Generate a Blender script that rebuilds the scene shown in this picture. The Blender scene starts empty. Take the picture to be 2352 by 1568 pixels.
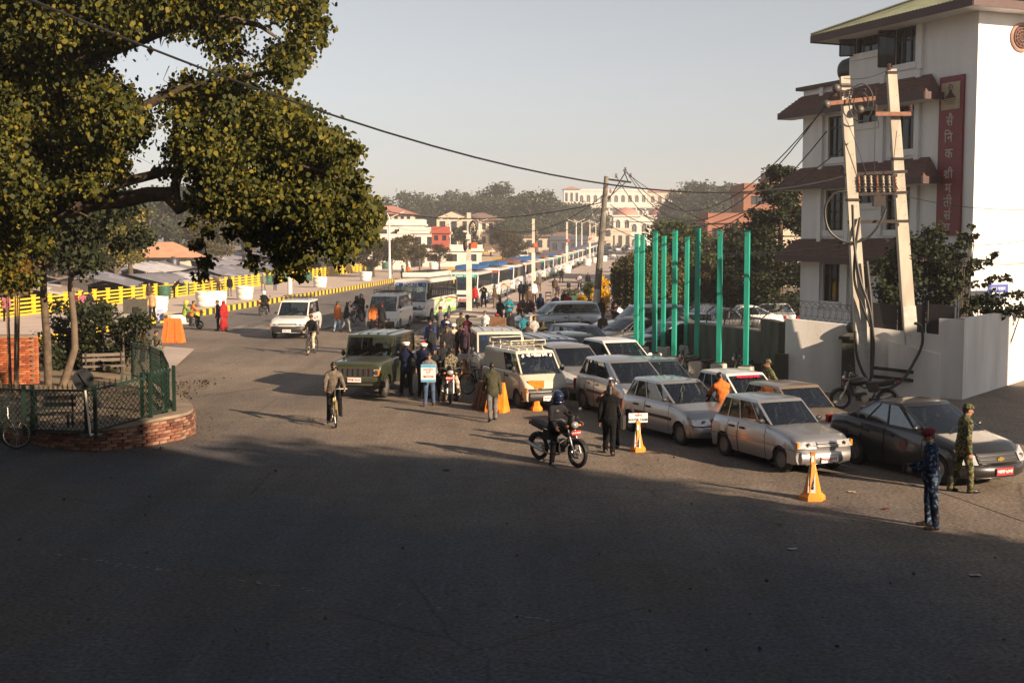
import bpy, math, random
import numpy as np
from mathutils import Vector, Matrix
sc = bpy.context.scene
random.seed(7); RNG = np.random.default_rng(11)
COL = sc.collection
PI = math.pi; R = math.radians
# ---------------------------------------------------------------- camera, sky, sun, exposure
CAMH, FPX = 4.8, 2900.0          # eye height (m) and focal length in px of a 2352 px wide picture
PITCH = math.atan((784-550)/FPX)
cam = bpy.data.cameras.new('camera'); camo = bpy.data.objects.new('camera', cam); COL.objects.link(camo)
camo.location = (0, 0, CAMH); camo.rotation_euler = (PI/2-PITCH, 0, 0)
cam.sensor_width = 36.0; cam.lens = FPX/2352*36.0; cam.clip_start = 0.3; cam.clip_end = 6000
sc.camera = camo
SUN_EL, SUN_AZ = R(20.0), math.atan2(-0.66, 0.75)      # azimuth of the sun as an angle from +X
sdir = Vector((math.cos(SUN_AZ)*math.cos(SUN_EL), math.sin(SUN_AZ)*math.cos(SUN_EL), math.sin(SUN_EL)))
W = bpy.data.worlds.new('World'); sc.world = W; W.use_nodes = True
wn = W.node_tree; bg = wn.nodes['Background']
sky = wn.nodes.new('ShaderNodeTexSky'); sky.sky_type = 'NISHITA'; sky.sun_disc = False
sky.sun_elevation = SUN_EL; sky.sun_rotation = PI/2 - SUN_AZ
sky.air_density = 1.0; sky.dust_density = 1.6; sky.ozone_density = 1.0; sky.altitude = 1300
hs = wn.nodes.new('ShaderNodeHueSaturation'); hs.inputs['Saturation'].default_value = 0.34
wn.links.new(sky.outputs[0], hs.inputs['Color']); wn.links.new(hs.outputs[0], bg.inputs[0])
bg.inputs[1].default_value = 0.050
sl = bpy.data.lights.new('sun', 'SUN'); sl.energy = 5.0; sl.angle = R(0.6); sl.color = (1.0, 0.75, 0.52)
slo = bpy.data.objects.new('sun', sl); COL.objects.link(slo); slo.rotation_euler = sdir.to_track_quat('Z', 'Y').to_euler()
vs = sc.view_settings; vs.view_transform = 'Standard'; vs.look = 'None'; vs.exposure = 1.28; vs.gamma = 1.0
vs.use_curve_mapping = False
cy = sc.cycles; cy.max_bounces = 6; cy.diffuse_bounces = 3; cy.glossy_bounces = 2; cy.transmission_bounces = 4
cy.transparent_max_bounces = 10; cy.volume_bounces = 0; cy.use_denoising = True
cy.sample_clamp_indirect = 4.0; cy.caustics_reflective = False; cy.caustics_refractive = False
# ---------------------------------------------------------------- helpers
def gz(D):                        # the far road climbs gently
    return min(max(0.0, D-160), 330)*0.0088
def G(u, v, z=0.0):               # ground point seen at (u,v) of the 2352x1568 picture, on level z (plus the climb)
    c, s = math.cos(PITCH), math.sin(PITCH)
    dx = u-1176; dy = FPX*c-(v-784)*s; dz = -(FPX*s+(v-784)*c)
    t = (z-CAMH)/dz; D = dy*t
    for _ in range(12):
        t = (z+gz(D)-CAMH)/dz; D = 0.5*D+0.5*dy*t
    return (dx*D/dy, D)
def AT(u, v, D):                  # point at distance D seen at (u,v)
    c, s = math.cos(PITCH), math.sin(PITCH)
    dx = u-1176; dy = FPX*c-(v-784)*s; dz = -(FPX*s+(v-784)*c)
    t = D/dy
    return Vector((dx*t, D, CAMH+dz*t))
def HEAD(u, vh, h=1.66, z=0.0):   # ground point of somebody h tall whose head top shows at (u,vh)
    p = G(u, vh, h+z); return p
_mats = {}
def M(name, col=(.5,.5,.5), rough=.7, metal=0.0, var=.12, scale=6.0, bump=0.0, col2=None, spec=None, coat=0.0, coord='Object', bscale=None, stretch=None, detail=4.0):
    if name in _mats: return _mats[name]
    m = bpy.data.materials.new(name); m.use_nodes = True; nt = m.node_tree; b = nt.nodes['Principled BSDF']
    b.inputs['Roughness'].default_value = rough; b.inputs['Metallic'].default_value = metal
    if spec is not None: b.inputs['Specular IOR Level'].default_value = spec
    if coat: b.inputs['Coat Weight'].default_value = coat; b.inputs['Coat Roughness'].default_value = .08
    col = tuple(col)
    if var > 0 or col2 is not None or bump:
        tc = nt.nodes.new('ShaderNodeTexCoord'); n = nt.nodes.new('ShaderNodeTexNoise')
        n.inputs['Scale'].default_value = scale; n.inputs['Detail'].default_value = detail
        src = tc.outputs[coord]
        if stretch:
            mp = nt.nodes.new('ShaderNodeMapping'); mp.inputs['Scale'].default_value = stretch
            nt.links.new(src, mp.inputs[0]); src = mp.outputs[0]
        nt.links.new(src, n.inputs['Vector'])
        r = nt.nodes.new('ShaderNodeValToRGB'); r.color_ramp.elements[0].position = .32; r.color_ramp.elements[1].position = .68
        if col2 is None:
            c1 = tuple(c*(1-var) for c in col); c2 = tuple(min(1, c*(1+var)) for c in col)
        else: c1, c2 = col, tuple(col2)
        r.color_ramp.elements[0].color = c1+(1,); r.color_ramp.elements[1].color = c2+(1,)
        nt.links.new(n.outputs['Fac'], r.inputs[0]); nt.links.new(r.outputs[0], b.inputs['Base Color'])
        if bump:
            n2 = nt.nodes.new('ShaderNodeTexNoise'); n2.inputs['Scale'].default_value = bscale or scale*4; n2.inputs['Detail'].default_value = 5
            nt.links.new(src, n2.inputs['Vector'])
            bp = nt.nodes.new('ShaderNodeBump'); bp.inputs['Strength'].default_value = bump; bp.inputs['Distance'].default_value = .02
            nt.links.new(n2.outputs['Fac'], bp.inputs['Height']); nt.links.new(bp.outputs[0], b.inputs['Normal'])
    else: b.inputs['Base Color'].default_value = col+(1,)
    _mats[name] = m; return m
def glassmat(name, tint, gloss=.5):
    if name in _mats: return _mats[name]
    m = bpy.data.materials.new(name); m.use_nodes = True; nt = m.node_tree; nt.nodes.clear()
    o = nt.nodes.new('ShaderNodeOutputMaterial'); mx = nt.nodes.new('ShaderNodeMixShader'); t = nt.nodes.new('ShaderNodeBsdfTransparent')
    g = nt.nodes.new('ShaderNodeBsdfGlossy'); f = nt.nodes.new('ShaderNodeLayerWeight'); f.inputs[0].default_value = gloss
    t.inputs[0].default_value = tuple(tint)+(1,); g.inputs['Roughness'].default_value = .04
    g.inputs['Color'].default_value = (.8,.85,.9,1)
    nt.links.new(f.outputs['Fresnel'], mx.inputs[0]); nt.links.new(t.outputs[0], mx.inputs[1]); nt.links.new(g.outputs[0], mx.inputs[2])
    nt.links.new(mx.outputs[0], o.inputs[0]); _mats[name] = m; return m
def V3(p): return np.array(p, float)
class MB:
    def __init__(s): s.v = []; s.f = []; s.m = []
    def add(s, vs_, fs, m=0):
        o = len(s.v); s.v += [tuple(float(c) for c in p) for p in vs_]
        for f in fs: s.f.append(tuple(i+o for i in f)); s.m.append(m)
        return s
    def quad(s, a, b, c, d, m=0): return s.add([a,b,c,d], [(0,1,2,3)], m)
    def box(s, c, size, m=0, rot=None, taper=1.0):
        hx, hy, hz = size[0]/2, size[1]/2, size[2]/2
        P = [(x*hx*(taper if z>0 else 1), y*hy*(taper if z>0 else 1), z*hz) for z in (-1,1) for y in (-1,1) for x in (-1,1)]
        if rot is not None:
            if not isinstance(rot, Matrix): rot = Matrix.Rotation(rot, 3, 'Z')
            P = [tuple(rot @ Vector(p)) for p in P]
        P = [(p[0]+c[0], p[1]+c[1], p[2]+c[2]) for p in P]
        return s.add(P, [(0,2,3,1),(4,5,7,6),(0,1,5,4),(2,6,7,3),(0,4,6,2),(1,3,7,5)], m)
    def bar(s, a, b, w, h=None, m=0, up=(0,0,1), w2=None, h2=None):
        a = Vector(a); b = Vector(b); d = (b-a)
        if d.length < 1e-6: return s
        d.normalize(); h = w if h is None else h
        up = Vector(up)
        if abs(d.dot(up)) > .98: up = Vector((1,0,0)) if abs(d.x) < .9 else Vector((0,1,0))
        x = d.cross(up).normalized(); y = x.cross(d).normalized()
        w2 = w if w2 is None else w2; h2 = h if h2 is None else h2
        P = []
        for c, ww, hh in ((a,w,h),(b,w2,h2)):
            for sx, sy in ((-1,-1),(1,-1),(1,1),(-1,1)): P.append(c+x*(sx*ww/2)+y*(sy*hh/2))
        return s.add(P, [(3,2,1,0),(4,5,6,7),(0,1,5,4),(1,2,6,5),(2,3,7,6),(3,0,4,7)], m)
    def tube(s, pts, r, n=8, m=0, cap=True):
        pts = [Vector(p) for p in pts]; k = len(pts)
        rs = [r]*k if not hasattr(r, '__len__') else r
        ref = None; rings = []
        for i, p in enumerate(pts):
            d = (pts[min(i+1,k-1)]-pts[max(i-1,0)]);
            if d.length < 1e-9: d = Vector((0,0,1))
            d.normalize()
            if ref is None:
                ref = Vector((0,0,1)) if abs(d.z) < .9 else Vector((1,0,0))
            x = d.cross(ref)
            if x.length < 1e-4: x = d.orthogonal()
            x.normalize(); y = x.cross(d).normalized(); ref = y
            rings.append([p+x*(math.cos(2*PI*j/n)*rs[i])+y*(math.sin(2*PI*j/n)*rs[i]) for j in range(n)])
        vs_ = [q for rg in rings for q in rg]; fs = []
        for i in range(k-1):
            for j in range(n):
                j2 = (j+1) % n; fs.append((i*n+j, (i+1)*n+j, (i+1)*n+j2, i*n+j2))
        if cap: fs.append(tuple(range(n))); fs.append(tuple(reversed(range((k-1)*n, k*n))))
        return s.add(vs_, fs, m)
    def lathe(s, prof, n=16, c=(0,0,0), m=0, axis='z', rot=None):
        vs_ = []; fs = []; k = len(prof)
        for r_, z in prof:
            for j in range(n):
                a = 2*PI*j/n; p = (r_*math.cos(a), r_*math.sin(a), z)
                if axis == 'y': p = (p[0], p[2], p[1])
                elif axis == 'x': p = (p[2], p[0], p[1])
                if rot is not None: p = tuple(rot @ Vector(p))
                vs_.append((p[0]+c[0], p[1]+c[1], p[2]+c[2]))
        for i in range(k-1):
            for j in range(n):
                j2 = (j+1) % n
                q = (i*n+j, i*n+j2, (i+1)*n+j2, (i+1)*n+j)
                fs.append(q if axis != 'y' else q[::-1])
        a = tuple(reversed(range(n))); b = tuple(range((k-1)*n, k*n))
        if prof[0][0] > 1e-6: fs.append(a if axis != 'y' else a[::-1])
        if prof[-1][0] > 1e-6: fs.append(b if axis != 'y' else b[::-1])
        return s.add(vs_, fs, m)
    def ell(s, c, r_, n=12, k=8, m=0, rot=None):
        prof = [(math.sin(PI*i/k), -math.cos(PI*i/k)) for i in range(k+1)]
        vs_ = []; fs = []
        for a_, z in prof:
            for j in range(n):
                a = 2*PI*j/n; p = Vector((a_*math.cos(a)*r_[0], a_*math.sin(a)*r_[1], z*r_[2]))
                if rot is not None: p = rot @ p
                vs_.append((p[0]+c[0], p[1]+c[1], p[2]+c[2]))
        for i in range(k):
            for j in range(n):
                j2 = (j+1) % n; fs.append((i*n+j, i*n+j2, (i+1)*n+j2, (i+1)*n+j))
        return s.add(vs_, fs, m)
    def prism(s, poly, z0, z1, m=0, f=None):   # poly of (x,y), extruded in z; f maps points
        n = len(poly); P = [(x,y,z0) for x,y in poly]+[(x,y,z1) for x,y in poly]
        if f: P = [f(p) for p in P]
        fs = [tuple(reversed(range(n))), tuple(range(n,2*n))]+[(i,(i+1)%n,(i+1)%n+n,i+n) for i in range(n)]
        return s.add(P, fs, m)
    def grid(s, rows, m=0, close=False):
        a = len(rows); b = len(rows[0]); vs_ = [p for r_ in rows for p in r_]; fs = []
        for i in range(a-1):
            for j in range(b-(0 if close else 1)):
                j2 = (j+1) % b; fs.append((i*b+j, i*b+j2, (i+1)*b+j2, (i+1)*b+j))
        return s.add(vs_, fs, m)
    def mesh(s, name, mats, smooth=False, ang=35):
        if smooth:          # weld equal points so that the shading runs across faces
            d = {}; mp = []; nv = []
            for p in s.v:
                k = (round(p[0], 4), round(p[1], 4), round(p[2], 4))
                if k not in d: d[k] = len(nv); nv.append(p)
                mp.append(d[k])
            nf = []; nm = []
            for f, m_ in zip(s.f, s.m):
                g = []
                for i in f:
                    j = mp[i]
                    if j not in g: g.append(j)
                if len(g) > 2: nf.append(tuple(g)); nm.append(m_)
            s.v, s.f, s.m = nv, nf, nm
        me = bpy.data.meshes.new(name); me.from_pydata(s.v, [], s.f)
        for q in (mats if isinstance(mats, (list,tuple)) else [mats]): me.materials.append(q)
        if any(s.m): me.polygons.foreach_set('material_index', s.m)
        if smooth:
            me.polygons.foreach_set('use_smooth', [True]*len(s.f))
            try: me.set_sharp_from_angle(angle=R(ang))
            except Exception: pass
        me.update(); return me
    def build(s, name, mats, parent=None, smooth=False, ang=35, **k):
        return mko(name, s.mesh(name, mats, smooth, ang), parent, **k)
def mko(name, me, parent=None, loc=None, rz=None, label=None, cat=None, group=None, kind=None):
    o = bpy.data.objects.new(name, me); COL.objects.link(o)
    if parent is not None: o.parent = parent
    if loc is not None: o.location = loc if len(loc) == 3 else (loc[0], loc[1], 0)
    if rz is not None: o.rotation_euler = (0,0,rz)
    tag(o, label, cat, group, kind); return o
def tag(o, label=None, cat=None, group=None, kind=None):
    if label: o['label'] = label
    if cat: o['category'] = cat
    if group: o['group'] = group
    if kind: o['kind'] = kind
    return o
def thing(name, label, cat, loc=(0,0,0), rz=0, group=None): return mko(name, None, None, loc, rz, label, cat, group)
def copy_tree(o, parent=None, loc=None, rz=None, label=None):
    c = o.copy(); COL.objects.link(c)
    if parent is not None: c.parent = parent
    if loc is not None: c.location = loc if len(loc) == 3 else (loc[0], loc[1], 0)
    if rz is not None: c.rotation_euler = (0,0,rz)
    if label: c['label'] = label
    for ch in list(o.children): copy_tree(ch, c)
    return c
def text_mb(body, size, ext=.004, bold=0.0):
    cu = bpy.data.curves.new('t', 'FONT'); cu.body = body; cu.size = size; cu.extrude = ext; cu.resolution_u = 2; cu.offset = bold
    cu.align_x = 'CENTER'; cu.align_y = 'CENTER'
    ob = bpy.data.objects.new('t', cu); COL.objects.link(ob)
    dg = bpy.context.evaluated_depsgraph_get(); me = bpy.data.meshes.new_from_object(ob.evaluated_get(dg))
    vs_ = [tuple(v.co) for v in me.vertices]; fs = [tuple(p.vertices) for p in me.polygons]
    bpy.data.objects.remove(ob); bpy.data.curves.remove(cu); bpy.data.meshes.remove(me)
    return vs_, fs
_txt = {}
def put_text(mb, body, size, o, ex, ey, m=0, ext=.004, bold=0.0):   # lettering lying in the plane o + x*ex + y*ey
    k = (body, size, ext, bold)
    if k not in _txt: _txt[k] = text_mb(*k)
    vs_, fs = _txt[k]; ex = Vector(ex).normalized(); ey = Vector(ey).normalized(); n = ex.cross(ey); o = Vector(o)
    mb.add([o+ex*p[0]+ey*p[1]+n*(p[2]) for p in vs_], fs, m); return mb
def lerp(a, b, t): return a+(b-a)*t
def pl(xs, ys, x): return float(np.interp(x, xs, ys))
# ---------------------------------------------------------------- people: one continuous surface from a distance field
def _rcone(P, a, b, ra, rb, fl=None):
    """distance to a round cone; fl = (axis, factor) squeezes space along an axis through a"""
    a = V3(a); b = V3(b)
    if fl is not None:
        ax, k = fl; ax = V3(ax); ax = ax/np.linalg.norm(ax)
        P = P + ((P-a)@ax)[..., None]*ax*(1/k-1); b = b + ((b-a)@ax)*ax*(1/k-1)
    ba = b-a; l2 = max(ba@ba, 1e-9); t = np.clip(((P-a)@ba)/l2, 0, 1)
    q = P-(a+t[..., None]*ba)
    d = np.sqrt((q*q).sum(-1))-(ra+(rb-ra)*t)
    return d*(fl[1]**.5 if fl is not None else 1)
TAGS = ['skin','hair','top','bottom','shoes','accent','dark']
def fdir(f, b, s): return V3((math.sin(f)*math.cos(b), s*math.sin(b), -math.cos(f)*math.cos(b)))
def body_prims(pose, style, fine):
    """pose: lean, head (pitch,yaw), arms R/L (f1,b1,f2,b2), legs R/L (f1,b1,f2,b2,foot), hip height or None; degrees"""
    pr = []   # (tag, a, b, ra, rb, flatten, blend)
    g = lambda k, d: pose.get(k, d)
    lean = R(g('lean', 3)); up = V3((math.sin(lean), R(g('side',0)), math.cos(lean))); up /= np.linalg.norm(up)
    fw = V3((math.cos(lean), 0, -math.sin(lean)))
    legs = {-1: g('rleg', (3,3,0,2,0)), 1: g('lleg', (3,3,0,2,0))}
    arms = {-1: g('rarm', (2,8,12,4)), 1: g('larm', (2,8,12,4))}
    hipz = g('hip', None); slim = style.get('slim', 1.0); low = 0
    ank = {}
    for s, L in legs.items():
        h = V3((0, s*.085, 0)); k = h+.415*fdir(R(L[0]), R(L[1]), s); a = k+.40*fdir(R(L[2]), R(L[3]), s); ank[s] = (h, k, a); low = min(low, a[2])
    hz = hipz if hipz is not None else -low+.075
    O = V3((0,0,hz)); bulk = {'tee': 0, 'shirt': .006, 'jacket': .020, 'puffer': .032, 'shawl': .03}[style.get('top','jacket')]*slim
    tr = style.get('tr', .012)
    bt = 'bottom'
    for s, L in legs.items():
        h, k, a = [O+q for q in ank[s]]
        pr.append((bt, h, k, .088+tr*.5, .058+tr, None, .03)); pr.append((bt, k, a+V3((0,0,.0)), .058+tr, .042+tr*1.3, None, .02))
        fp = R(L[4] if len(L) > 4 else 0); fd = V3((math.cos(fp), s*.12, math.sin(fp))); heel = a+V3((-.03,0,-.035))
        fdn = V3((math.sin(fp), 0, -math.cos(fp)))*.0
        pr.append(('shoes', heel+fd*.0, heel+fd*.10, .042, .040, None, .02)); pr.append(('shoes', heel+fd*.10+V3((0,0,-.004)), heel+fd*.205+V3((0,0,-.008)), .038, .030, None, .02))
        if style.get('boots'): pr.append(('shoes', a+V3((0,0,-.02)), a+V3((0,0,.16)), .052, .056, None, .01))
    pel = O+V3((0,0,.03)); sh = O+up*.47; nk = O+up*.53
    flx = (fw, .68)
    pr.append((bt, pel+V3((0,-.055,0)), pel+V3((0,.055,0)), .105+tr*.3, .105+tr*.3, flx, .04))
    w = .155+bulk
    hz_ = .0 if style.get('top') in ('jacket','puffer') else .06
    hz_ += style.get('hem', 0)
    pr.append(('top', O+up*(hz_-.015), O+up*.22, w*1.02+.012, w*.86, (fw,.80), .02))
    pr.append(('top', O+up*.22, O+up*.40, w*.88, w*1.0, (fw,.68), .05))
    pr.append(('top', sh+V3((0,-.10,-.045)), sh+V3((0,.10,-.045)), .075+bulk*.6, .075+bulk*.6, None, .05))
    pr.append(('top', sh+V3((0,0,-.03)), nk+V3((0,0,.005)), .085+bulk*.5, .055+bulk*.6, None, .03))
    if style.get('collar'): pr.append(('top', nk, nk+up*.035, .072, .074, None, .01))
    if style.get('vest'): pr.append(('accent', O+up*.10, O+up*.40, w*.95+.012, w+.014, (fw,.70), .01))
    if style.get('stripe'):
        pr.append(('accent', O+up*.30+V3((0,-.10,0)), O+up*.30+V3((0,.10,0)), .030, .030, None, .0))
    if style.get('skirt'):
        pr.append((bt, O+V3((0,0,.02)), O+V3((0,0,-.62*style['skirt'])), .15, .15+.10*style['skirt'], (V3((1,0,0)),.8), .03))
    if style.get('top') == 'shawl':
        pr.append(('top', O+up*.05, O+up*.46, .23, .17, (fw,.75), .05))
    hands = {}
    for s, A in arms.items():
        S = sh+V3((0, s*.165*slim, -.035)); E = S+.27*fdir(R(A[0]), R(A[1]), s); Wr = E+.235*fdir(R(A[2]), R(A[3]), s)
        pr.append(('top', S, E, .052+bulk*.7, .043+bulk*.7, None, .03)); pr.append(('top', E, Wr, .043+bulk*.7, .032+bulk*.8, None, .02))
        sk = 'skin' if not style.get('gloves') else 'dark'
        d = Wr-E; d /= np.linalg.norm(d)
        pr.append((sk, Wr, Wr+d*.03, .026, .028, None, .012))
        # palm and fingers, lightly curled
        side = np.cross(d, V3((0,s,0)));
        if np.linalg.norm(side) < .2: side = V3((1,0,0))
        side /= np.linalg.norm(side); pn = np.cross(d, side)*(1); pn /= np.linalg.norm(pn)
        if pn[1]*s > 0: pn = -pn
        Pm = Wr+d*.035; Pe = Wr+d*.095
        pr.append((sk, Pm, Pe, .030, .032, (pn,.48), .012))
        hands[s] = (Wr, Pe, d, pn)
        for i, (off, ln) in enumerate(((-.027,.066),(-.009,.075),(.009,.070),(.026,.055))):
            b0 = Pe+side*off; b1 = b0+d*ln*.5+pn*.006; b2 = b1+(d*.55+pn*.84)*ln*.5
            pr.append((sk, b0, b1, .0105, .0100, None, .004)); pr.append((sk, b1, b2, .0098, .0088, None, .002))
        tb = Wr+d*.045-side*.028*(1)+pn*.006; t1 = tb-side*.022+d*.025+pn*.012; t2 = t1+d*.028+pn*.008
        pr.append((sk, tb, t1, .0125, .0115, None, .006)); pr.append((sk, t1, t2, .0110, .0092, None, .003))
    hp, hy = g('head', (0,0)); hp = R(hp)+lean*.6; hy = R(hy)
    hf = V3((math.cos(hp)*math.cos(hy), math.cos(hp)*math.sin(hy), -math.sin(hp))); hl = V3((-math.sin(hy), math.cos(hy), 0)); hu = np.cross(hf, hl)
    C = nk+up*.055+hu*.095+hf*.015
    pr.append(('skin', nk-up*.01, C-hu*.05-hf*.01, .052, .050, None, .02))
    pr.append(('skin', C-hf*.012+hu*.012, C+hf*.012+hu*.006, .080, .074, (hl,.86), .02))
    pr.append(('skin', C+hf*.022-hu*.028, C+hf*.040-hu*.075, .062, .036, (hl,.85), .025))
    pr.append(('skin', C+hf*.082-hu*.004, C+hf*.100-hu*.034, .009, .014, None, .008))
    pr.append(('skin', C+hf*.074-hu*.060+hl*-.012, C+hf*.074-hu*.060+hl*.012, .012, .012, None, .006))
    for q in (-1,1):
        pr.append(('skin', C+hl*q*.068-hu*.008, C+hl*q*.074-hu*.034-hf*.004, .014, .010, (hl,.6), .004))
        pr.append(('dark', C+hf*.074+hl*q*.028+hu*.004, C+hf*.075+hl*q*.034+hu*.004, .0105, .0100, None, 0))
        pr.append(('hair', C+hf*.080+hl*q*.018+hu*.022, C+hf*.074+hl*q*.042+hu*.022, .007, .006, None, 0))
    hr = style.get('hairlen', 0)
    if not style.get('bald'):
        pr.append(('hair', C-hf*.020+hu*.022, C+hf*.016+hu*.042, .088, .072, (hl,.88), .01))
        pr.append(('hair', C-hf*.040-hu*.0, C-hf*.050-hu*.045, .062, .040, None, .02))
        if hr > 0:
            pr.append(('hair', C-hf*.045, C-hf*.075-hu*.12*hr-hu*.06, .07, .055, (hl,1.0), .02))
    if style.get('hood'): pr.append(('top', C-hf*.025+hu*.012, C-hf*.04-hu*.10, .104, .09, None, .02))
    if style.get('mask'): pr.append(('dark', C+hf*.045-hu*.03, C+hf*.050-hu*.075, .058, .044, (hl,.95), 0))
    if style.get('pack'): pr.append(('accent', O+up*.16-fw*.17, O+up*.40-fw*.17, .11, .11, (fw,.7), .01))
    return pr, dict(C=C, hf=hf, hl=hl, hu=hu, hands=hands, sh=sh, O=O, up=up, fw=fw)
def surface_nets(F, T, org, h):
    s = F < 0; nx, ny, nz = F.shape
    c = np.zeros((nx-1,ny-1,nz-1), np.int8)
    for i in (0,1):
        for j in (0,1):
            for k in (0,1): c += s[i:nx-1+i, j:ny-1+j, k:nz-1+k]
    act = (c > 0) & (c < 8); ids = -np.ones(act.shape, np.int32); idx = np.argwhere(act); ids[act] = np.arange(len(idx))
    acc = np.zeros((len(idx),3)); cnt = np.zeros(len(idx))
    corners = [(i,j,k) for i in (0,1) for j in (0,1) for k in (0,1)]
    I, J, K = idx[:,0], idx[:,1], idx[:,2]
    for a in corners:
        for b in corners:
            if sum(abs(a[q]-b[q]) for q in range(3)) != 1 or a > b: continue
            fa = F[I+a[0], J+a[1], K+a[2]]; fb = F[I+b[0], J+b[1], K+b[2]]; x = (fa < 0) != (fb < 0)
            t = np.where(x, fa/np.where(x, fa-fb, 1), 0)
            for q in range(3): acc[:,q] += np.where(x, a[q]+t*(b[q]-a[q]), 0)
            cnt += x
    V = (idx+acc/cnt[:,None])*h+org
    Q = []
    for ax in range(3):
        sl0 = [slice(1,-1)]*3; sl1 = [slice(1,-1)]*3; sl0[ax] = slice(0,-1); sl1[ax] = slice(1,None)
        a = s[tuple(sl0)]; b = s[tuple(sl1)]; e = np.argwhere(a != b); val = a[a != b]
        off = np.array([1,1,1]); off[ax] = 0; e = e+off
        u, w = [(1,2),(2,0),(0,1)][ax]
        du = np.zeros(3, int); du[u] = 1; dw = np.zeros(3, int); dw[w] = 1
        q = [ids[tuple((e-x).T)] for x in (0, du, du+dw, dw)]
        q = np.stack(q, 1); q[~val] = q[~val][:, ::-1]
        Q.append(q)
    Q = np.concatenate(Q); Q = Q[(Q >= 0).all(1)]
    tg = T[idx[:,0], idx[:,1], idx[:,2]]
    ft = tg[Q[:,0]]
    return V, Q, ft
_bodies = {}
def body_mesh(pose_name, style, vox):
    key = (pose_name, tuple(sorted(style.items())), vox)
    if key in _bodies: return _bodies[key]
    pr, info = body_prims(POSES[pose_name], style, vox < .013)
    A = np.array([p[1] for p in pr]+[p[2] for p in pr]); mn = A.min(0)-.22; mx = A.max(0)+.22; mn[2] = max(mn[2], -.09)
    n = np.ceil((mx-mn)/vox).astype(int)+1
    F = np.full(n, 1.0, np.float32); T = np.zeros(n, np.int8); Bst = np.full(n, 1.0, np.float32)
    gx = [mn[q]+np.arange(n[q])*vox for q in range(3)]
    for tg, a, b, ra, rb, fl, kb in pr:
        a = V3(a); b = V3(b)
        if vox > .014 and max(ra, rb) < .016: ra += .006; rb += .006
        rr = max(ra, rb)+max(kb, vox)+vox*2; lo = np.minimum(a,b)-rr; hi = np.maximum(a,b)+rr
        i0 = np.clip(np.floor((lo-mn)/vox).astype(int), 0, n-1); i1 = np.clip(np.ceil((hi-mn)/vox).astype(int)+1, 1, n)
        sl = tuple(slice(i0[q], i1[q]) for q in range(3))
        P = np.stack(np.meshgrid(*[gx[q][sl[q]] for q in range(3)], indexing='ij'), -1)
        d = _rcone(P, a, b, ra, rb, fl)
        if tg in ('top','bottom','accent'):
            am = .0042 if tg != 'bottom' else .0028
            d = d + am*np.sin(P[...,2]*29+P[...,0]*31+3*np.sin(P[...,1]*17))*np.sin(P[...,1]*37-P[...,2]*19+1.7+2*np.sin(P[...,0]*23))
        f = F[sl]
        t = T[sl]; bs = Bst[sl]
        db = d-(.014 if tg == 'top' else 0); up_ = db < bs; t[up_] = TAGS.index(tg); bs[up_] = db[up_]
        if kb > 0:
            hh = np.clip(.5+.5*(f-d)/kb, 0, 1); F[sl] = f+(d-f)*hh-kb*hh*(1-hh)
        else: F[sl] = np.minimum(f, d)
    F[:, :, 0] = np.maximum(F[:, :, 0], .01) if mn[2] <= -.089 else F[:, :, 0]
    V, Q, ft = surface_nets(F, T, mn, vox)
    me = bpy.data.meshes.new('person'); me.vertices.add(len(V)); me.vertices.foreach_set('co', V.astype(np.float32).ravel())
    me.loops.add(Q.size); me.loops.foreach_set('vertex_index', Q.ravel().astype(np.int32))
    me.polygons.add(len(Q)); me.polygons.foreach_set('loop_start', np.arange(0, Q.size, 4, dtype=np.int32))
    me.polygons.foreach_set('loop_total', np.full(len(Q), 4, np.int32))
    for _ in TAGS: me.materials.append(None)
    me.update(); me.polygons.foreach_set('material_index', ft.astype(np.int32)); me.polygons.foreach_set('use_smooth', np.ones(len(Q), bool))
    me.validate(); me.update(); _bodies[key] = (me, info); return _bodies[key]
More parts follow.
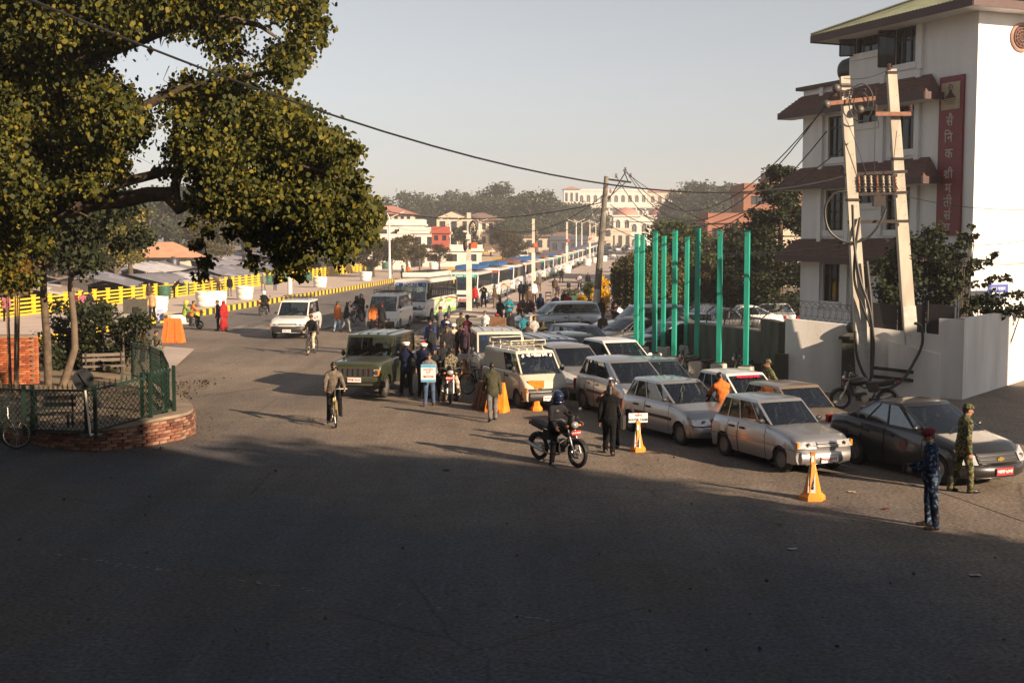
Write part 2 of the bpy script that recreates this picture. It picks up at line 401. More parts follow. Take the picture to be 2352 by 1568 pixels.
POSES = {
 'stand': dict(),
 'stand2': dict(lean=2, rleg=(-3,6,-2,4,0), lleg=(6,8,-2,6,0), rarm=(8,10,30,-6), larm=(-6,10,8,6), head=(8,20)),
 'wide': dict(lean=4, rleg=(0,11,0,9,0), lleg=(0,11,0,9,0), rarm=(10,22,95,-40), larm=(10,22,95,-40), head=(10,-10)),
 'chest': dict(lean=2, rleg=(3,6,-3,4,0), lleg=(-4,5,-5,4,0), rarm=(12,14,80,-18), larm=(12,12,78,-20), head=(14,8)),
 'folded': dict(lean=0, rarm=(18,12,80,-52), larm=(16,12,74,-50), rleg=(2,5,-2,4,0), lleg=(4,6,0,4,0), head=(4,15)),
 'behind': dict(lean=1, rarm=(-28,14,-12,-30), larm=(-28,14,-12,-30), rleg=(2,6,0,4,0), lleg=(0,5,0,4,0), head=(4,-12)),
 'walk': dict(lean=6, rleg=(24,2,4,2,8), lleg=(-14,2,-38,2,-24), rarm=(-20,8,-2,4), larm=(18,8,42,2), head=(6,0)),
 'walk2': dict(lean=5, rleg=(-12,2,-30,2,-18), lleg=(20,2,8,2,6), rarm=(16,9,30,2), larm=(-14,9,2,4), head=(0,10)),
 'stroll': dict(lean=4, rleg=(13,2,2,2,4), lleg=(-8,2,-18,2,-10), rarm=(-8,9,6,4), larm=(10,9,24,4), head=(4,-8)),
 'camera': dict(lean=-2, rleg=(2,5,0,4,0), lleg=(-3,5,-5,4,0), rarm=(50,24,120,-34), larm=(46,14,112,-28), head=(0,0)),
 'placard': dict(lean=3, rleg=(14,3,2,2,4), lleg=(-8,3,-18,2,-10), rarm=(6,12,72,-14), larm=(6,12,72,-14), head=(6,0)),
 'sit': dict(lean=8, hip=.50, rleg=(84,8,2,3,0), lleg=(86,10,4,3,0), rarm=(24,10,70,-10), larm=(24,10,66,-12), head=(16,0)),
 'squat': dict(lean=28, hip=.32, rleg=(108,12,-18,6,0), lleg=(104,14,-20,6,0), rarm=(50,10,84,-10), larm=(48,10,80,-12), head=(4,10)),
 'ride': dict(lean=10, hip=.80, rleg=(68,16,-8,8,-4), lleg=(68,16,-8,8,-4), rarm=(44,14,70,2), larm=(44,14,70,2), head=(2,0)),
 'ridefoot': dict(lean=6, hip=.80, rleg=(30,17,4,12,0), lleg=(60,16,-6,8,-4), rarm=(36,26,52,10), larm=(40,22,66,14), head=(6,-14)),
 'pillion': dict(lean=4, hip=.88, rleg=(64,22,-14,8,-8), lleg=(64,22,-14,8,-8), rarm=(30,10,80,-14), larm=(30,10,80,-14), head=(2,8)),
 'pedal': dict(lean=12, hip=.93, rleg=(22,5,-6,3,-10), lleg=(62,6,2,3,4), rarm=(34,14,62,6), larm=(34,14,62,6), head=(2,0)),
 'drive': dict(lean=-10, hip=.32, rleg=(80,6,50,3,20), lleg=(82,8,55,3,20), rarm=(34,10,88,-6), larm=(34,10,88,-6), head=(-6,0)),
 'bend': dict(lean=42, rleg=(0,5,-3,4,0), lleg=(8,6,-4,4,0), rarm=(60,16,98,-14), larm=(62,16,96,-14), head=(24,0)),
 'pray': dict(lean=20, rleg=(4,5,-4,4,0), lleg=(8,6,-2,4,0), rarm=(40,14,60,-10), larm=(42,12,62,-10), head=(20,0)),
 'carry': dict(lean=2, rleg=(10,3,2,2,2), lleg=(-6,3,-14,2,-8), rarm=(4,12,10,4), larm=(8,12,60,-10), head=(0,0)),
}
def camouf(name, cols, scale=14):
    if name in _mats: return _mats[name]
    m = bpy.data.materials.new(name); m.use_nodes = True; nt = m.node_tree; b = nt.nodes['Principled BSDF']; b.inputs['Roughness'].default_value = .9; b.inputs['Specular IOR Level'].default_value = .15
    tc = nt.nodes.new('ShaderNodeTexCoord'); n = nt.nodes.new('ShaderNodeTexNoise'); n.inputs['Scale'].default_value = scale; n.inputs['Detail'].default_value = 1.5
    r = nt.nodes.new('ShaderNodeValToRGB'); r.color_ramp.interpolation = 'CONSTANT'
    el = r.color_ramp.elements; ps = [0, .42, .50, .58][:len(cols)]
    el[0].position = 0; el[0].color = tuple(cols[0])+(1,); el[1].position = ps[1]; el[1].color = tuple(cols[1])+(1,)
    for p, c in list(zip(ps, cols))[2:]: e = el.new(p); e.color = tuple(c)+(1,)
    nt.links.new(tc.outputs['Object'], n.inputs['Vector']); nt.links.new(n.outputs['Fac'], r.inputs[0]); nt.links.new(r.outputs[0], b.inputs['Base Color'])
    _mats[name] = m; return m
CLOTH = dict(black=(.006,.006,.007), charcoal=(.016,.016,.019), navy=(.008,.014,.04), grey=(.13,.13,.13), lightgrey=(.3,.3,.3), brown=(.07,.045,.03), taupe=(.12,.10,.08),
 olive=(.05,.05,.03), red=(.27,.018,.02), darkred=(.11,.012,.018), orange=(.46,.13,.03), yellow=(.50,.42,.06), lime=(.20,.27,.05), white=(.72,.7,.66), beige=(.45,.37,.27), khaki=(.34,.26,.17),
 teal=(.02,.15,.20), jeans=(.055,.085,.15), lightjeans=(.22,.32,.42), pink=(.34,.10,.14), purple=(.05,.03,.045), green=(.04,.14,.06), tan=(.40,.26,.13), maroon=(.10,.015,.02), blue=(.03,.07,.25))
def cloth(c):
    if c == 'camo_green': return camouf('camo_green', [(.02,.025,.015),(.06,.075,.03),(.16,.15,.08),(.05,.035,.02)])
    if c == 'camo_blue': return camouf('camo_blue', [(.006,.010,.022),(.02,.035,.075),(.008,.012,.03),(.12,.17,.24)])
    if c == 'camo_brown': return camouf('camo_brown', [(.03,.028,.02),(.10,.09,.06),(.22,.19,.13),(.06,.045,.03)])
    return M('cloth_'+c, CLOTH[c], .9, var=.3, scale=9, bump=.25, spec=.15)
SKIN = M('skin', (.30,.155,.09), .55, var=.06); HAIR = M('hair_black', (.010,.008,.007), .5, var=.1)
DARK = M('dark_trim', (.012,.011,.011), .5, var=0); SHOEM = M('shoe_leather', (.02,.016,.013), .45, var=.1)
def helmet_mesh(kind):
    mb = MB()
    if kind in ('helmet','helmet_open'):
        prof = [(.0,.155),(.06,.150),(.105,.120),(.132,.07),(.140,.01),(.136,-.05),(.122,-.10),(.112,-.12)]
        rows = []
        for r_, z in prof: rows.append([(r_*math.cos(a)*1.08, r_*math.sin(a)*.92, z) for a in [2*PI*j/20 for j in range(20)]])
        vs_ = [p for r_ in rows for p in r_]; fs = []; n = 20
        for i in range(len(rows)-1):
            for j in range(n):
                am = 2*PI*(j+.5)/n; x = math.cos(am)
                open_ = x > .55 and ((-.06 if kind == 'helmet' else -.2) < (prof[i][1]+prof[i+1][1])/2 < .055)
                if not open_: fs.append((i*n+j, (i+1)*n+j, (i+1)*n+(j+1)%n, i*n+(j+1)%n))
        mb.add(vs_, fs, 0)
        mb.tube([(.150*math.cos(a), .126*math.sin(a), .065) for a in np.linspace(-.95,.95,9)], .011, 6, 1)
        if kind == 'helmet':
            mb.grid([[(.152*math.cos(a)*k, .128*math.sin(a)*k, z) for a in np.linspace(-1.0,1.0,9)] for z, k in ((.06,.97),(.0,1.0),(-.035,.98))], 2)
            mb.tube([(.155*math.cos(a)+.005, .122*math.sin(a), -.075) for a in np.linspace(-.9,.9,9)], .028, 6, 0)
    elif kind == 'cap':
        mb.lathe([(.0,.125),(.055,.120),(.092,.090),(.104,.045),(.104,.028)], 16, m=0)
        mb.grid([[(.098*math.cos(a)+k*math.cos(a)*.8, .098*math.sin(a), .034-k*.10) for a in np.linspace(-.75,.75,7)] for k in (0,.04,.075)], 0)
    elif kind == 'beret':
        mb.ell((-.005,.02,.075), (.125,.120,.045), 14, 6, 0, Matrix.Rotation(R(-14),3,'X')); mb.lathe([(.098,.02),(.103,.045),(.098,.065)], 16, m=1)
    elif kind == 'knit':
        mb.lathe([(.0,.150),(.05,.142),(.088,.105),(.106,.05),(.108,.012),(.112,.010),(.112,.045)], 16, m=0)
    elif kind == 'peaked':
        mb.lathe([(.0,.125),(.12,.118),(.140,.098),(.108,.055),(.104,.030)], 18, m=0); mb.lathe([(.1055,.028),(.1075,.052)], 18, m=1)
        mb.grid([[(.10*math.cos(a)+k, .10*math.sin(a), .034-k*.3) for a in np.linspace(-.8,.8,7)] for k in (0,.03,.055)], 1)
    me = mb.mesh(kind, [M('x',(1,1,1))], True, 60); return me
_hm = {}
def person(loc, face, pose='stand', top='black', bottom='charcoal', shoes=None, acc='grey', label='', group=None, hat=None, hatc=None, h=1.66, z=0.0, vox=.018, skin=None, hair=None, cat='person', **style):
    style = {k: v for k, v in style.items()}
    style.setdefault('top', 'jacket')
    me, inf = body_mesh(pose, style, vox)
    o = mko('person', me, None, (loc[0], loc[1], z+gz(loc[1])), R(face), label, cat, group)
    k = h/1.71; o.scale = (k,k,k)
    mats = dict(skin=skin or SKIN, hair=hair or HAIR, top=cloth(top), bottom=cloth(bottom), shoes=shoes and cloth(shoes) or SHOEM, accent=cloth(acc), dark=DARK)
    for i, t in enumerate(TAGS):
        o.material_slots[i].link = 'OBJECT'; o.material_slots[i].material = mats[t]
    if hat:
        if hat not in _hm: _hm[hat] = helmet_mesh(hat)
        me2 = _hm[hat].copy(); me2.materials.clear()
        hc = hatc or 'black'
        base = cloth(hc) if not hat.startswith('helmet') else M('helmet_'+hc, CLOTH[hc], .25, var=0, coat=.6)
        me2.materials.append(base); me2.materials.append(DARK); me2.materials.append(glassmat('visor', (.10,.12,.16), .75))
        c = bpy.data.objects.new({'helmet':'helmet','helmet_open':'helmet','cap':'cap','beret':'beret','knit':'knitted_cap','peaked':'peaked_cap'}[hat], me2); COL.objects.link(c); c.parent = o
        hf, hl, hu = inf['hf'], inf['hl'], inf['hu']; C = inf['C']
        mt = Matrix(((hf[0],hl[0],hu[0],C[0]),(hf[1],hl[1],hu[1],C[1]),(hf[2],hl[2],hu[2],C[2]),(0,0,0,1)))
        c.matrix_local = mt
    return o, inf
def at_hand(o, inf, s, ahead=0.0):   # world position of a hand
    Wr, Pe, d, pn = inf['hands'][s]; o_m = Matrix.Translation(o.location) @ o.rotation_euler.to_matrix().to_4x4() @ Matrix.Diagonal((*o.scale,1))
    return o_m @ Vector(Pe+d*.02+pn*.02)
# ---------------------------------------------------------------- vehicles
GLASS = glassmat('car_glass', (.46,.55,.55), .56); GLASSD = glassmat('car_glass_dark', (.07,.085,.09), .5)
RUB = M('tyre_rubber', (.018,.017,.016), .85, var=.25, scale=4, bump=.1); RIMM = M('rim_metal', (.30,.29,.28), .45, .8, var=.15)
RIMD = M('rim_dusty_steel', (.16,.15,.14), .6, .5, var=.25)
BLK = M('black_plastic', (.018,.018,.019), .55, var=.15); SEAM = M('door_seam', (.006,.006,.006), .9, var=0)
CHROME = M('chrome', (.55,.55,.55), .18, 1.0, var=0); LAMP = M('headlight_lens', (.62,.62,.60), .08, .55, var=.25, scale=16)
AMBER = M('amber_lens', (.65,.20,.02), .25, var=0); TAILR = M('tail_lens', (.35,.012,.01), .2, var=0)
SEATM = M('seat_fabric', (.10,.09,.08), .9, var=.2); SEATW = M('seat_cover_pale', (.36,.33,.27), .9, var=.15)
PRED = M('plate_red', (.48,.02,.02), .5, var=0); PWHITE = M('plate_white', (.72,.70,.68), .5, var=0); LRED = M('letter_red', (.42,.02,.03), .6, var=0); LWHITE = M('letter_white', (.8,.8,.78), .6, var=0)
LBLK = M('letter_black', (.02,.02,.02), .6, var=0); RACKM = M('rack_paint', (.55,.50,.38), .5, var=.2); RACKD = M('rack_dark', (.05,.045,.04), .6, .3, var=.2)
def paint(name, c, metal=.35, dust=.5):
    k = 'paint_'+name
    if k in _mats: return _mats[k]
    m = bpy.data.materials.new(k); m.use_nodes = True; nt = m.node_tree; b = nt.nodes['Principled BSDF']; N = nt.nodes.new
    b.inputs['Metallic'].default_value = metal
    b.inputs['Coat Weight'].default_value = .8; b.inputs['Coat Roughness'].default_value = .07
    tc = N('ShaderNodeTexCoord'); n1 = N('ShaderNodeTexNoise'); n1.inputs['Scale'].default_value = 5.0; n1.inputs['Detail'].default_value = 7; n1.inputs['Roughness'].default_value = .65
    geo = N('ShaderNodeNewGeometry'); sx = N('ShaderNodeSeparateXYZ'); nt.links.new(geo.outputs['Normal'], sx.inputs[0])
    so = N('ShaderNodeSeparateXYZ'); nt.links.new(tc.outputs['Object'], so.inputs[0]); nt.links.new(tc.outputs['Object'], n1.inputs['Vector'])
    up = N('ShaderNodeMapRange'); up.inputs['From Min'].default_value = .2; up.inputs['From Max'].default_value = 1.0; up.inputs['To Max'].default_value = .45*dust; nt.links.new(sx.outputs[2], up.inputs[0])
    lo = N('ShaderNodeMapRange'); lo.inputs['From Min'].default_value = .75; lo.inputs['From Max'].default_value = .2; lo.inputs['To Max'].default_value = .8*dust; nt.links.new(so.outputs[2], lo.inputs[0])
    ad = N('ShaderNodeMath'); nt.links.new(up.outputs[0], ad.inputs[0]); nt.links.new(lo.outputs[0], ad.inputs[1])
    mu = N('ShaderNodeMath'); mu.operation = 'MULTIPLY'; mr = N('ShaderNodeMapRange'); mr.inputs['From Min'].default_value = .3; mr.inputs['From Max'].default_value = .7; mr.inputs['To Min'].default_value = .6; mr.inputs['To Max'].default_value = 1.2
    nt.links.new(n1.outputs['Fac'], mr.inputs[0]); nt.links.new(ad.outputs[0], mu.inputs[0]); nt.links.new(mr.outputs[0], mu.inputs[1])
    mx = N('ShaderNodeMix'); mx.data_type = 'RGBA'; mx.inputs['A'].default_value = tuple(c)+(1,); mx.inputs['B'].default_value = (.20,.16,.115,1)
    nt.links.new(mu.outputs[0], mx.inputs['Factor']); nt.links.new(mx.outputs['Result'], b.inputs['Base Color'])
    ro = N('ShaderNodeMapRange'); ro.inputs['To Min'].default_value = .32; ro.inputs['To Max'].default_value = .75; nt.links.new(mu.outputs[0], ro.inputs[0]); nt.links.new(ro.outputs[0], b.inputs['Roughness'])
    _mats[k] = m; return m
NAG = '०१२३४५६७८९'
SPECS = {
 'hatch800': dict(L=3.34, W=1.44, H=1.41, wb=2.175, fo=.62, r=.265, zs=.20, zt=[(-1.67,.78),(-1.58,.88),(-.6,.90),(.55,.90),(.75,.88),(1.45,.78),(1.60,.70),(1.67,.60)],
      cab=(-1.52,.62,-1.18,-.02), hr=1.37, pil=[0,.22,.46,.80,1], rim='steel', lamp='rect', bow=.06, plan=.10, wr=.80, grille=(.24,.10)),
 'zen': dict(L=3.5, W=1.50, H=1.41, wb=2.335, fo=.68, r=.27, zs=.20, zt=[(-1.75,.80),(-1.66,.90),(-.6,.92),(.55,.92),(.80,.90),(1.45,.76),(1.66,.66),(1.75,.52)],
      cab=(-1.58,.72,-1.22,-.06), hr=1.37, pil=[0,.20,.47,.80,1], rim='steel', lamp='oval', bow=.10, plan=.20, wr=.78, grille=(.26,.11)),
 'ritz': dict(L=3.72, W=1.66, H=1.56, wb=2.36, fo=.72, r=.29, zs=.19, zt=[(-1.86,.86),(-1.76,1.0),(-.6,1.0),(.5,.98),(.85,.96),(1.42,.84),(1.70,.68),(1.86,.50)],
      cab=(-1.66,.88,-1.30,-.02), hr=1.50, pil=[0,.20,.47,.80,1], rim='alloy', lamp='swept', bow=.14, plan=.30, wr=.76, grille=(.20,.07)),
 'sedan': dict(L=4.31, W=1.71, H=1.49, wb=2.48, fo=.85, r=.30, zs=.18, zt=[(-2.15,.72),(-2.06,.98),(-1.5,1.02),(-.9,.98),(.65,.95),(.98,.93),(1.75,.80),(2.02,.68),(2.15,.50)],
      cab=(-1.55,1.0,-.62,.02), hr=1.44, pil=[0,.24,.52,.84,1], rim='alloy', lamp='swept', bow=.12, plan=.26, wr=.74, grille=(.50,.22)),
 'suv': dict(L=4.5, W=1.76, H=1.70, wb=2.63, fo=.86, r=.345, zs=.28, zt=[(-2.25,.95),(-2.2,1.08),(-1.0,1.10),(.6,1.08),(.95,1.06),(1.9,.96),(2.15,.86),(2.25,.66)],
      cab=(-2.12,.98,-1.90,.18), hr=1.64, pil=[0,.28,.58,.84,1], rim='alloy', lamp='rect', bow=.08, plan=.18, wr=.80, grille=(.5,.16)),
 'jeep': dict(L=4.1, W=1.66, H=1.88, wb=2.68, fo=.62, r=.36, zs=.38, zt=[(-2.05,1.08),(-2.0,1.15),(-.9,1.16),(.5,1.14),(.72,1.16),(1.88,1.10),(2.0,1.04),(2.05,.92)],
      cab=(-2.0,.70,-1.96,.42), hr=1.82, pil=[0,.38,.66,.90,1], rim='steel', lamp='square', bow=.03, plan=.04, wr=.90, grille=(.56,.26), slats=7, boxy=True),
 'omni': dict(L=3.30, W=1.41, H=1.64, wb=1.84, fo=.70, r=.27, zs=.22, zt=[(-1.65,.88),(-1.6,1.0),(0,1.02),(.95,1.02),(1.16,.98),(1.50,.74),(1.60,.60),(1.65,.45)],
      cab=(-1.62,1.18,-1.52,.66), hr=1.60, pil=[0,.30,.62,.86,1], rim='steel', lamp='rect', bow=.04, plan=.06, wr=.86, grille=(.62,.08), boxy=True, panel=(0,1)),
 'hiace': dict(L=4.6, W=1.69, H=1.96, wb=2.57, fo=1.1, r=.32, zs=.26, zt=[(-2.3,1.0),(-2.26,1.16),(0,1.18),(1.5,1.16),(1.78,1.10),(2.12,.84),(2.24,.72),(2.3,.5)],
      cab=(-2.26,1.80,-2.16,1.20), hr=1.90, pil=[0,.30,.58,.80,.93,1], rim='steel', lamp='rect', bow=.06, plan=.10, wr=.88, grille=(.5,.10), boxy=True),
 'bus': dict(L=7.9, W=2.12, H=2.62, wb=4.1, fo=1.35, r=.41, zs=.42, zt=[(-3.95,1.25),(-3.9,1.36),(0,1.38),(3.4,1.36),(3.72,1.22),(3.90,1.05),(3.95,.60)],
      cab=(-3.9,3.62,-3.84,3.28), hr=2.50, pil=[0,.12,.26,.40,.54,.68,.80,.92,1], rim='steel', lamp='rect', bow=.08, plan=.10, wr=.95, grille=(.80,.20), boxy=True),
}
def wheel_meshes(r, rim, w=.17):
    t = MB(); pr = [(r*.62,-w/2+.01),(r*.80,-w/2),(r*.95,-w*.45),(r,-w*.30),(r,w*.30),(r*.95,w*.45),(r*.80,w/2),(r*.62,w/2-.01)]
    t.lathe(pr, 24, m=0, axis='y'); t.f = [f for f in t.f if len(f) == 4]; t.m = [0]*len(t.f)
    q = MB(); q.lathe([(r*.63,-w*.42),(r*.60,-w*.36),(r*.56,-w*.12),(r*.40,-w*.18),(r*.16,-w*.30),(r*.14,-w*.40),(0,-w*.41)], 24, m=0, axis='y')
    q.lathe([(r*.62,w*.45),(r*.3,w*.2),(0,w*.2)], 16, m=1, axis='y')
    if rim == 'alloy':
        for k in range(5):
            a = 2*PI*k/5; a2 = a+.30
            for aa in (a-.12, a+.12): q.bar((math.cos(aa)*r*.10,-w*.44,math.sin(aa)*r*.10),(math.cos(aa)*r*.60,-w*.40,math.sin(aa)*r*.60), .028,.018, 0)
        for k in range(5):
            a = 2*PI*(k+.5)/5; q.lathe([(r*.13,0),(0,.002)], 8, (math.cos(a)*r*.38, -w*.20, math.sin(a)*r*.38), 1, 'y')
    else:
        for k in range(8):
            a = 2*PI*k/8; q.lathe([(r*.055,-.004),(0,-.006)], 8, (math.cos(a)*r*.48, -w*.18, math.sin(a)*r*.48), 1, 'y')
    return t, q
def vehicle(kind, name, label, cat, pos, ang, pm, group=None, glass=None, lampc=None, plate=('white','बा१च ५६८३'), roofm=None, det=2, rack=None, simple=False, lowm=None, seatm=None, **kw):
    """pos: ground centre; ang: heading in degrees; det 2 = near car with all parts, 1 = farther"""
    S = dict(SPECS[kind]); S.update(kw); L, Wd, H, wb, fo, r, zs = (S[k] for k in ('L','W','H','wb','fo','r','zs'))
    root = thing(name, label, cat, (pos[0], pos[1], gz(pos[1])), R(ang), group)
    glass = glass or GLASS; roofm = roofm or pm; lowm = lowm or pm
    xf = L/2-fo; xr = xf-wb; hw = Wd/2; ztx, ztz = zip(*S['zt']); boxy = S.get('boxy')
    zt = lambda x: pl(ztx, ztz, x)
    plan = S['plan']
    def warp(p):
        x, y, z = p; k = max(0, (x-(L/2-.55))/.55); k2 = max(0, (-x-(L/2-.45))/.45)
        a = (abs(y)/hw)**2.4
        return (x-plan*a*k+plan*.6*a*k2, y*(1-.05*k*k-.04*k2*k2), z)
    ra = r*1.16
    def zb(x):
        z = zs
        for xc in (xf, xr):
            d = abs(x-xc)
            if d < ra: z = max(z, r*.98+math.sqrt(ra*ra-d*d)*(1.0)-.0)
        if x > L/2-.35: z += (x-(L/2-.35))*.12
        return z
    def sect(x, s):
        b = zb(x); t = zt(x); t = max(t, b+.06); hh = t-zs
        if boxy: rows = [(.955, zs), (.99, zs+.30*hh), (1.0, zs+.55*hh), (.995, zs+.86*hh), (.975, t-.035), (.93, t)]
        else: rows = [(.93, zs), (.985, zs+.28*hh), (1.0, zs+.52*hh), (.975, zs+.80*hh), (.94, t-.05), (.87, t)]
        P = [warp((x, s*k*hw, max(z, b if i < 5 else 0))) for i, (k, z) in enumerate(rows)]
        return P
    # stations with door cuts
    cab = S['cab']; pil = S['pil']; bx = lambda s: lerp(cab[0], cab[1], s)
    doors = []
    npil = len(pil)
    if det >= 1 and kind not in ('bus',):
        dmax = xf-ra-.03
        if kind in ('jeep','suv','sedan','hatch800','zen','ritz','hiace'):
            a, b_, c = bx(pil[-2])+.05, bx(pil[-3]), bx(pil[-4] if npil > 3 else pil[0])
            front_x = min(dmax, cab[1]-.12) if kind != 'hiace' else cab[1]-.35
            if kind == 'hiace': doors = [(bx(.80)+.02, front_x)]
            else: doors = [(b_+.01, front_x), (max(c-.02, xr+ra*.62), b_-.01)]
        if kind == 'omni': doors = [(bx(.62), xf-.02+.25), (bx(.30)-.02, bx(.62)-.02)]
    xs = set(np.linspace(-L/2, L/2, 27).tolist())
    for xc in (xf, xr):
        for k in np.linspace(-1, 1, 13): xs.add(xc+ra*math.sin(k*PI/2)*.999)
    for q in S['zt']: xs.add(q[0])
    g = .008
    cuts = []
    for a, b_ in doors: cuts += [a-g, a+g, b_-g, b_+g]
    xs = sorted(set(round(min(max(x, -L/2), L/2), 4) for x in list(xs)+cuts))
    def indoor(x): return any(a+g-1e-4 <= x <= b_-g+1e-4 for a, b_ in doors)
    def ingap(x0, x1): return any((abs(x0-(q-g)) < 1e-3 and abs(x1-(q+g)) < 1e-3) for d in doors for q in d)
    body = MB(); DR = [[MB(), MB()] for _ in doors]
    for s in (-1, 1):
        for x0, x1 in zip(xs[:-1], xs[1:]):
            A, B = sect(x0, s), sect(x1, s); xm = (x0+x1)/2
            di = next((i for i, (a, b_) in enumerate(doors) if a+g-1e-4 <= x0 and x1 <= b_-g+1e-4), None)
            for i in range(5):
                q = [A[i], B[i], B[i+1], A[i+1]]
                if s > 0: q = q[::-1]
                if di is not None and i < 4: DR[di][(s+1)//2].add(q, [(0,1,2,3)], 0)
                elif ingap(x0, x1) and i < 4: body.add([(p[0], p[1]-s*.012, p[2]) for p in q], [(0,1,2,3)], 1)
                else: body.add(q, [(0,1,2,3)], 0)
            # top deck
            cr = .03 if xm > cab[1]-.05 else .0
            ya, yb = A[5], B[5]
            for j in range(4):
                f0, f1 = 1-j/4, 1-(j+1)/4
                c = lambda P, f: (P[0]+plan*(1-f*f)*max(0,(P[0]-(L/2-.55))/.55)*.8, P[1]*f, P[2]+cr*(1-f*f))
                q = [c(ya,f0), c(yb,f0), c(yb,f1), c(ya,f1)]
                if s > 0: q = q[::-1]
                body.add(q, [(0,1,2,3)], 0)
            # arch liner and sill underside
            q = [A[0], B[0], (B[0][0], B[0][1]*.62, B[0][2]), (A[0][0], A[0][1]*.62, A[0][2])]
            if s < 0: q = q[::-1]
            body.add(q, [(0,1,2,3)], 2)
    for xe, sg in ((L/2, 1), (-L/2, -1)):
        A = sect(xe, -1); B = sect(xe, 1); n = 8
        rows = []
        for i in range(6):
            row = []
            for j in range(n+1):
                f = -1+2*j/n; y = A[i][1]*-f if False else lerp(A[i][1], B[i][1], j/n)
                xx = A[i][0]+sg*plan*(1 if sg > 0 else .6)*(1-abs(f)**2.4)
                row.append((xx, y, A[i][2]+((.03*(1-f*f)) if i == 5 and sg > 0 else 0)))
            rows.append(row)
        if sg < 0: rows = [r_[::-1] for r_ in rows]
        body.grid(rows, 0)
    body.box((0,0,zs+.03), (L*.94, Wd*.60, .06), 2)
    for xc in (xf, xr): body.box((xc,0,r+.25), (2*ra, Wd*.56, .5), 2)
    body.build('body', [pm, SEAM, BLK], root, True, 40)
    DC = [lambda: 0]
    for di, pr_ in enumerate(DR):
        for si in (0, 1):
            if not pr_[si].f: continue
            d = pr_[si].build('door', [pm], root, True, 40)
            a, b_ = doors[di]
            if det == 2:
                xh = a+.13; yy = (-1 if si == 0 else 1)
                p = sect(xh, yy)[3]; MB().box((xh+.04, p[1]+yy*.018, p[2]-.02), (.17,.035,.045), 0).build('handle', [BLK if kind != 'ritz' else pm], d)
    # greenhouse
    hr = S['hr']; wbl = hw*(.93 if boxy else .87); wrl = hw*S['wr']
    def gp(s_, t, side, ins=0.0):
        x = lerp(bx(s_), lerp(cab[2], cab[3], s_), t); zb_ = zt(bx(s_))-.01
        bul = .025*math.sin(PI*t)
        y = lerp(wbl, wrl, t)+bul-ins
        # plan narrowing to the rear and front
        e = abs(s_-.5)*2; y *= 1-.03*e**3
        return (x, side*y, lerp(zb_, hr, t))
    def wp(f, t, front, ins=0.0):
        s_ = 1 if front else 0; a = gp(s_, t, 1); bow = S['bow']*(1 if front else .6)*(1-f*f)*(1 if front else -1)
        return (a[0]+bow-(ins if front else -ins), a[1]*f, a[2]+.015*(1-f*f)*t)
    fr = MB(); pwid = .055/(cab[1]-cab[0]); bw = .05/(cab[1]-cab[0])
    tb = [0, .07, .88, 1.0] if kind != 'bus' else [0, .05, .84, 1.0]
    panel = S.get('panel')
    def cell(P, m=0): fr.add(P, [(0,1,2,3)], m)
    wins = []
    for side in (-1, 1):
        sb = []
        for i in range(npil-1):
            a = pil[i]+(pwid if i == 0 else bw/2); b_ = pil[i+1]-(pwid if i == npil-2 else bw/2)
            sb.append((a, b_))
        def strip(s0, s1, t0, t1, m=0):
            n = max(1, int(round((s1-s0)*8)))
            for k in range(n):
                a, b_ = lerp(s0, s1, k/n), lerp(s0, s1, (k+1)/n)
                q = [gp(a,t0,side), gp(b_,t0,side), gp(b_,t1,side), gp(a,t1,side)]; qi = [gp(a,t0,side,.035), gp(b_,t0,side,.035), gp(b_,t1,side,.035), gp(a,t1,side,.035)]
                if side > 0: q = q[::-1]; qi = qi[::-1]
                cell(q, m); cell(qi[::-1], 1)
        strip(0, 1, tb[0], tb[1]); strip(0, 1, tb[2], tb[3])
        prev = 0
        for i, (a, b_) in enumerate(sb):
            bp = (i > 0)
            strip(prev, a, tb[1], tb[2], 1 if (bp and kind in ('ritz','sedan','suv','bus')) else 0)
            prev = b_
            if panel and i in panel: strip(a, b_, tb[1], tb[2], 0); continue
            wins.append((side, a, b_, i))
        strip(prev, 1, tb[1], tb[2])
    for front in (True, False):
        fb = [-1, -.93, .93, 1]
        for i in range(3):
            for j in range(3):
                if i == 1 and j == 1: continue
                m = 0
                ys = np.linspace(fb[i], fb[i+1], 9 if i == 1 else 2)
                for y0, y1 in zip(ys[:-1], ys[1:]):
                    q = [wp(y0,tb[j],front), wp(y1,tb[j],front), wp(y1,tb[j+1],front), wp(y0,tb[j+1],front)]
                    qi = [wp(y0,tb[j],front,.03), wp(y1,tb[j],front,.03), wp(y1,tb[j+1],front,.03), wp(y0,tb[j+1],front,.03)]
                    if not front: q = q[::-1]; qi = qi[::-1]
                    cell(q, 1 if (front and j == 0) else 0); cell(qi[::-1], 1)
        rows = [[wp(y,t,front,.012) for y in np.linspace(-.93,.93,9)] for t in (tb[1], .5, tb[2])]
        if not front: rows = [r_[::-1] for r_ in rows]
        MB().grid(rows, 0).build('windshield' if front else 'rear_window', [glass if front or det < 2 else glass], root, True)
    fr.build('cabin_frame', [pm, BLK], root, True, 30)
    for side, a, b_, i in wins:
        q = [gp(a,tb[1],side,.014), gp(b_,tb[1],side,.014), gp(b_,tb[2],side,.014), gp(a,tb[2],side,.014)]
        if side > 0: q = q[::-1]
        if i in S.get('open_win', ()) and side == -1: continue
        MB().add(q, [(0,1,2,3)], 0).build('window', [glass if kind != 'bus' else GLASSD], root)
        if kind == 'bus' and det == 2:
            m_ = MB(); sm = (a+b_)/2; m_.bar(gp(sm,tb[1],side,.0), gp(sm,tb[2],side,.0), .03,.03); m_.bar(gp(a,.62,side,.0), gp(b_,.62,side,.0), .025,.03); m_.build('window_bar', [BLK], root)
    # roof
    rows = []
    nx = 9
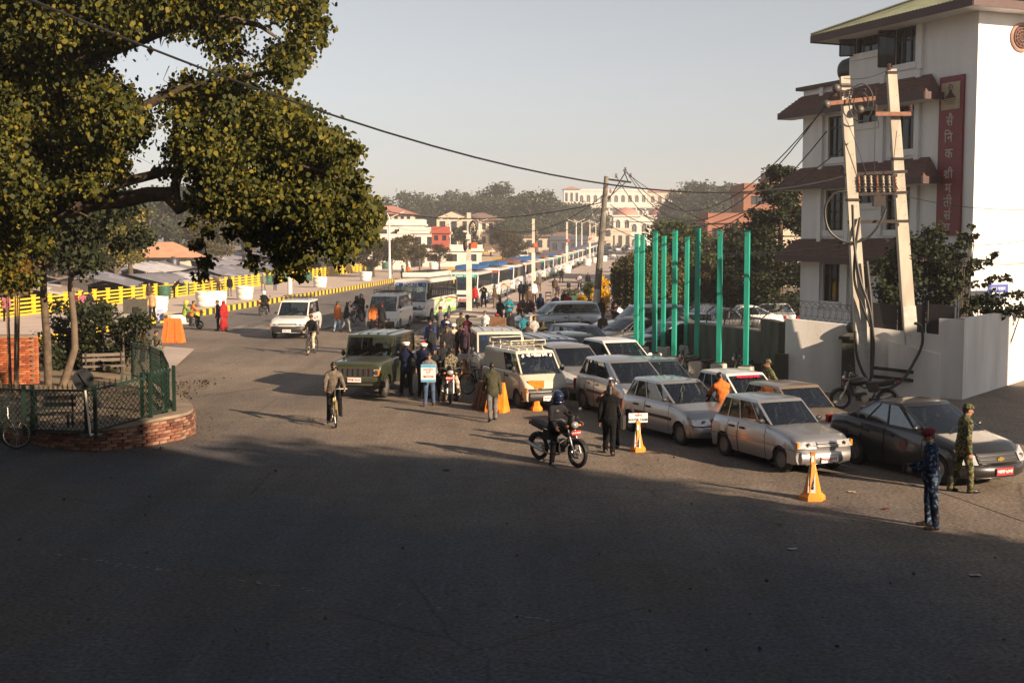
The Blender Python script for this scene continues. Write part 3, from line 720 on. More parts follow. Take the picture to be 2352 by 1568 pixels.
    for i in range(nx):
        s_ = i/(nx-1); row = []
        e = (abs(s_-.5)*2)**4
        for j in range(9):
            f = -1+j/4; a = gp(s_, 1, 1)
            bow = 0
            if s_ > .85: bow = S['bow']*(1-f*f)*((s_-.85)/.15)
            if s_ < .15: bow = -S['bow']*.6*(1-f*f)*((.15-s_)/.15)
            row.append((a[0]+bow, a[1]*f, hr+(H-hr)*(1-abs(f)**3)*(1-.85*e)))
        rows.append(row)
    rf = MB().grid(rows, 0)
    rf.grid([[(p[0], p[1], p[2]-.03) for p in r_][::-1] for r_ in rows], 1); rf.build('roof', [roofm, SEATM], root, True, 50)
    if S.get('ribs') or kind in ('omni','hiace','jeep'):
        rb = MB()
        for y in (-.35,-.12,.12,.35): rb.bar((cab[2]+.25, y*Wd*.8, H-.004-(abs(y)**3)*.3*(H-hr)), (cab[3]-.2, y*Wd*.8, H-.004-(abs(y)**3)*.3*(H-hr)), .05,.02)
        rb.build('roof_ribs', [roofm], root)
    # wheels
    tm, rm = wheel_meshes(r, S['rim'], .17 if kind != 'bus' else .24)
    tme = tm.mesh('wheel', RUB, True, 40); rme = rm.mesh('rim', [RIMM if S['rim'] == 'alloy' else RIMD, BLK], True, 30)
    for xc in (xf, xr):
        for s in (-1, 1):
            w = mko('wheel', tme, root, (xc, s*(hw-.115), r), 0 if s < 0 else PI); mko('rim', rme, w)
    # front end
    def FX(y, z, out=0):      # point on the nose at height z
        A = sect(L/2, 1); ys = abs(y)/hw; f = min(1, ys); zz = [p[2] for p in A]
        xbase = L/2-plan*1.0*(f**2.4)
        # slope back above the top of the end cap
        top = A[5][2]
        if z > top:
            # find x where the hood reaches z
            xx = [q for q in np.linspace(L/2, L/2-1.0, 40) if zt(q) >= z]
            if xx: xbase = xx[0]-plan*(f**2.4)*max(0,(xx[0]-(L/2-.55))/.55)
        return (xbase+out, y, z)
    nose = sect(L/2, 1)[5][2]; bump_h = {'bus': .34, 'jeep': .20, 'suv': .34}.get(kind, .26); bz = zs+.04 if kind != 'jeep' else .50
    bm = BLK if kind in ('omni','hiace') or S.get('blackbump') else (lowm if kind != 'jeep' else pm)
    if S.get('chromebump'): bm = CHROME
    for sg in (1, -1):
        rows = []
        for t, o in ((0,.0),(.12,.05),(.5,.07),(.88,.05),(1,.0)):
            row = []
            for j in range(15):
                f = -1+j/7; y = f*hw*1.0
                x = L/2-plan*(1 if sg > 0 else .6)*abs(f)**2.4+o
                if abs(f) > .99: x = L/2-.36
                row.append((sg*x, y*(1.005 if abs(f) > .99 else .97), bz+bump_h*t))
            rows.append(row if sg > 0 else row[::-1])
        MB().grid(rows, 0).build('bumper', [bm], root, True, 50)
    gw, gh = S['grille']; gcz = {'hatch800': nose+.03, 'zen': nose+.07, 'ritz': nose+.10, 'sedan': nose+.07,'suv': nose+.03,'jeep': nose-.10,'omni': nose+.12,'hiace': nose+.16,'bus': .98}[kind]
    def patch(name, y0, y1, z0, z1, mat, out=.012, nseg=4, thick=.02, parent=root, taper=None):
        rows = []
        for z in np.linspace(z0, z1, 3):
            row = []
            for y in np.linspace(y0, y1, nseg+1):
                zz = z
                if taper: zz = lerp(z0+taper[0]*(y-y0)/(y1-y0), z1+taper[1]*(y-y0)/(y1-y0), (z-z0)/(z1-z0))
                row.append(FX(y, zz, out))
            rows.append(row)
        m_ = MB().grid(rows, 0)
        e = rows[0]+[r_[-1] for r_ in rows[1:-1]]+rows[-1][::-1]+[r_[0] for r_ in rows[1:-1]][::-1]; n = len(e)
        m_.add(e+[(p[0]-thick-out, p[1], p[2]) for p in e], [(i, i+n, (i+1)%n+n, (i+1)%n) for i in range(n)], 0)
        return m_.build(name, [mat], parent, True, 30)
    if det >= 1:
        if kind == 'bus': patch('grille', -gw, gw, gcz-gh, gcz+gh*.6, BLK)
        else:
            gr = patch('grille', -gw, gw, gcz-gh/2, gcz+gh/2, BLK, .030)
            if S.get('slats'):
                for k in range(S['slats']):
                    y = lerp(-gw*.86, gw*.86, k/(S['slats']-1)); a = FX(y, gcz-gh*.42, .045); b_ = FX(y, gcz+gh*.42, .045)
                    MB().bar(a, b_, .075,.03).build('slat', [CHROME], gr)
                fm = MB()
                for z in (gcz-gh*.5, gcz+gh*.5): fm.bar(FX(-gw,z,.04), FX(gw,z,.04), .03,.03)
                fm.build('grille_frame', [CHROME], gr)
            elif det == 2:
                nb = 3
                for k in range(nb):
                    z = lerp(gcz-gh*.32, gcz+gh*.32, k/(nb-1)); pts = [FX(y, z, .036) for y in np.linspace(-gw*.96, gw*.96, 7)]
                    MB().tube(pts, .009 if kind != 'sedan' else .012, 6).build('slat', [CHROME if kind in ('sedan','omni','zen') else pm], gr)
        lw = {'rect': (gw+.03, hw*.93), 'oval': (gw+.03, hw*.93), 'swept': (gw+.04 if kind == 'sedan' else hw*.50, hw*.97), 'square': (gw+.03, hw*.90)}[S['lamp']]
        lh = {'rect': .135, 'oval': .15, 'swept': .17, 'square': .20}[S['lamp']]
        if kind == 'bus': lh = .20; lw = (.48, .92)
        for s in (-1, 1):
            tp = (0, .10) if S['lamp'] == 'swept' else ((0,-.02) if S['lamp'] == 'oval' else None)
            if S['lamp'] == 'swept' and kind != 'sedan': tp = (.02, .20)
            hl_ = patch('headlight', s*lw[0], s*lw[1], gcz-lh*.5, gcz+lh*.5, LAMP, .034, 4, taper=tp)
            if s > 0: pass
            if det == 2:
                pc = FX(s*lerp(lw[0],lw[1],.42), gcz, .034); MB().lathe([(lh*.38,0),(lh*.34,.012),(0,.004)], 12, pc, 0, 'x').build('reflector', [CHROME], hl_, True)
                if S['lamp'] in ('square','rect'): MB().box(FX(s*(lw[1]-.01), gcz, .026), (.05,.045,lh*.9), 0).build('indicator', [AMBER], root)
        if plate:
            pz = {'hatch800': bz+.10, 'zen': bz+.10, 'ritz': bz+.1, 'sedan': bz+.13, 'suv': bz+.1, 'jeep': bz+.10, 'omni': bz+.08, 'hiace': bz+.12, 'bus': bz+.17}[kind]
            pw = .42 if kind != 'bus' else .5
            pp = MB().box((L/2+.085, 0 if kind != 'hatch800' else .02, pz), (.012, pw, .14 if kind != 'bus' else .16), 0).build('number_plate', [PRED if plate[0] == 'red' else PWHITE], root)
            if det == 2:
                tmb = MB(); put_text(tmb, plate[1], .085, (L/2+.0925, 0, pz), (0,1,0), (0,0,1), 0, .001, .003)
                tmb.build('plate_lettering', [LWHITE if plate[0] == 'red' else LRED], pp)
    for s in (-1, 1):
        z1, z0 = {'sedan': (.95,.78)}.get(kind, (zt(-L/2)-.02, zt(-L/2)-.32))
        MB().box((-L/2+.05, s*hw*.80, (z0+z1)/2), (.10, hw*.26, z1-z0), 0).build('tail_light', [TAILR], root)
    # mirrors, wipers, trim
    if det >= 1:
        for s in (-1, 1):
            p = gp(.93, .16, s); m_ = MB()
            if kind == 'bus': m_.tube([gp(.99,.9,s), (cab[1]+.35, s*(hw+.10), 2.1), (cab[1]+.38, s*(hw+.12), 1.75)], .018, 6); m_.box((cab[1]+.38, s*(hw+.12), 1.6), (.06,.17,.34), 0)
            else: m_.bar(p, (p[0]+.02, p[1]+s*.08, p[2]), .04,.04); m_.ell((p[0]+.03, p[1]+s*.12, p[2]+.02), (.04,.08,.055) if not boxy else (.035,.07,.10), 10, 6)
            m_.build('side_mirror', [BLK if kind not in ('sedan','ritz') else pm], root, True)
        for y in (-.35, .12):
            a = wp(y*1.2, tb[1]-.02, True, -.02); b_ = wp(y*1.2+.42, tb[1]+.18, True, -.02)
            MB().bar(a, b_, .022, .015).build('wiper', [BLK], root)
    if S.get('strip') or kind in ('zen','ritz','suv'):
        for s in (-1, 1):
            m_ = MB(); x0, x1 = xr+ra+.02, xf-ra-.02; n = 6
            for k in range(n):
                a = sect(lerp(x0,x1,k/n), s)[2]; b_ = sect(lerp(x0,x1,(k+1)/n), s)[2]; m_.bar((a[0],a[1]+s*.004,a[2]), (b_[0],b_[1]+s*.004,b_[2]), .025,.07)
            m_.build('side_strip', [BLK], root)
    if kind == 'jeep' or S.get('flare'):
        for xc in (xf, xr):
            for s in (-1, 1):
                m_ = MB(); pts = [(xc+ra*1.06*math.cos(a), s*(hw+.03), r*.98+ra*1.06*math.sin(a)) for a in np.linspace(0, PI, 11)]
                for p, q in zip(pts[:-1], pts[1:]): m_.bar(p, q, .12, .045, up=(0,1,0))
                m_.build('wheel_flare', [pm if kind == 'jeep' else BLK], root, True)
    if kind != 'bus' or det == 2:
        # seats, dashboard, wheel
        zf = zs+.12; fx = lerp(cab[0], cab[1], .55) if kind not in ('omni','hiace','bus') else cab[1]-.75
        if kind == 'bus': rowsx = [cab[1]-.9-.85*k for k in range(7)]
        elif kind == 'hiace': rowsx = [fx, fx-.9, fx-1.8]
        elif kind == 'omni': rowsx = [fx]
        else: rowsx = [fx, max(fx-.85, cab[0]+.35)]
        base = zt(0)-.55
        for x in rowsx:
            for y in (-hw*.46, hw*.46):
                m_ = MB(); m_.box((x, y, base), (.48,.46,.14), 0); m_.box((x-.24, y, base+.33), (.12,.44,.62), 0, Matrix.Rotation(R(-12),3,'Y')); m_.box((x-.32, y, base+.72), (.07,.24,.16), 0)
                m_.build('seat', [seatm or SEATM], root, True)
        MB().box((cab[1]-.22, 0, zt(cab[1])-.13), (.42, wbl*1.7, .20), 0).build('dashboard', [BLK], root)
        sw = MB(); c = Vector((cab[1]-.55, -hw*.46, zt(cab[1])-.02)); rr = .18
        rot = Matrix.Rotation(R(-62),3,'Y'); sw.tube([c+rot@Vector((rr*math.cos(a), rr*math.sin(a),0)) for a in np.linspace(0,2*PI,17)], .016, 6); sw.bar(c, c+rot@Vector((0,0,-.3)), .05)
        sw.build('steering_wheel', [BLK], root, True)
    if rack: roof_rack(root, S, rack, hr, H)
    root['_S'] = 0; del root['_S']
    return root, dict(S=S, sect=sect, gp=gp, wp=wp, FX=FX, zt=zt, hw=hw, xf=xf, xr=xr, bz=bz)
def roof_rack(root, S, rack, hr, H):
    m0, x0, x1, w, zb_, hh = rack     # material, rear, front, half width, base height above the roof, height
    z = H+zb_; m_ = MB(); t = .022
    for zz in (z, z+hh):
        for y in (-w, w): m_.bar((x0,y,zz), (x1,y,zz), t)
        for x in (x0, x1): m_.bar((x,-w,zz), (x,w,zz), t)
    for x in np.linspace(x0, x1, max(3, int((x1-x0)/.6)+1)):
        for y in (-w, w): m_.bar((x,y,z), (x,y,z+hh), t*.8)
        m_.bar((x,-w,z), (x,w,z), t)
    for y in np.linspace(-w, w, 6)[1:-1]: m_.bar((x0,y,z+.012), (x1,y,z+.012), t*.8)
    for x in (x0+.2, (x0+x1)/2, x1-.2):
        for s in (-1,1): m_.bar((x, s*w*.96, z), (x, s*min(w*1.02, S['W']*.43), hr-.02), .04,.02)
    m_.build('roof_rack', [m0], root)
def place_wheel(kind, p, ang, side=-1, axle='f'):
    """centre of a vehicle whose wheel (side -1 = its right) stands at ground point p"""
    S = SPECS[kind]; xf = S['L']/2-S['fo']; x = xf if axle == 'f' else xf-S['wb']; y = side*(S['W']/2-.05)
    a = R(ang); return (p[0]-(x*math.cos(a)-y*math.sin(a)), p[1]-(x*math.sin(a)+y*math.cos(a)))
# two-wheelers --------------------------------------------------------------
CH2 = M('chrome_dull', (.45,.44,.42), .3, 1.0, var=.1)
def bike_wheel(mb_t, mb_r, c, r, w, spokes=18, tr=None):
    tr = tr or w/2; n = 28
    pts = [(c[0]+(r-tr)*math.cos(a), 0, c[2]+(r-tr)*math.sin(a)) for a in np.linspace(0, 2*PI, n+1)]
    mb_t.tube(pts, tr, 8, 0, False)
    rr = r-2*tr-.005
    mb_r.tube([(c[0]+rr*math.cos(a), 0, c[2]+rr*math.sin(a)) for a in np.linspace(0, 2*PI, n+1)], .012, 6, 0, False)
    mb_r.lathe([(.02,-.05),(.035,-.03),(.035,.03),(.02,.05)], 10, c, 0, 'y')
    for k in range(spokes):
        a = 2*PI*k/spokes; mb_r.bar((c[0]+.03*math.cos(a), (.03 if k%2 else -.03), c[2]+.03*math.sin(a)), (c[0]+rr*math.cos(a), 0, c[2]+rr*math.sin(a)), .005)
def motorbike(label, loc, ang, col='black', plate='बा४५प ४२१०', group=None, det=2, tank=None, cowl=True, parked=False, z=0.0):
    root = thing('motorcycle', label, 'motorcycle', (loc[0], loc[1], z+gz(loc[1])), R(ang), group)
    pc = paint('bike_'+col, CLOTH[col], .2, .25)
    r = .30; A = (-.64,0,r); B = (.64,0,r)
    for c, nm in ((A,'wheel'),(B,'wheel')):
        t, q = MB(), MB(); bike_wheel(t, q, c, r, .09, 14); w = t.build(nm, [RUB], root, True); q.build('rim', [CH2], w, True)
    f = MB(); hd = (.40,0,.84)
    f.tube([hd, (.0,0,.62), (-.35,0,.66), (-.85,0,.74)], .022, 8); f.tube([hd, (.30,0,.45), (.10,0,.26), (-.20,0,.26), (-.35,0,.60)], .02, 8)
    for y in (-.09,.09): f.tube([(-.15,y*.6,.30), (-.64,y,r)], .018, 8)
    f.build('frame', [BLK], root, True)
    fk = MB()
    for y in (-.09,.09): fk.tube([(.64,y,r),(.50,y,.62)], .024, 8); fk.tube([(.50,y,.62),(.40,y,.90)], .017, 8)
    fk.build('fork', [CH2], root, True)
    e = MB(); e.box((.06,0,.38),(.26,.22,.22),0); e.lathe([(.075,-.0),(.09,.03),(.08,.12),(.05,.13)], 12, (.16,0,.44), 1, 'z')
    for k in range(5): e.box((.17,0,.47+k*.022),(.20,.19,.008),1)
    e.lathe([(.10,-.145),(.10,.145)], 14, (-.02,0,.33), 1, 'y'); e.build('engine', [BLK, CH2], root, True)
    tk = MB(); tk.ell((.16,0,.80),(.27,.14,.13), 16, 10, 0, Matrix.Rotation(R(8),3,'Y')); tk.build('fuel_tank', [tank or pc], root, True)
    st = MB(); rows = []
    for x, w_, z in ((.02,.09,.80),(-.12,.13,.785),(-.40,.14,.80),(-.62,.13,.85),(-.82,.08,.88)):
        rows.append([(x,-w_,z-.05),(x,-w_*.9,z),(x,0,z+.015),(x,w_*.9,z),(x,w_,z-.05)])
    st.grid([q[::-1] for q in rows]); st.grid([[(p[0],p[1]*.9,.74) for p in q] for q in rows]); st.build('seat', [M('seat_vinyl',(.014,.013,.013),.6,var=.1)], root, True, 60)
    sp = MB()
    for s in (-1,1): sp.add([(-.05,s*.10,.72),(-.36,s*.12,.72),(-.40,s*.12,.52),(-.15,s*.10,.50)], [(0,1,2,3)] if s > 0 else [(3,2,1,0)], 0); sp.add([(-.36,s*.11,.80),(-.86,s*.10,.86),(-.80,s*.10,.76),(-.40,s*.12,.68)], [(0,1,2,3)] if s > 0 else [(3,2,1,0)], 0)
    sp.build('side_panel', [pc], root, True)
    mg = MB()
    for c, a0, a1 in ((B,.3,2.6),(A,.9,3.0)):
        rows = [[(c[0]+.335*math.cos(a), y, c[2]+.335*math.sin(a)-(abs(y)*.25)) for y in (-.06,-.03,0,.03,.06)] for a in np.linspace(a0,a1,9)]
        mg.grid(rows); mg.grid([q[::-1] for q in [[(p[0],p[1],p[2]-.004) for p in q] for q in rows]])
    mg.build('mudguard', [BLK if cowl else CH2], root, True)
    ex = MB(); ex.tube([(.20,-.12,.40),(.22,-.14,.26),(0,-.15,.20),(-.30,-.17,.26)], .02, 8); ex.tube([(-.30,-.17,.26),(-.86,-.18,.40)], .045, 10); ex.build('exhaust', [CH2], root, True)
    h = MB()
    for s in (-1,1): h.tube([(.40,0,.93),(.40,s*.10,.96),(.36,s*.22,1.02),(.24,s*.36,1.00)], .012, 8, 0); h.tube([(.29,s*.30,1.01),(.21,s*.385,.995)], .019, 8, 1)
    h.build('handlebar', [CH2, BLK], root, True)
    mi = MB()
    for s in (-1,1): mi.tube([(.33,s*.26,1.02),(.36,s*.30,1.16)], .006, 6); mi.ell((.36,s*.31,1.20),(.02,.055,.04),10,6)
    mi.build('mirror', [BLK], root, True)
    if cowl:
        c = MB(); rows = []
        for t in np.linspace(0,1,6):
            rr = .05+.09*math.sin(PI*(.15+.75*t)); rows.append([(.47+.07*math.cos(a)*1.2, rr*math.sin(a), .80+.30*t) for a in np.linspace(-1.7,1.7,9)])
        c.grid([q for q in rows]); c.build('cowl', [pc], root, True)
    hl = MB(); hl.ell((.54,0,.90),(.07,.10,.075),14,8); hl.build('headlight', [LAMP], root, True)
    for s in (-1,1): MB().ell((.50,s*.17,.88),(.035,.04,.025),8,6).build('indicator', [AMBER], root, True)
    pl_ = MB().box((.585,0,.74),(.01,.24,.10),0).build('number_plate', [PRED], root)
    if det == 2:
        tm = MB(); put_text(tm, plate, .05, (.5915,0,.74), (0,1,0), (0,0,1), 0, .0008, .002); tm.build('plate_lettering', [LWHITE], pl_)
    MB().box((-.90,0,.80),(.04,.14,.07)).build('tail_light', [TAILR], root)
    if det == 2:
        cg = MB(); cg.tube([(.34,0,.62),(.36,-.26,.52),(.36,-.28,.36),(.28,-.10,.26),(.28,.10,.26),(.36,.28,.36),(.36,.26,.52),(.34,0,.62)], .011, 6); cg.build('crash_guard', [CH2], root, True)
    if parked: MB().tube([(-.05,.12,.28),(-.12,.24,.0)], .012, 6).build('side_stand', [BLK], root)
    return root
def scooter(label, loc, ang, z=0.0, col='lime'):
    root = thing('scooter', label, 'scooter', (loc[0], loc[1], z), R(ang)); pc = paint('scooter_white', (.6,.6,.58), 0, .2); wh = paint('scooter_'+col, CLOTH[col], 0, .2)
    r = .23
    for c in ((-.6,0,r),(.62,0,r)):
        t, q = MB(), MB(); bike_wheel(t, q, c, r, .10, 5); w = t.build('wheel', [RUB], root, True); q.build('rim', [RIMM], w, True)
    b = MB(); rows = []
    for x, w_, z0, z1 in ((-.95,.05,.62,.78),(-.8,.15,.45,.80),(-.45,.19,.32,.80),(-.15,.17,.28,.74),(-.08,.15,.26,.36),(.22,.16,.24,.33),(.32,.17,.24,.42)):
        rows.append([(x,-w_*.6,z0),(x,-w_,lerp(z0,z1,.5)),(x,-w_*.8,z1),(x,w_*.8,z1),(x,w_,lerp(z0,z1,.5)),(x,w_*.6,z0)])
    b.grid(rows, close=True); b.build('body', [pc], root, True, 50)
    a = MB(); rows = [[(x,-w_,z_),(x+.06,-w_*.5,z_),(x+.08,0,z_),(x+.06,w_*.5,z_),(x,w_,z_)] for x,w_,z_ in ((.40,.17,.28),(.42,.20,.55),(.36,.15,.80),(.30,.12,.95))]
    a.grid(rows); a.grid([[(p[0]-.02,p[1],p[2]) for p in q][::-1] for q in rows]); a.build('leg_shield', [wh], root, True)
    MB().ell((-.45,0,.82),(.36,.14,.05),14,6).build('seat', [BLK], root, True)
    h = MB(); h.ell((.28,0,.99),(.09,.14,.07),12,6,0); h.tube([(.26,-.34,1.02),(.28,0,1.02),(.26,.34,1.02)],.016,6,1); h.tube([(.58,0,.25),(.34,0,.85)],.03,8,1); h.build('handlebar', [pc,BLK], root, True)
    MB().ell((.37,0,.98),(.03,.08,.05),10,6).build('headlight', [LAMP], root, True)
    MB().box((-.97,0,.66),(.03,.16,.08)).build('tail_light', [TAILR], root); MB().box((-.99,0,.52),(.01,.18,.12)).build('number_plate', [PRED], root)
    return root
def bicycle(label, loc, ang, z=0.0, col=(.30,.25,.15), steer=0.0, lean=0):
    root = thing('bicycle', label, 'bicycle', (loc[0], loc[1], z), R(ang)); root.rotation_euler = (R(lean),0,R(ang)); pm = M('bicycle_frame_%d' % int(col[0]*1000), col, .35, .4, var=.15)
    r = .335; A = (-.52,0,r); B = (.56,0,r)
    for c in (A, B):
        t, q = MB(), MB(); bike_wheel(t, q, c, r, .044, 20, .021); w = t.build('wheel', [RUB], root, True); q.build('rim', [CH2], w, True)
    f = MB(); bb = (-.08,0,.30); st = (-.24,0,.80); hd = (.36,0,.80); hb = (.40,0,.68)
    for a, b in ((bb,st),(st,hd),(bb,hb),(hd,hb)): f.tube([a,b], .018, 8)
    for y in (-.05,.05): f.tube([A[:1]+(y,)+A[2:], bb], .011, 6); f.tube([A[:1]+(y,)+A[2:], st], .009, 6); f.tube([B[:1]+(y,)+B[2:], (.42,y*.8,.66), (.40,0,.70)], .012, 6)
    f.build('frame', [pm], root, True)
    MB().ell((-.27,0,.87),(.14,.09,.035),12,6).build('saddle', [BLK], root, True)
    h = MB(); h.tube([(.38,0,.78),(.37,0,.96)], .014, 6); h.tube([(.34,-.31,.97),(.40,-.12,.98),(.40,.12,.98),(.34,.31,.97)], .013, 8); h.build('handlebar', [CH2], root, True)
    p = MB(); p.lathe([(.09,-.006),(.09,.006)],16,(-.08,-.05,.30),0,'y'); p.tube([(-.08,-.06,.30),(.0,-.09,.15)],.010,6); p.tube([(-.08,.06,.30),(-.16,.09,.45)],.010,6); p.box((.0,-.13,.15),(.09,.08,.02)); p.box((-.16,.13,.45),(.09,.08,.02)); p.build('crankset', [CH2], root)
    mg = MB()
    for c, a0, a1 in ((B,.5,2.4),(A,.8,3.0)): mg.grid([[(c[0]+.36*math.cos(a), y, c[2]+.36*math.sin(a)) for y in (-.025,0,.025)] for a in np.linspace(a0,a1,9)])
    mg.build('mudguard', [pm], root, True)
    return root
# ---------------------------------------------------------------- ground
def asphalt(name, base, dust, sc1=.12, shade_tint=None):
    m = bpy.data.materials.new(name); m.use_nodes = True; nt = m.node_tree; b = nt.nodes['Principled BSDF']; N = nt.nodes.new; Lk = nt.links.new
    tc = N('ShaderNodeTexCoord'); b.inputs['Roughness'].default_value = .88; b.inputs['Specular IOR Level'].default_value = .3
    def noise(s, d, st=None):
        n = N('ShaderNodeTexNoise'); n.inputs['Scale'].default_value = s; n.inputs['Detail'].default_value = d; n.inputs['Roughness'].default_value = .6
        if st: mp = N('ShaderNodeMapping'); mp.inputs['Scale'].default_value = st; mp.inputs['Rotation'].default_value = (0,0,.9); Lk(tc.outputs['Object'], mp.inputs[0]); Lk(mp.outputs[0], n.inputs['Vector'])
        else: Lk(tc.outputs['Object'], n.inputs['Vector'])
        return n
    big = noise(sc1, 5); streak = noise(.5, 4, (1.6,.16,1)); fine = noise(15, 7); med = noise(2.2, 6)
    r1 = N('ShaderNodeMapRange'); r1.inputs['From Min'].default_value = .38; r1.inputs['From Max'].default_value = .68; Lk(big.outputs['Fac'], r1.inputs[0])
    mx = N('ShaderNodeMix'); mx.data_type = 'RGBA'; mx.inputs['A'].default_value = base+(1,); mx.inputs['B'].default_value = dust+(1,); Lk(r1.outputs[0], mx.inputs['Factor'])
    cc = mx.outputs['Result']
    if shade_tint:        # foreground shade painted into the asphalt colour, fading raggedly across the shadow edge
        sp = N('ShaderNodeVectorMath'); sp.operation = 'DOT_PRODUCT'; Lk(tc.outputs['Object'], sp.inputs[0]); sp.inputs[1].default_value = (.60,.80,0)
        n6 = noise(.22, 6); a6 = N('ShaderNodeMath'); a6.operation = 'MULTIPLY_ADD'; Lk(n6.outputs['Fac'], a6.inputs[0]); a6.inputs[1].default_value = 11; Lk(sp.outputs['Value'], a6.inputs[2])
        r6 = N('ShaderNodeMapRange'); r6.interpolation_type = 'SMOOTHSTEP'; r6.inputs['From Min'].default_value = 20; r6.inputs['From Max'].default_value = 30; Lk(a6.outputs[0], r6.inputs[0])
        m7 = N('ShaderNodeMix'); m7.data_type = 'RGBA'; m7.inputs['A'].default_value = shade_tint+(1,); m7.inputs['B'].default_value = (.054,.049,.046,1); n7 = noise(.16, 5); r7 = N('ShaderNodeMapRange'); r7.inputs['From Min'].default_value = .42; r7.inputs['From Max'].default_value = .62; Lk(n7.outputs['Fac'], r7.inputs[0]); Lk(r7.outputs[0], m7.inputs['Factor'])
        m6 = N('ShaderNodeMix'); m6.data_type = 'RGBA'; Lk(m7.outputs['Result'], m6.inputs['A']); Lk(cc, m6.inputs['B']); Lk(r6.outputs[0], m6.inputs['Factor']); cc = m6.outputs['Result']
    def mul(c, n, lo, hi, a=.3, z=.7):
        r = N('ShaderNodeMapRange'); r.inputs['From Min'].default_value = a; r.inputs['From Max'].default_value = z; r.inputs['To Min'].default_value = lo; r.inputs['To Max'].default_value = hi; Lk(n.outputs['Fac'], r.inputs[0])
        v = N('ShaderNodeVectorMath'); v.operation = 'SCALE'; Lk(c, v.inputs[0]); Lk(r.outputs[0], v.inputs['Scale']); return v.outputs[0]
    c = mul(cc, streak, .80, 1.24); c = mul(c, med, .88, 1.14); c = mul(c, fine, .35, 1.7)
    # a few tar patches and dark drips
    wv = N('ShaderNodeMix'); wv.data_type = 'VECTOR'; wv.inputs['Factor'].default_value = .12; wn_ = noise(.9, 4); Lk(tc.outputs['Object'], wv.inputs[4]); Lk(wn_.outputs['Color'], wv.inputs[5])
    vo = N('ShaderNodeTexVoronoi'); vo.feature = 'DISTANCE_TO_EDGE'; vo.inputs['Scale'].default_value = .24; Lk(wv.outputs[1], vo.inputs['Vector'])
    cr_ = N('ShaderNodeMapRange'); cr_.inputs['From Max'].default_value = .006; cr_.inputs['To Min'].default_value = .55; cr_.inputs['To Max'].default_value = 1; Lk(vo.outputs['Distance'], cr_.inputs[0])
    cmn = noise(.11, 2); cm = N('ShaderNodeMapRange'); cm.inputs['From Min'].default_value = .50; cm.inputs['From Max'].default_value = .54; Lk(cmn.outputs['Fac'], cm.inputs[0]); cx = N('ShaderNodeMix'); cx.inputs[2].default_value = 1.0; Lk(cm.outputs[0], cx.inputs[0]); Lk(cr_.outputs[0], cx.inputs[3])
    cs_ = N('ShaderNodeVectorMath'); cs_.operation = 'SCALE'; Lk(c, cs_.inputs[0]); Lk(cx.outputs[0], cs_.inputs['Scale']); c = cs_.outputs[0]
    st = noise(3.2, 3); r5 = N('ShaderNodeMapRange'); r5.inputs['From Min'].default_value = .62; r5.inputs['From Max'].default_value = .74; r5.inputs['To Min'].default_value = 1; r5.inputs['To Max'].default_value = .62; Lk(st.outputs['Fac'], r5.inputs[0])
    v = N('ShaderNodeVectorMath'); v.operation = 'SCALE'; Lk(c, v.inputs[0]); Lk(r5.outputs[0], v.inputs['Scale']); c = v.outputs[0]
    Lk(c, b.inputs['Base Color'])
    bp = N('ShaderNodeBump'); bp.inputs['Strength'].default_value = .45; bp.inputs['Distance'].default_value = .012; Lk(fine.outputs['Fac'], bp.inputs['Height']); Lk(bp.outputs[0], b.inputs['Normal'])
    return m
ROADM = asphalt('asphalt', (.125,.104,.087), (.215,.172,.132), shade_tint=(.041,.049,.064)); ROADF = asphalt('asphalt_street', (.115,.104,.098), (.155,.136,.122), .06)
EARTH = M('earth', (.11,.085,.058), .95, col2=(.17,.135,.095), scale=.5, bump=.4, bscale=9)
DIRT = M('park_soil', (.13,.095,.058), .95, col2=(.25,.19,.12), scale=1.1, bump=.6, bscale=14)
CONC = M('plaza_concrete', (.36,.29,.25), .85, col2=(.46,.38,.33), scale=.35, bump=.1, bscale=20)
CONCG = M('apron_concrete', (.24,.215,.19), .88, col2=(.31,.275,.24), scale=.4, bump=.15, bscale=20)
PROM = M('promenade_paving', (.45,.36,.30), .85, col2=(.53,.43,.365), scale=.5, bump=.1, bscale=20)
YEL = M('paint_yellow', (.62,.40,.02), .55, col2=(.72,.50,.04), scale=5); KBLK = M('kerb_black', (.03,.028,.025), .8, var=.3)
def strip_surface(name, left, right, z, mat, kind='structure', sub=None):
    """a sheet between two polylines with the same count of points, following the climb of the ground"""
    mb = MB(); rows = []
    for (a, b) in zip(left, right): rows.append([(lerp(a[0],b[0],t), lerp(a[1],b[1],t), z+gz(lerp(a[1],b[1],t))) for t in np.linspace(0,1,4)])
    mb.grid(rows); mb.f = [f[::-1] for f in mb.f] if (Vector(rows[0][1])-Vector(rows[0][0])).cross(Vector(rows[1][0])-Vector(rows[0][0])).z > 0 else mb.f
    return mb.build(name, [mat], kind=kind)
ys = [-80,0,60,160,240,320,400,490,900,2600]
strip_surface('ground', [(-2600,y) for y in ys], [(2600,y) for y in ys], -.02, EARTH)
KY = [20, 40, 60, 73, 91.6, 127.7, 146, 165, 200, 250, 300, 360, 430, 490]
KX = [-25.5, -23.5, -21.6, -20.2, -18.4, -14.5, -12.9, -11.2, -7.9, -3.2, 1.8, 8.0, 15.5, 22]
kx = lambda y: pl(KY, KX, y)
EY = [0, 60, 76, 96, 115.5, 140.6, 200, 300, 400, 490]; EX = [-5, -5.0, -4.4, -1.3, .5, 3.5, 10.4, 22, 33, 43]
ex = lambda y: pl(EY, EX, y)
RY = [20, 50, 73, 102, 165, 200, 235, 290, 360, 440, 490]; RX = [-35, -31.5, -29, -25.9, -21.4, -17.8, -12.9, -6.5, 2.6, 11.5, 17]
rx = lambda y: pl(RY, RX, y)
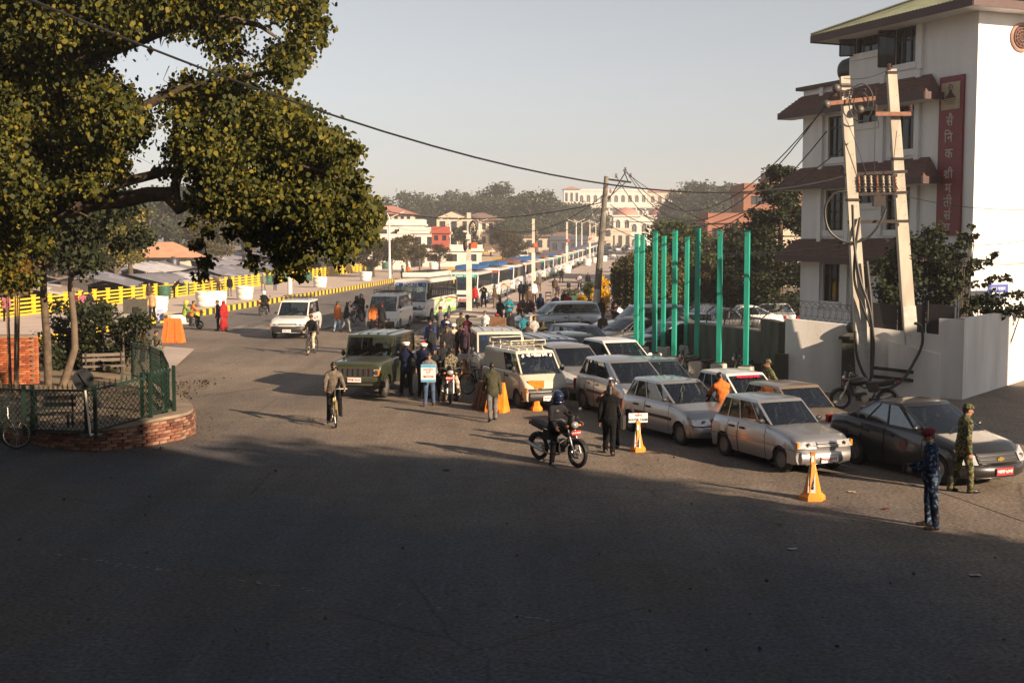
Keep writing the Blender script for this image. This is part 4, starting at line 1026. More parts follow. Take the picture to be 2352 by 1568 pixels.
strip_surface('road', [(-45,y) for y in (-40,0,20,40,60,76)], [(40,y) for y in (-40,0,20,40,60,76)], 0, ROADM)
yy = [70,76,90,110,130,146,165,200,250,300,360,430,490]
strip_surface('street', [(kx(y)-.1,y) for y in yy], [(ex(y),y) for y in yy], .004, ROADF)
yy = [78,90,100,115,130,146,165,200,250,300,360,430,490]
strip_surface('plaza_pavement', [(ex(y),y) for y in yy], [(ex(y)+22,y) for y in yy], .10, CONC)
mb = MB()
for a, b in zip(yy[:-1], yy[1:]): mb.quad((ex(a),a,0.0+gz(a)), (ex(b),b,0+gz(b)), (ex(b),b,.10+gz(b)), (ex(a),a,.10+gz(a)), 0)
mb.quad((ex(78),78,0),(ex(78),78,.10),(ex(78)+22,78,.10),(ex(78)+22,78,0)); mb.build('kerb', [CONC], kind='structure')
# paler concrete apron in front of the plaza
strip_surface('apron', [(-5.4,60),(-5.0,66),(-4.7,72),(-4.4,77.9)], [(9,55),(12,60),(15,68),(17.6,77.9)], .008, CONCG)
# slab joints in the plaza
jm = MB()
for y in np.arange(82, 180, 4.5): jm.bar((ex(y)+.3, y, .102+gz(y)), (ex(y)+20, y-1.0, .102+gz(y)), .05, .006)
for o in (4, 8, 12):
    for a, b in zip(yy[:6], yy[1:7]): jm.bar((ex(a)+o,a,.102+gz(a)), (ex(b)+o,b,.102+gz(b)), .05, .006)
jm.build('plaza_joint', [M('joint_dark', (.13,.11,.10), .9)], kind='structure')
# raised promenade, striped kerb, railing
yy = [20,40,60,73,91.6,110,127.7,146,165,200,250,300,360,430,490]
strip_surface('promenade', [(rx(y)-.6,y) for y in yy], [(kx(y)-.22,y) for y in yy], .35, PROM)
mb = MB()
for a, b in zip(yy[:-1], yy[1:]): mb.quad((rx(b)-.6,b,-.3+gz(b)), (rx(a)-.6,a,-.3+gz(a)), (rx(a)-.6,a,.35+gz(a)), (rx(b)-.6,b,.35+gz(b)))
mb.build('promenade_edge', [CONCG], kind='structure')
kr = mko('striped_kerb', None, None, (0,0,0), kind='structure')
km = MB().box((0,0,.18),(.22,.60,.41)).mesh('kerb_block', [YEL]); km2 = MB().box((0,0,.18),(.215,.60,.405)).mesh('kerb_block', [KBLK])
y = 30.0; i = 0; far = MB()
while y < 430:
    x0, x1 = kx(y), kx(y+.6); a = math.atan2(-(x1-x0), .6)
    if y > 58 and i < 310: mko('kerb_block', km if i % 2 == 0 else km2, kr, (x0-.11, y+.3, gz(y)), a)
    elif y >= 58: far.box((x0-.11, y+.3, .18+gz(y)), (.22,.61,.41), i % 2, a)
    if y > 58: i += 1
    y += .6
kf = far.build('kerb_run', [YEL, KBLK], kr); kf['kind'] = 'stuff'
# ---------------------------------------------------------------- yellow railing, bay by bay
def railing_bay(p0, p1, det=True):
    d = Vector((p1[0]-p0[0], p1[1]-p0[1], 0)); L = d.length; z = .35+gz(p0[1]); z2 = .35+gz(p1[1])
    for k in range(4):
        h = .22+.24*k
        MB().bar((p0[0],p0[1],z+h), (p1[0],p1[1],z2+h), .07, .11 if k < 3 else .10).build('rail', [YEL], rail_root)
    MB().bar((p0[0],p0[1],z+.04), (p1[0],p1[1],z2+.04), .16, .10).build('base_beam', [YEL], rail_root)
rail_root = thing('railing', 'long yellow painted concrete railing along the outer edge of the promenade', 'railing')
pm_ = MB().box((0,0,.55),(.20,.20,1.10)).box((0,0,1.13),(.26,.26,.07)).mesh('post', [YEL])
y = 40.0; prev = None; n = 0; farr = MB()
while y < 440:
    p = (rx(y), y)
    if n < 70: mko('post', pm_, rail_root, (p[0], p[1], .35+gz(y)))
    else: farr.box((p[0], p[1], .95+gz(y)), (.2,.2,1.15))
    if prev:
        if n < 42: railing_bay(prev, p)
        else:
            for k in range(4): farr.bar((prev[0],prev[1],.57+.24*k+gz(prev[1])), (p[0],p[1],.57+.24*k+gz(y)), .07,.11)
    prev = p; y += 2.1 if n < 80 else 3.0; n += 1
fo_ = farr.build('rail_run', [YEL], rail_root); fo_['kind'] = 'stuff'
# ---------------------------------------------------------------- leaves and trees
def leafmat(name, cols, trans=.25):
    if name in _mats: return _mats[name]
    m = bpy.data.materials.new(name); m.use_nodes = True; nt = m.node_tree; N = nt.nodes.new; Lk = nt.links.new; b = nt.nodes['Principled BSDF']
    g = N('ShaderNodeNewGeometry'); r = N('ShaderNodeValToRGB'); el = r.color_ramp.elements
    el[0].color = tuple(cols[0])+(1,); el[1].color = tuple(cols[-1])+(1,)
    for i, c in enumerate(cols[1:-1]): e = el.new((i+1)/(len(cols)-1)); e.color = tuple(c)+(1,)
    Lk(g.outputs['Random Per Island'], r.inputs[0]); Lk(r.outputs[0], b.inputs['Base Color']); b.inputs['Roughness'].default_value = .65; b.inputs['Specular IOR Level'].default_value = .25
    t = N('ShaderNodeBsdfTranslucent'); mx = N('ShaderNodeMixShader'); mx.inputs[0].default_value = trans; out = nt.nodes['Material Output']
    Lk(r.outputs[0], t.inputs[0]); Lk(b.outputs[0], mx.inputs[1]); Lk(t.outputs[0], mx.inputs[2]); Lk(mx.outputs[0], out.inputs[0]); _mats[name] = m; return m
BARK = M('bark', (.055,.04,.028), .95, col2=(.12,.09,.06), scale=7, bump=.7, bscale=22); BARKP = M('bark_pale', (.09,.065,.045), .95, col2=(.15,.115,.08), scale=6, bump=.4)
LF_PIPAL = leafmat('leaf_pipal', [(.024,.034,.008),(.036,.047,.010),(.060,.066,.012),(.10,.095,.013),(.20,.165,.016)], .30)
LF_DARK = leafmat('leaf_dark', [(.012,.018,.008),(.022,.030,.012),(.035,.042,.015)], .15)
LF_MID = leafmat('leaf_mid', [(.022,.034,.010),(.042,.055,.014),(.075,.080,.018)]); LF_OLIVE = leafmat('leaf_olive', [(.035,.035,.013),(.07,.060,.02),(.12,.10,.03)])
LF_YEL = leafmat('leaf_yellow', [(.06,.07,.012),(.16,.14,.015),(.30,.22,.02)]); LF_FAR = leafmat('leaf_far', [(.022,.034,.020),(.035,.046,.026),(.055,.062,.032)], .1)
LF_BROWN = leafmat('leaf_brown', [(.03,.024,.014),(.06,.045,.022),(.09,.07,.03)]); LF_FLOWER = leafmat('leaf_marigold', [(.45,.24,.01),(.75,.45,.02),(.85,.58,.03)], .3)
LF_WARM = leafmat('leaf_warm', [(.14,.07,.01),(.26,.13,.015),(.10,.09,.02)])
LEAF = np.array([(0,0),(.42,.28),(.34,.62),(0,1.0),(-.34,.62),(-.42,.28)])
def leaf_mesh(name, C, size, mat, droop=.6, quad=True, szvar=.35, rng=RNG):
    """C: leaf base points (n,3); each leaf is a small folded blade"""
    n = len(C); a = rng.uniform(0, 2*PI, n); out = np.stack([np.cos(a), np.sin(a), np.zeros(n)], 1)
    el = rng.normal(-droop, .55, n); d = out*np.cos(el)[:,None]; d[:,2] = np.sin(el)
    w = np.cross(d, rng.normal(size=(n,3))); w /= np.linalg.norm(w, axis=1)[:,None]+1e-9
    s = size*(1+rng.uniform(-szvar, szvar, n))
    if quad: sh = np.array([(0,0),(.40,.45),(0,1.0),(-.40,.45)])
    else: sh = LEAF
    k = len(sh); V = C[:,None,:]+s[:,None,None]*(w[:,None,:]*sh[None,:,0:1]+d[:,None,:]*sh[None,:,1:2])
    me = bpy.data.meshes.new(name); me.vertices.add(n*k); me.vertices.foreach_set('co', V.astype(np.float32).ravel())
    me.loops.add(n*k); me.loops.foreach_set('vertex_index', np.arange(n*k, dtype=np.int32)); me.polygons.add(n)
    me.polygons.foreach_set('loop_start', np.arange(0, n*k, k, dtype=np.int32)); me.polygons.foreach_set('loop_total', np.full(n, k, np.int32))
    me.materials.append(mat); me.update(); return me
def clump_points(centres, radii, per, rng=RNG, flat=.75, shell=.35):
    out = []
    for c, r_ in zip(centres, radii):
        n = int(per*(r_**1.6)); v = rng.normal(size=(n,3)); v /= np.linalg.norm(v, axis=1)[:,None]; q = v*(shell+(1-shell)*rng.uniform(0,1,(n,1))**.5)*r_*(1+.25*rng.normal(size=(n,1)))
        q[:,2] *= flat; out.append(q+np.array(c))
    return np.concatenate(out)
_trees = {}
def tree_mesh(kind, seed):
    """unit-ish trees 10 m tall: (trunk mesh, crown mesh)"""
    k = (kind, seed)
    if k in _trees: return _trees[k]
    rng = np.random.default_rng(seed*7+3); tm = MB(); cs = []; rs = []
    if kind in ('round','airy','bush'):
        th = {'round': 2.6, 'airy': 3.6, 'bush': .4}[kind]
        tm.tube([(0,0,-.2),(.05,.05,th*.5),(0.1*rng.normal(),.1*rng.normal(),th),(.2*rng.normal(),.2*rng.normal(),6.5)], [.32,.24,.20,.07], 8)
        nb = 26 if kind != 'airy' else 20; Rr = 3.6 if kind != 'airy' else 3.0
        for i in range(nb):
            a = rng.uniform(0,2*PI); t = rng.uniform(0,1)**.7; z = th+rng.uniform(.2,1)*(9.2-th); rr = Rr*math.sqrt(max(.05, 1-((z-(th+9.2)/2)/((9.6-th)/2))**2))*t
            c = (rr*math.cos(a), rr*math.sin(a), z); cs.append(c); rs.append(rng.uniform(.8,1.5)*(1 if kind != 'airy' else .75))
            if i < 12: tm.tube([(0,0,lerp(th*.6, z*.8, rng.uniform(.3,1))), (c[0]*.5,c[1]*.5,z*.82), c], [.12,.07,.03], 5)
        P = clump_points(cs, rs, 210 if kind == 'airy' else 260, rng); size = .34
    elif kind == 'conifer':
        tm.tube([(0,0,-.2),(0,0,9.5)], [.22,.03], 8)
        for i in range(60):
            z = rng.uniform(.6,9.6); rr = 2.2*(1-z/10.2)**.8+.1; a = rng.uniform(0,2*PI); t = rng.uniform(.45,1); cs.append((rr*t*math.cos(a), rr*t*math.sin(a), z)); rs.append(.35+.55*(1-z/10))
        P = clump_points(cs, rs, 900, rng, .6); size = .15
    elif kind == 'willow':
        tm.tube([(0,0,-.2),(.1,0,3),(0,.2,7)], [.3,.2,.08], 8)
        pts = []
        for i in range(420):
            a = rng.uniform(0,2*PI); rr = 3.6*rng.uniform(.15,1)**.5; z0 = 9.4-.22*rr*rr*rng.uniform(.6,1.2)+rng.normal()*.2; ln = rng.uniform(2,min(6.5,z0-.3)); n = int(ln*14)
            q = np.stack([np.full(n, rr*math.cos(a)), np.full(n, rr*math.sin(a)), z0-np.linspace(0,ln,n)], 1)+rng.normal(size=(n,3))*.10; pts.append(q)
        P = np.concatenate(pts); size = .24
    rngs = rng; _trees[k] = (tm.mesh('trunk', [BARK], True, 80), P, size, rngs, {}); return _trees[k]
def tree(name, label, loc, h, kind='round', seed=1, mat=None, wide=1.0, group=None, cat='tree', z=None, fine=1.0):
    tmsh, P, size, rng, cache = tree_mesh(kind, seed); mat = mat or LF_MID; key = (mat.name, fine)
    if key not in cache:
        Q = P if fine == 1.0 else P[rng.random(len(P)) < fine]; cache[key] = leaf_mesh('crown', Q, size, mat, .2 if kind != 'willow' else 1.2, rng=rng)
    root = thing(name, label, cat, (loc[0], loc[1], (gz(loc[1]) if z is None else z)-.05), rng.uniform(0,6), group); s = h/10.0; root.scale = (s*wide, s*wide, s)
    mko('trunk' if kind != 'bush' else 'stem', tmsh, root); mko('crown' if kind != 'bush' else 'foliage', cache[key], root); return root
# ---- the great fig tree at the upper left
fig = thing('fig_tree', 'huge spreading fig tree with small olive and yellow leaves over the left side', 'tree', (-13.5, 26.5, 0))
def FIG(u, v, D): p = AT(u, v, D); return Vector((p.x+13.5, p.y-26.5, p.z))
MB().tube([(0,0,-.2),(-.1,.1,2),(.2,-.1,4.2),(-.4,.2,7),(.3,.4,10.5),(.5,.2,14)], [.85,.62,.58,.45,.34,.15], 14).build('trunk', [BARK], fig, True, 80)
limbs = [([(-90,545,26.3),(0,522,26),(60,498,25.6),(120,486,25.4),(180,474,25.2),(230,463,25),(290,459,24.8),(340,447,24.6),(385,446,24.5),(412,478,24.4),(440,462,24.3),(470,446,24.2),(520,424,24),(600,400,24),(690,380,23.8)], [.30,.27,.23,.20,.185,.17,.16,.15,.15,.135,.115,.12,.09,.06,.02]),
 ([(405,470,24.5),(402,430,24.6),(410,395,24.8),(425,350,25),(470,300,25.2)], [.10,.09,.10,.07,.03]),
 ([(200,460,26),(262,428,25.9),(310,412,25.7),(360,400,25.6),(405,388,25.4),(470,360,25.2)], [.06,.09,.10,.09,.06,.03]),
 ([(-120,420,26.4),(-40,330,26),(40,250,25.8),(110,185,25.6),(180,110,25.6),(230,20,25.8),(250,-80,26)], [.36,.34,.30,.28,.24,.17,.10]),
 ([(140,150,25.6),(220,130,25),(330,90,24.6),(450,40,24.2),(530,45,24),(595,58,24),(640,90,24)], [.13,.12,.10,.08,.07,.05,.02]),
 ([(0,130,26),(60,125,25.6),(120,110,25.2),(150,70,25)], [.14,.13,.11,.05]),
 ([(320,250,25.2),(400,210,25),(500,190,24.6),(600,170,24.2),(680,150,24)], [.10,.09,.07,.05,.02]),
 ([(690,380,23.8),(760,400,23.6),(820,440,23.4),(860,480,23.4)], [.03,.03,.02,.012]),
 ([(520,424,24),(560,470,24),(600,520,24),(640,570,24)], [.05,.035,.025,.012]),
 ([(455,456,24.3),(468,500,24.4),(465,550,24.5),(480,600,24.6),(468,640,24.6)], [.02,.016,.014,.012,.008])]
for pts, rr in limbs: MB().tube([FIG(*p) for p in pts], rr, 9).build('limb', [BARK], fig, True, 80)
tw = MB()
for _ in range(22):
    u, v = RNG.uniform(60, 720), RNG.uniform(20, 480); D = RNG.uniform(23,27); a = FIG(u,v,D); tw.tube([a, a+Vector((RNG.normal()*.4,RNG.normal()*.3,-.2)), a+Vector((RNG.normal()*.6+.3,RNG.normal()*.5,-.5-RNG.random()*.6))], [.010,.007,.003], 4)
twg = tw.build('twigs', [BARK], fig); twg['kind'] = 'stuff'
OUT = [(-60,-60),(745,-60),(752,30),(738,105),(700,95),(690,150),(672,190),(705,245),(770,285),(822,335),(790,375),(835,415),(880,480),(888,520),(845,560),(805,545),(790,590),(735,575),(700,612),(640,615),(600,540),(560,590),(520,520),(455,470),(420,415),(330,385),(250,430),(180,445),(90,470),(-60,520)]
def inpoly(x, y, P):
    r = False; j = len(P)-1
    for i in range(len(P)):
        if (P[i][1] > y) != (P[j][1] > y) and x < (P[j][0]-P[i][0])*(y-P[i][1])/(P[j][1]-P[i][1])+P[i][0]: r = not r
        j = i
    return r
HOLES = [(330,350,36,30),(345,110,30,36),(590,85,34,24),(360,205,28,18),(250,140,22,20),(465,140,20,24),(300,185,20,16),(120,125,24,14),(620,190,18,12),(90,365,22,16),(380,300,18,12)]
cs = []; rs = []
lr = np.random.default_rng(5)
def try_add(u, v, D, r_):
    rp = r_*FPX/D
    if any(((u-h[0])/(h[2]+rp*.62))**2+((v-h[1])/(h[3]+rp*.62))**2 < 1 for h in HOLES): return
    cs.append(FIG(u,v,D)); rs.append(r_)
while len(cs) < 330:
    u, v = lr.uniform(-60,890), lr.uniform(-60,620)
    if not inpoly(u, v, OUT): continue
    D = lr.uniform(22.5,29); r_ = lr.uniform(.32,.62); rp = r_*FPX/D*.75
    if not all(inpoly(u+dx*rp, v+dy*rp, OUT) or u+dx*rp < 0 or v+dy*rp < 0 for dx, dy in ((1,0),(0,1),(.7,.7),(.7,-.7),(-1,0))): r_ *= .55
    try_add(u, v, D, r_)
for i in range(170): # the left, inner part is thicker
    u, v = lr.uniform(-60,420), lr.uniform(-60,440)
    if inpoly(u, v, OUT): try_add(u, v, lr.uniform(24,30), lr.uniform(.4,.7))
for i in range(90):
    u, v = lr.uniform(-40,130), lr.uniform(-20,500); cs.append(FIG(u,v,lr.uniform(24,28))); rs.append(lr.uniform(.4,.6))
for i in range(46):
    u, v = lr.uniform(640,800), lr.uniform(330,570); cs.append(FIG(u,v,lr.uniform(23.5,26))); rs.append(lr.uniform(.3,.45))
for u, v, D, r_ in [(452,560,24.5,.16),(472,600,24.5,.20),(460,635,24.6,.16),(478,530,24.5,.2),(495,480,24.5,.3),(440,510,24.4,.16),(585,600,24,.2),(640,625,24,.2),(690,628,24,.18),(750,45,24,.12),(738,95,24,.14),(860,505,23.6,.22),(20,590,25,.3),(60,640,25,.3),(-5,640,25,.4),(30,540,25,.4),(90,560,25.5,.35)]: cs.append(FIG(u,v,D)); rs.append(r_)
for i in range(110): # crown outside the picture, above and to the left
    cs.append(Vector((lr.uniform(-6,5), lr.uniform(-5,5), lr.uniform(9.6,15)))); rs.append(lr.uniform(.7,1.2))
for i in range(40): cs.append(Vector((lr.uniform(-7,-1.5), lr.uniform(-5,5), lr.uniform(5.5,10)))); rs.append(lr.uniform(.7,1.2))
n_in = len(cs)-150
P1 = clump_points([tuple(c) for c in cs[:n_in]], rs[:n_in], 1350, lr, .85, .15)
P2 = clump_points([tuple(c) for c in cs[n_in:]], rs[n_in:], 200, lr, .85, .15)
cr = mko('crown', leaf_mesh('crown', P1, .086, LF_PIPAL, .9, False, .45, lr), fig); cr['kind'] = 'stuff'
cr2 = mko('crown', leaf_mesh('crown', P2, .26, LF_PIPAL, .9, True, .3, lr), fig); cr2['kind'] = 'stuff'
lm1 = leaf_mesh('leaf', np.zeros((1,3)), .115, LF_PIPAL, 1.1, False, 0, lr)
for i in range(300): # the outermost leaves, one by one
    while True:
        u, v = lr.uniform(560,895), lr.uniform(0,630)
        if inpoly(u, v, OUT) and not inpoly(u+26, v+lr.uniform(-18,24), OUT): break
    o = mko('leaf', lm1, fig); o.location = FIG(u, v, lr.uniform(22.4,24.5)); o.rotation_euler = (lr.normal()*.4, lr.normal()*.4, lr.uniform(0,6.3)); s = lr.uniform(.8,1.2); o.scale = (s,s,s)
# ---------------------------------------------------------------- the white office building on the right
WALLW = M('white_plaster', (.70,.69,.68), .85, col2=(.80,.79,.775), scale=1.3, bump=.12, bscale=30, stretch=(1.3,1.3,.3), detail=7)
WALLG = M('compound_plaster', (.60,.585,.56), .9, col2=(.77,.755,.73), scale=1.0, bump=.2, bscale=20, stretch=(1.6,1.6,.35), detail=8)
WALLD = M('mossy_plaster', (.045,.042,.032), .95, col2=(.13,.125,.105), scale=1.4, bump=.4, bscale=16, stretch=(1,1,.4))
AWN = M('awning_tile', (.115,.055,.045), .8, var=.2, scale=5); AWNE = M('fascia_maroon', (.045,.014,.016), .6, var=.2)
TIN = M('tin_roof_green', (.09,.12,.085), .7, col2=(.17,.175,.115), scale=1.6, stretch=(1,1,1)); WFR = M('window_frame_dark', (.03,.014,.010), .6, var=.2)
PANE = glassmat('pane_dark', (.03,.035,.04), .32); ROOM = M('room_dark', (.02,.02,.022), .9, var=0); CURT = M('curtain', (.16,.15,.14), .9, var=.2, stretch=(6,6,.3))
SIGNR = M('sign_maroon', (.17,.010,.018), .55, var=.12); SIGNL = M('sign_letter', (.42,.36,.30), .6, var=.1); SIGNP = M('sign_panel', (.40,.33,.22), .7, var=.1)
BD = Vector((.39,-.921,0)).normalized(); BN = Vector((-.921,-.39,0)).normalized(); B0 = Vector((12.2,54.0,0)); BL0, BL1 = .2, 10.25
RD = Vector((.921,.39,0)).normalized()
bld = thing('office_building', 'four storey white building with maroon awnings and a tall maroon sign', 'building', tuple(B0))
def BP(t, z, o=0.0): return BD*t+BN*o+Vector((0,0,z))          # on the long left face; o = outwards
def face_wall(name, P, segs_t, segs_z, holes, mat, depth=.25):
    """wall with real openings: holes = [(t0,t1,z0,z1)]"""
    ts = sorted(set([segs_t[0],segs_t[1]]+[h[i] for h in holes for i in (0,1)])); zs_ = sorted(set([segs_z[0],segs_z[1]]+[h[i] for h in holes for i in (2,3)]))
    m_ = MB()
    for a, b in zip(ts[:-1], ts[1:]):
        for c, d in zip(zs_[:-1], zs_[1:]):
            if any(h[0]-1e-6 <= a and b <= h[1]+1e-6 and h[2]-1e-6 <= c and d <= h[3]+1e-6 for h in holes): continue
            m_.quad(P(a,c), P(b,c), P(b,d), P(a,d))
    for t0,t1,z0,z1 in holes:
        m_.quad(P(t0,z0), P(t1,z0), P(t1,z0,-depth), P(t0,z0,-depth)); m_.quad(P(t0,z1,-depth), P(t1,z1,-depth), P(t1,z1), P(t0,z1))
        m_.quad(P(t0,z0), P(t0,z0,-depth), P(t0,z1,-depth), P(t0,z1)); m_.quad(P(t1,z0,-depth), P(t1,z0), P(t1,z1), P(t1,z1,-depth))
    return m_
wins = [(1.92,3.06,8.05,9.78),(5.76,7.06,8.10,9.80),(3.8,4.98,9.28,9.97),(1.85,3.0,5.1,6.8),(5.6,6.95,5.1,6.75),(3.8,5.0,6.15,6.85),(1.75,2.85,2.2,3.85),(5.6,6.9,2.2,3.85)]
tops = [(3.55,5.1,12.02,12.75),(5.9,7.05,11.3,12.7)]
w1 = face_wall('wall', BP, (BL0,BL1), (-.1,11.05), wins+[(3.6,4.6,1.0,3.75)], WALLW)
w2 = face_wall('wall', BP, (3.2,BL1), (11.05,13.0), tops, WALLW)
w1.v += []; o_ = len(w1.v); w1.add(w2.v, w2.f, 0)
D_ = 4.0
def quadbox(m_, t0, t1, z0, z1):      # other three faces
    a, b = BP(t0,0), BP(t1,0); c, d = b+RD*D_, a+RD*D_
    for p, q in ((b,c),(c,d),(d,a)): m_.quad(p+Vector((0,0,z0)), q+Vector((0,0,z0)), q+Vector((0,0,z1)), p+Vector((0,0,z1)))
    m_.quad(a+Vector((0,0,z1)), b+Vector((0,0,z1)), c+Vector((0,0,z1)), d+Vector((0,0,z1)))
quadbox(w1, BL0, BL1, -.1, 11.05); quadbox(w1, 3.2, BL1, 11.05, 13.0)
w1.build('wall', [WALLW], bld)
pil = MB()
for t, z0, z1 in [(1.55,2.0,11.05),(3.35,2.0,10.9),(5.35,5.0,11.0),(7.35,5.0,11.0),(5.45,11.05,12.9),(7.4,11.05,12.9),(5.35,2,4),(7.3,2,4)]: pil.bar(BP(t,z0,.06), BP(t,z1,.06), .24,.13, up=tuple(BN))
pil.build('pilaster', [WALLW], bld)
def window(P, t0, t1, z0, z1, parent, shut=None, small=False):
    f = MB(); e = .07; o = -.12; U = tuple(BN)
    for a, b in ((P(t0+e/2,z0,o),P(t0+e/2,z1,o)),(P(t1-e/2,z0,o),P(t1-e/2,z1,o)),(P(t0,z0+e/2,o),P(t1,z0+e/2,o)),(P(t0,z1-e/2,o),P(t1,z1-e/2,o))): f.bar(a,b,e,e,up=U)
    mid = [(t0+t1)/2] if small else [t0+(t1-t0)*.36, t0+(t1-t0)*.70]
    for t in mid: f.bar(P(t,z0,o),P(t,z1,o),e*.8,e*.8,up=U)
    if not small: f.bar(P(t0,z1-.45,o),P(t1,z1-.45,o),e*.8,e*.8,up=U)
    w = f.build('window', [WFR], parent); ts = [t0+e]+mid+[t1-e]
    for a, b in zip(ts[:-1], ts[1:]): MB().quad(P(a,z0+e,o-.015),P(b,z0+e,o-.015),P(b,z1-e,o-.015),P(a,z1-e,o-.015)).build('pane', [PANE], w)
    MB().bar(P(t0-.12,z0-.05,.02),P(t1+.12,z0-.05,.02),.10,.24,up=(0,0,1)).build('sill', [WALLW], w)
    c = MB(); n = 14; r0 = []; r1 = []
    for i in range(n+1):
        t = lerp(t0+e, t0+(t1-t0)*.42, i/n); k = .04*math.sin(i*2.1); r0.append(P(t,z0+.05,-.22+k)); r1.append(P(t,z1-.1,-.22+k))
    c.grid([r0,r1]); c.build('curtain', [CURT], w, True)
    MB().quad(P(t0,z0,-.5),P(t1,z0,-.5),P(t1,z1,-.5),P(t0,z1,-.5)).build('room', [ROOM], w)
for i, h in enumerate(wins): window(BP, *h, bld, small=(h[3]-h[2] < 1))
for h in tops: window(BP, *h, bld, small=(h[3]-h[2] < 1))
dr = MB().bar(BP(4.1,1.0,-.15), BP(4.1,3.75,-.15), 1.0,.06,up=tuple(BN)).build('door', [WFR], bld)
# opened shutters
for t, z0, z1, s in ((5.9,11.3,12.7,-1),(3.55,12.02,12.75,-1)):
    a = BP(t,z0+.03,0); b = a+BN*.45*1+BD*(-.38); f = MB(); up = Vector((0,0,z1-z0-.06))
    for p, q in ((a,a+up),(b,b+up),(a,b),(a+up,b+up)): f.bar(p,q,.05,.05)
    sh_ = f.build('shutter', [WFR], bld); MB().quad(a,b,b+up,a+up).build('pane', [PANE], sh_)
# sloping tiled awnings
def awning(t0, t1, z, ov, rise=.78, hipl=True, hipr=True):
    hl, hr_ = (ov*.8 if hipl else 0), (ov*.8 if hipr else 0)
    A = [BP(t0,z,ov), BP(t1,z,ov), BP(t1-hr_,z+rise,.0), BP(t0+hl,z+rise,.0)]
    m_ = MB().quad(*A, 0)
    m_.add([BP(t0,z,ov), BP(t0+hl,z+rise,0), BP(t0+hl*.2,z,0)], [(0,1,2)], 0); m_.add([BP(t1,z,ov), BP(t1-hr_*.2,z,0), BP(t1-hr_,z+rise,0)], [(0,1,2)], 0)
    m_.quad(BP(t0,z-.24,ov-.02), BP(t0,z-.24,0), BP(t1,z-.24,0), BP(t1,z-.24,ov-.02), 2)
    aw = m_.build('awning', [AWN, AWNE, WALLW], bld)
    f = MB(); f.bar(BP(t0,z-.11,ov), BP(t1,z-.11,ov), .26,.06,up=tuple(BN)); f.bar(BP(t0,z-.11,ov),BP(t0,z-.11,0),.06,.26); f.bar(BP(t1,z-.11,ov),BP(t1,z-.11,0),.06,.26); f.build('fascia', [AWNE], aw)
    # tile courses
    n = 7
    for k in range(1, n): # proud lower edge of each course
        s = k/n; MB().bar(BP(lerp(t0,t0+hl,s)+.02, z+rise*s+.012, ov*(1-s)), BP(lerp(t1,t1-hr_,s)-.02, z+rise*s+.012, ov*(1-s)), .05,.02,up=tuple(BN)).build('tile_course', [AWN], aw)
for z in (10.10, 7.10, 4.13): awning(-.55, 3.5, z, .75, .7); awning(3.0, 8.75, z-.06, .98, .78)
# roof with corrugated sheets
rt0, rt1, ovh, ez = 2.2, 11.2, 1.15, 12.95
def RP(t, w, z): return BD*t+RD*w+Vector((0,0,z))
cor = [RP(rt0,-ovh,ez), RP(rt1,-ovh,ez), RP(rt1,D_+ovh,ez), RP(rt0,D_+ovh,ez)]; rid = [RP(rt0+3.2,2.0,ez+1.25), RP(rt1-3.2,2.0,ez+1.25)]
roof = mko('roof', None, bld)
def corr(a, b, c, d, n):       # eave a-b, ridge d-c
    m_ = MB(); rows0 = []; rows1 = []
    nn = Vector(b-a).cross(Vector(d-a)).normalized()
    for i in range(n*4+1):
        t = i/(n*4); k = .022*math.sin(t*n*2*PI); rows0.append(a.lerp(b,t)+nn*k); rows1.append(d.lerp(c,t)+nn*k)
    m_.grid([rows0,rows1]); m_.grid([[p-nn*.03 for p in rows0][::-1],[p-nn*.03 for p in rows1][::-1]]); return m_.build('roof_sheet', [TIN], roof, True, 60)
corr(cor[0],cor[1],rid[1],rid[0],48); corr(cor[1],cor[2],rid[1],rid[1],60); corr(cor[3],cor[0],rid[0],rid[0],60); corr(cor[2],cor[3],rid[0],rid[1],24)
f = MB()
for a, b in ((cor[0],cor[1]),(cor[1],cor[2]),(cor[0],cor[3])): f.bar(a-Vector((0,0,.16)), b-Vector((0,0,.16)), .05,.28)
f.add([c-Vector((0,0,.25)) for c in cor], [(3,2,1,0)], 1); f.build('eave', [AWNE, WALLW], roof)
rc = MB()
for a, b in ((cor[0],rid[0]),(cor[1],rid[1]),(rid[0],rid[1])): rc.bar(a+Vector((0,0,.05)), b+Vector((0,0,.06)), .22,.05)
rc.build('ridge_cap', [TIN], roof)
MB().bar(BP(BL0-.3,11.1,.0)+RD*1.9, BP(3.2,11.1,.0)+RD*1.9, 4.2, .14).build('roof_slab', [AWNE], bld)
# vertical sign
sg = MB(); a, b = BP(8.5,4.95,.06), BP(8.5,10.6,.06); sg.quad(BP(8.5,4.95,.10),BP(9.7,4.95,.10),BP(9.7,10.6,.10),BP(8.5,10.6,.10)); sg.quad(BP(8.5,4.95,0),BP(8.5,4.95,.10),BP(8.5,10.6,.10),BP(8.5,10.6,0)); sg.quad(BP(9.7,4.95,.1),BP(9.7,4.95,0),BP(9.7,10.6,0),BP(9.7,10.6,.1))
sgo = sg.build('sign', [SIGNR], bld)
MB().quad(BP(8.62,9.42,.115),BP(9.56,9.42,.115),BP(9.56,10.38,.115),BP(8.62,10.38,.115)).build('emblem_panel', [SIGNP], sgo)
em = MB(); LK = AWNE
em.add([BP(8.80,9.82,.125),BP(9.38,9.82,.125),BP(9.20,9.98,.125),BP(9.14,10.1,.125),BP(9.04,10.1,.125),BP(8.98,9.98,.125)], [(0,1,2,3,4,5)])
em.lathe([(.07,0),(.0,.01)], 12, tuple(BP(9.09,10.2,.125)), 0, 'z', None)
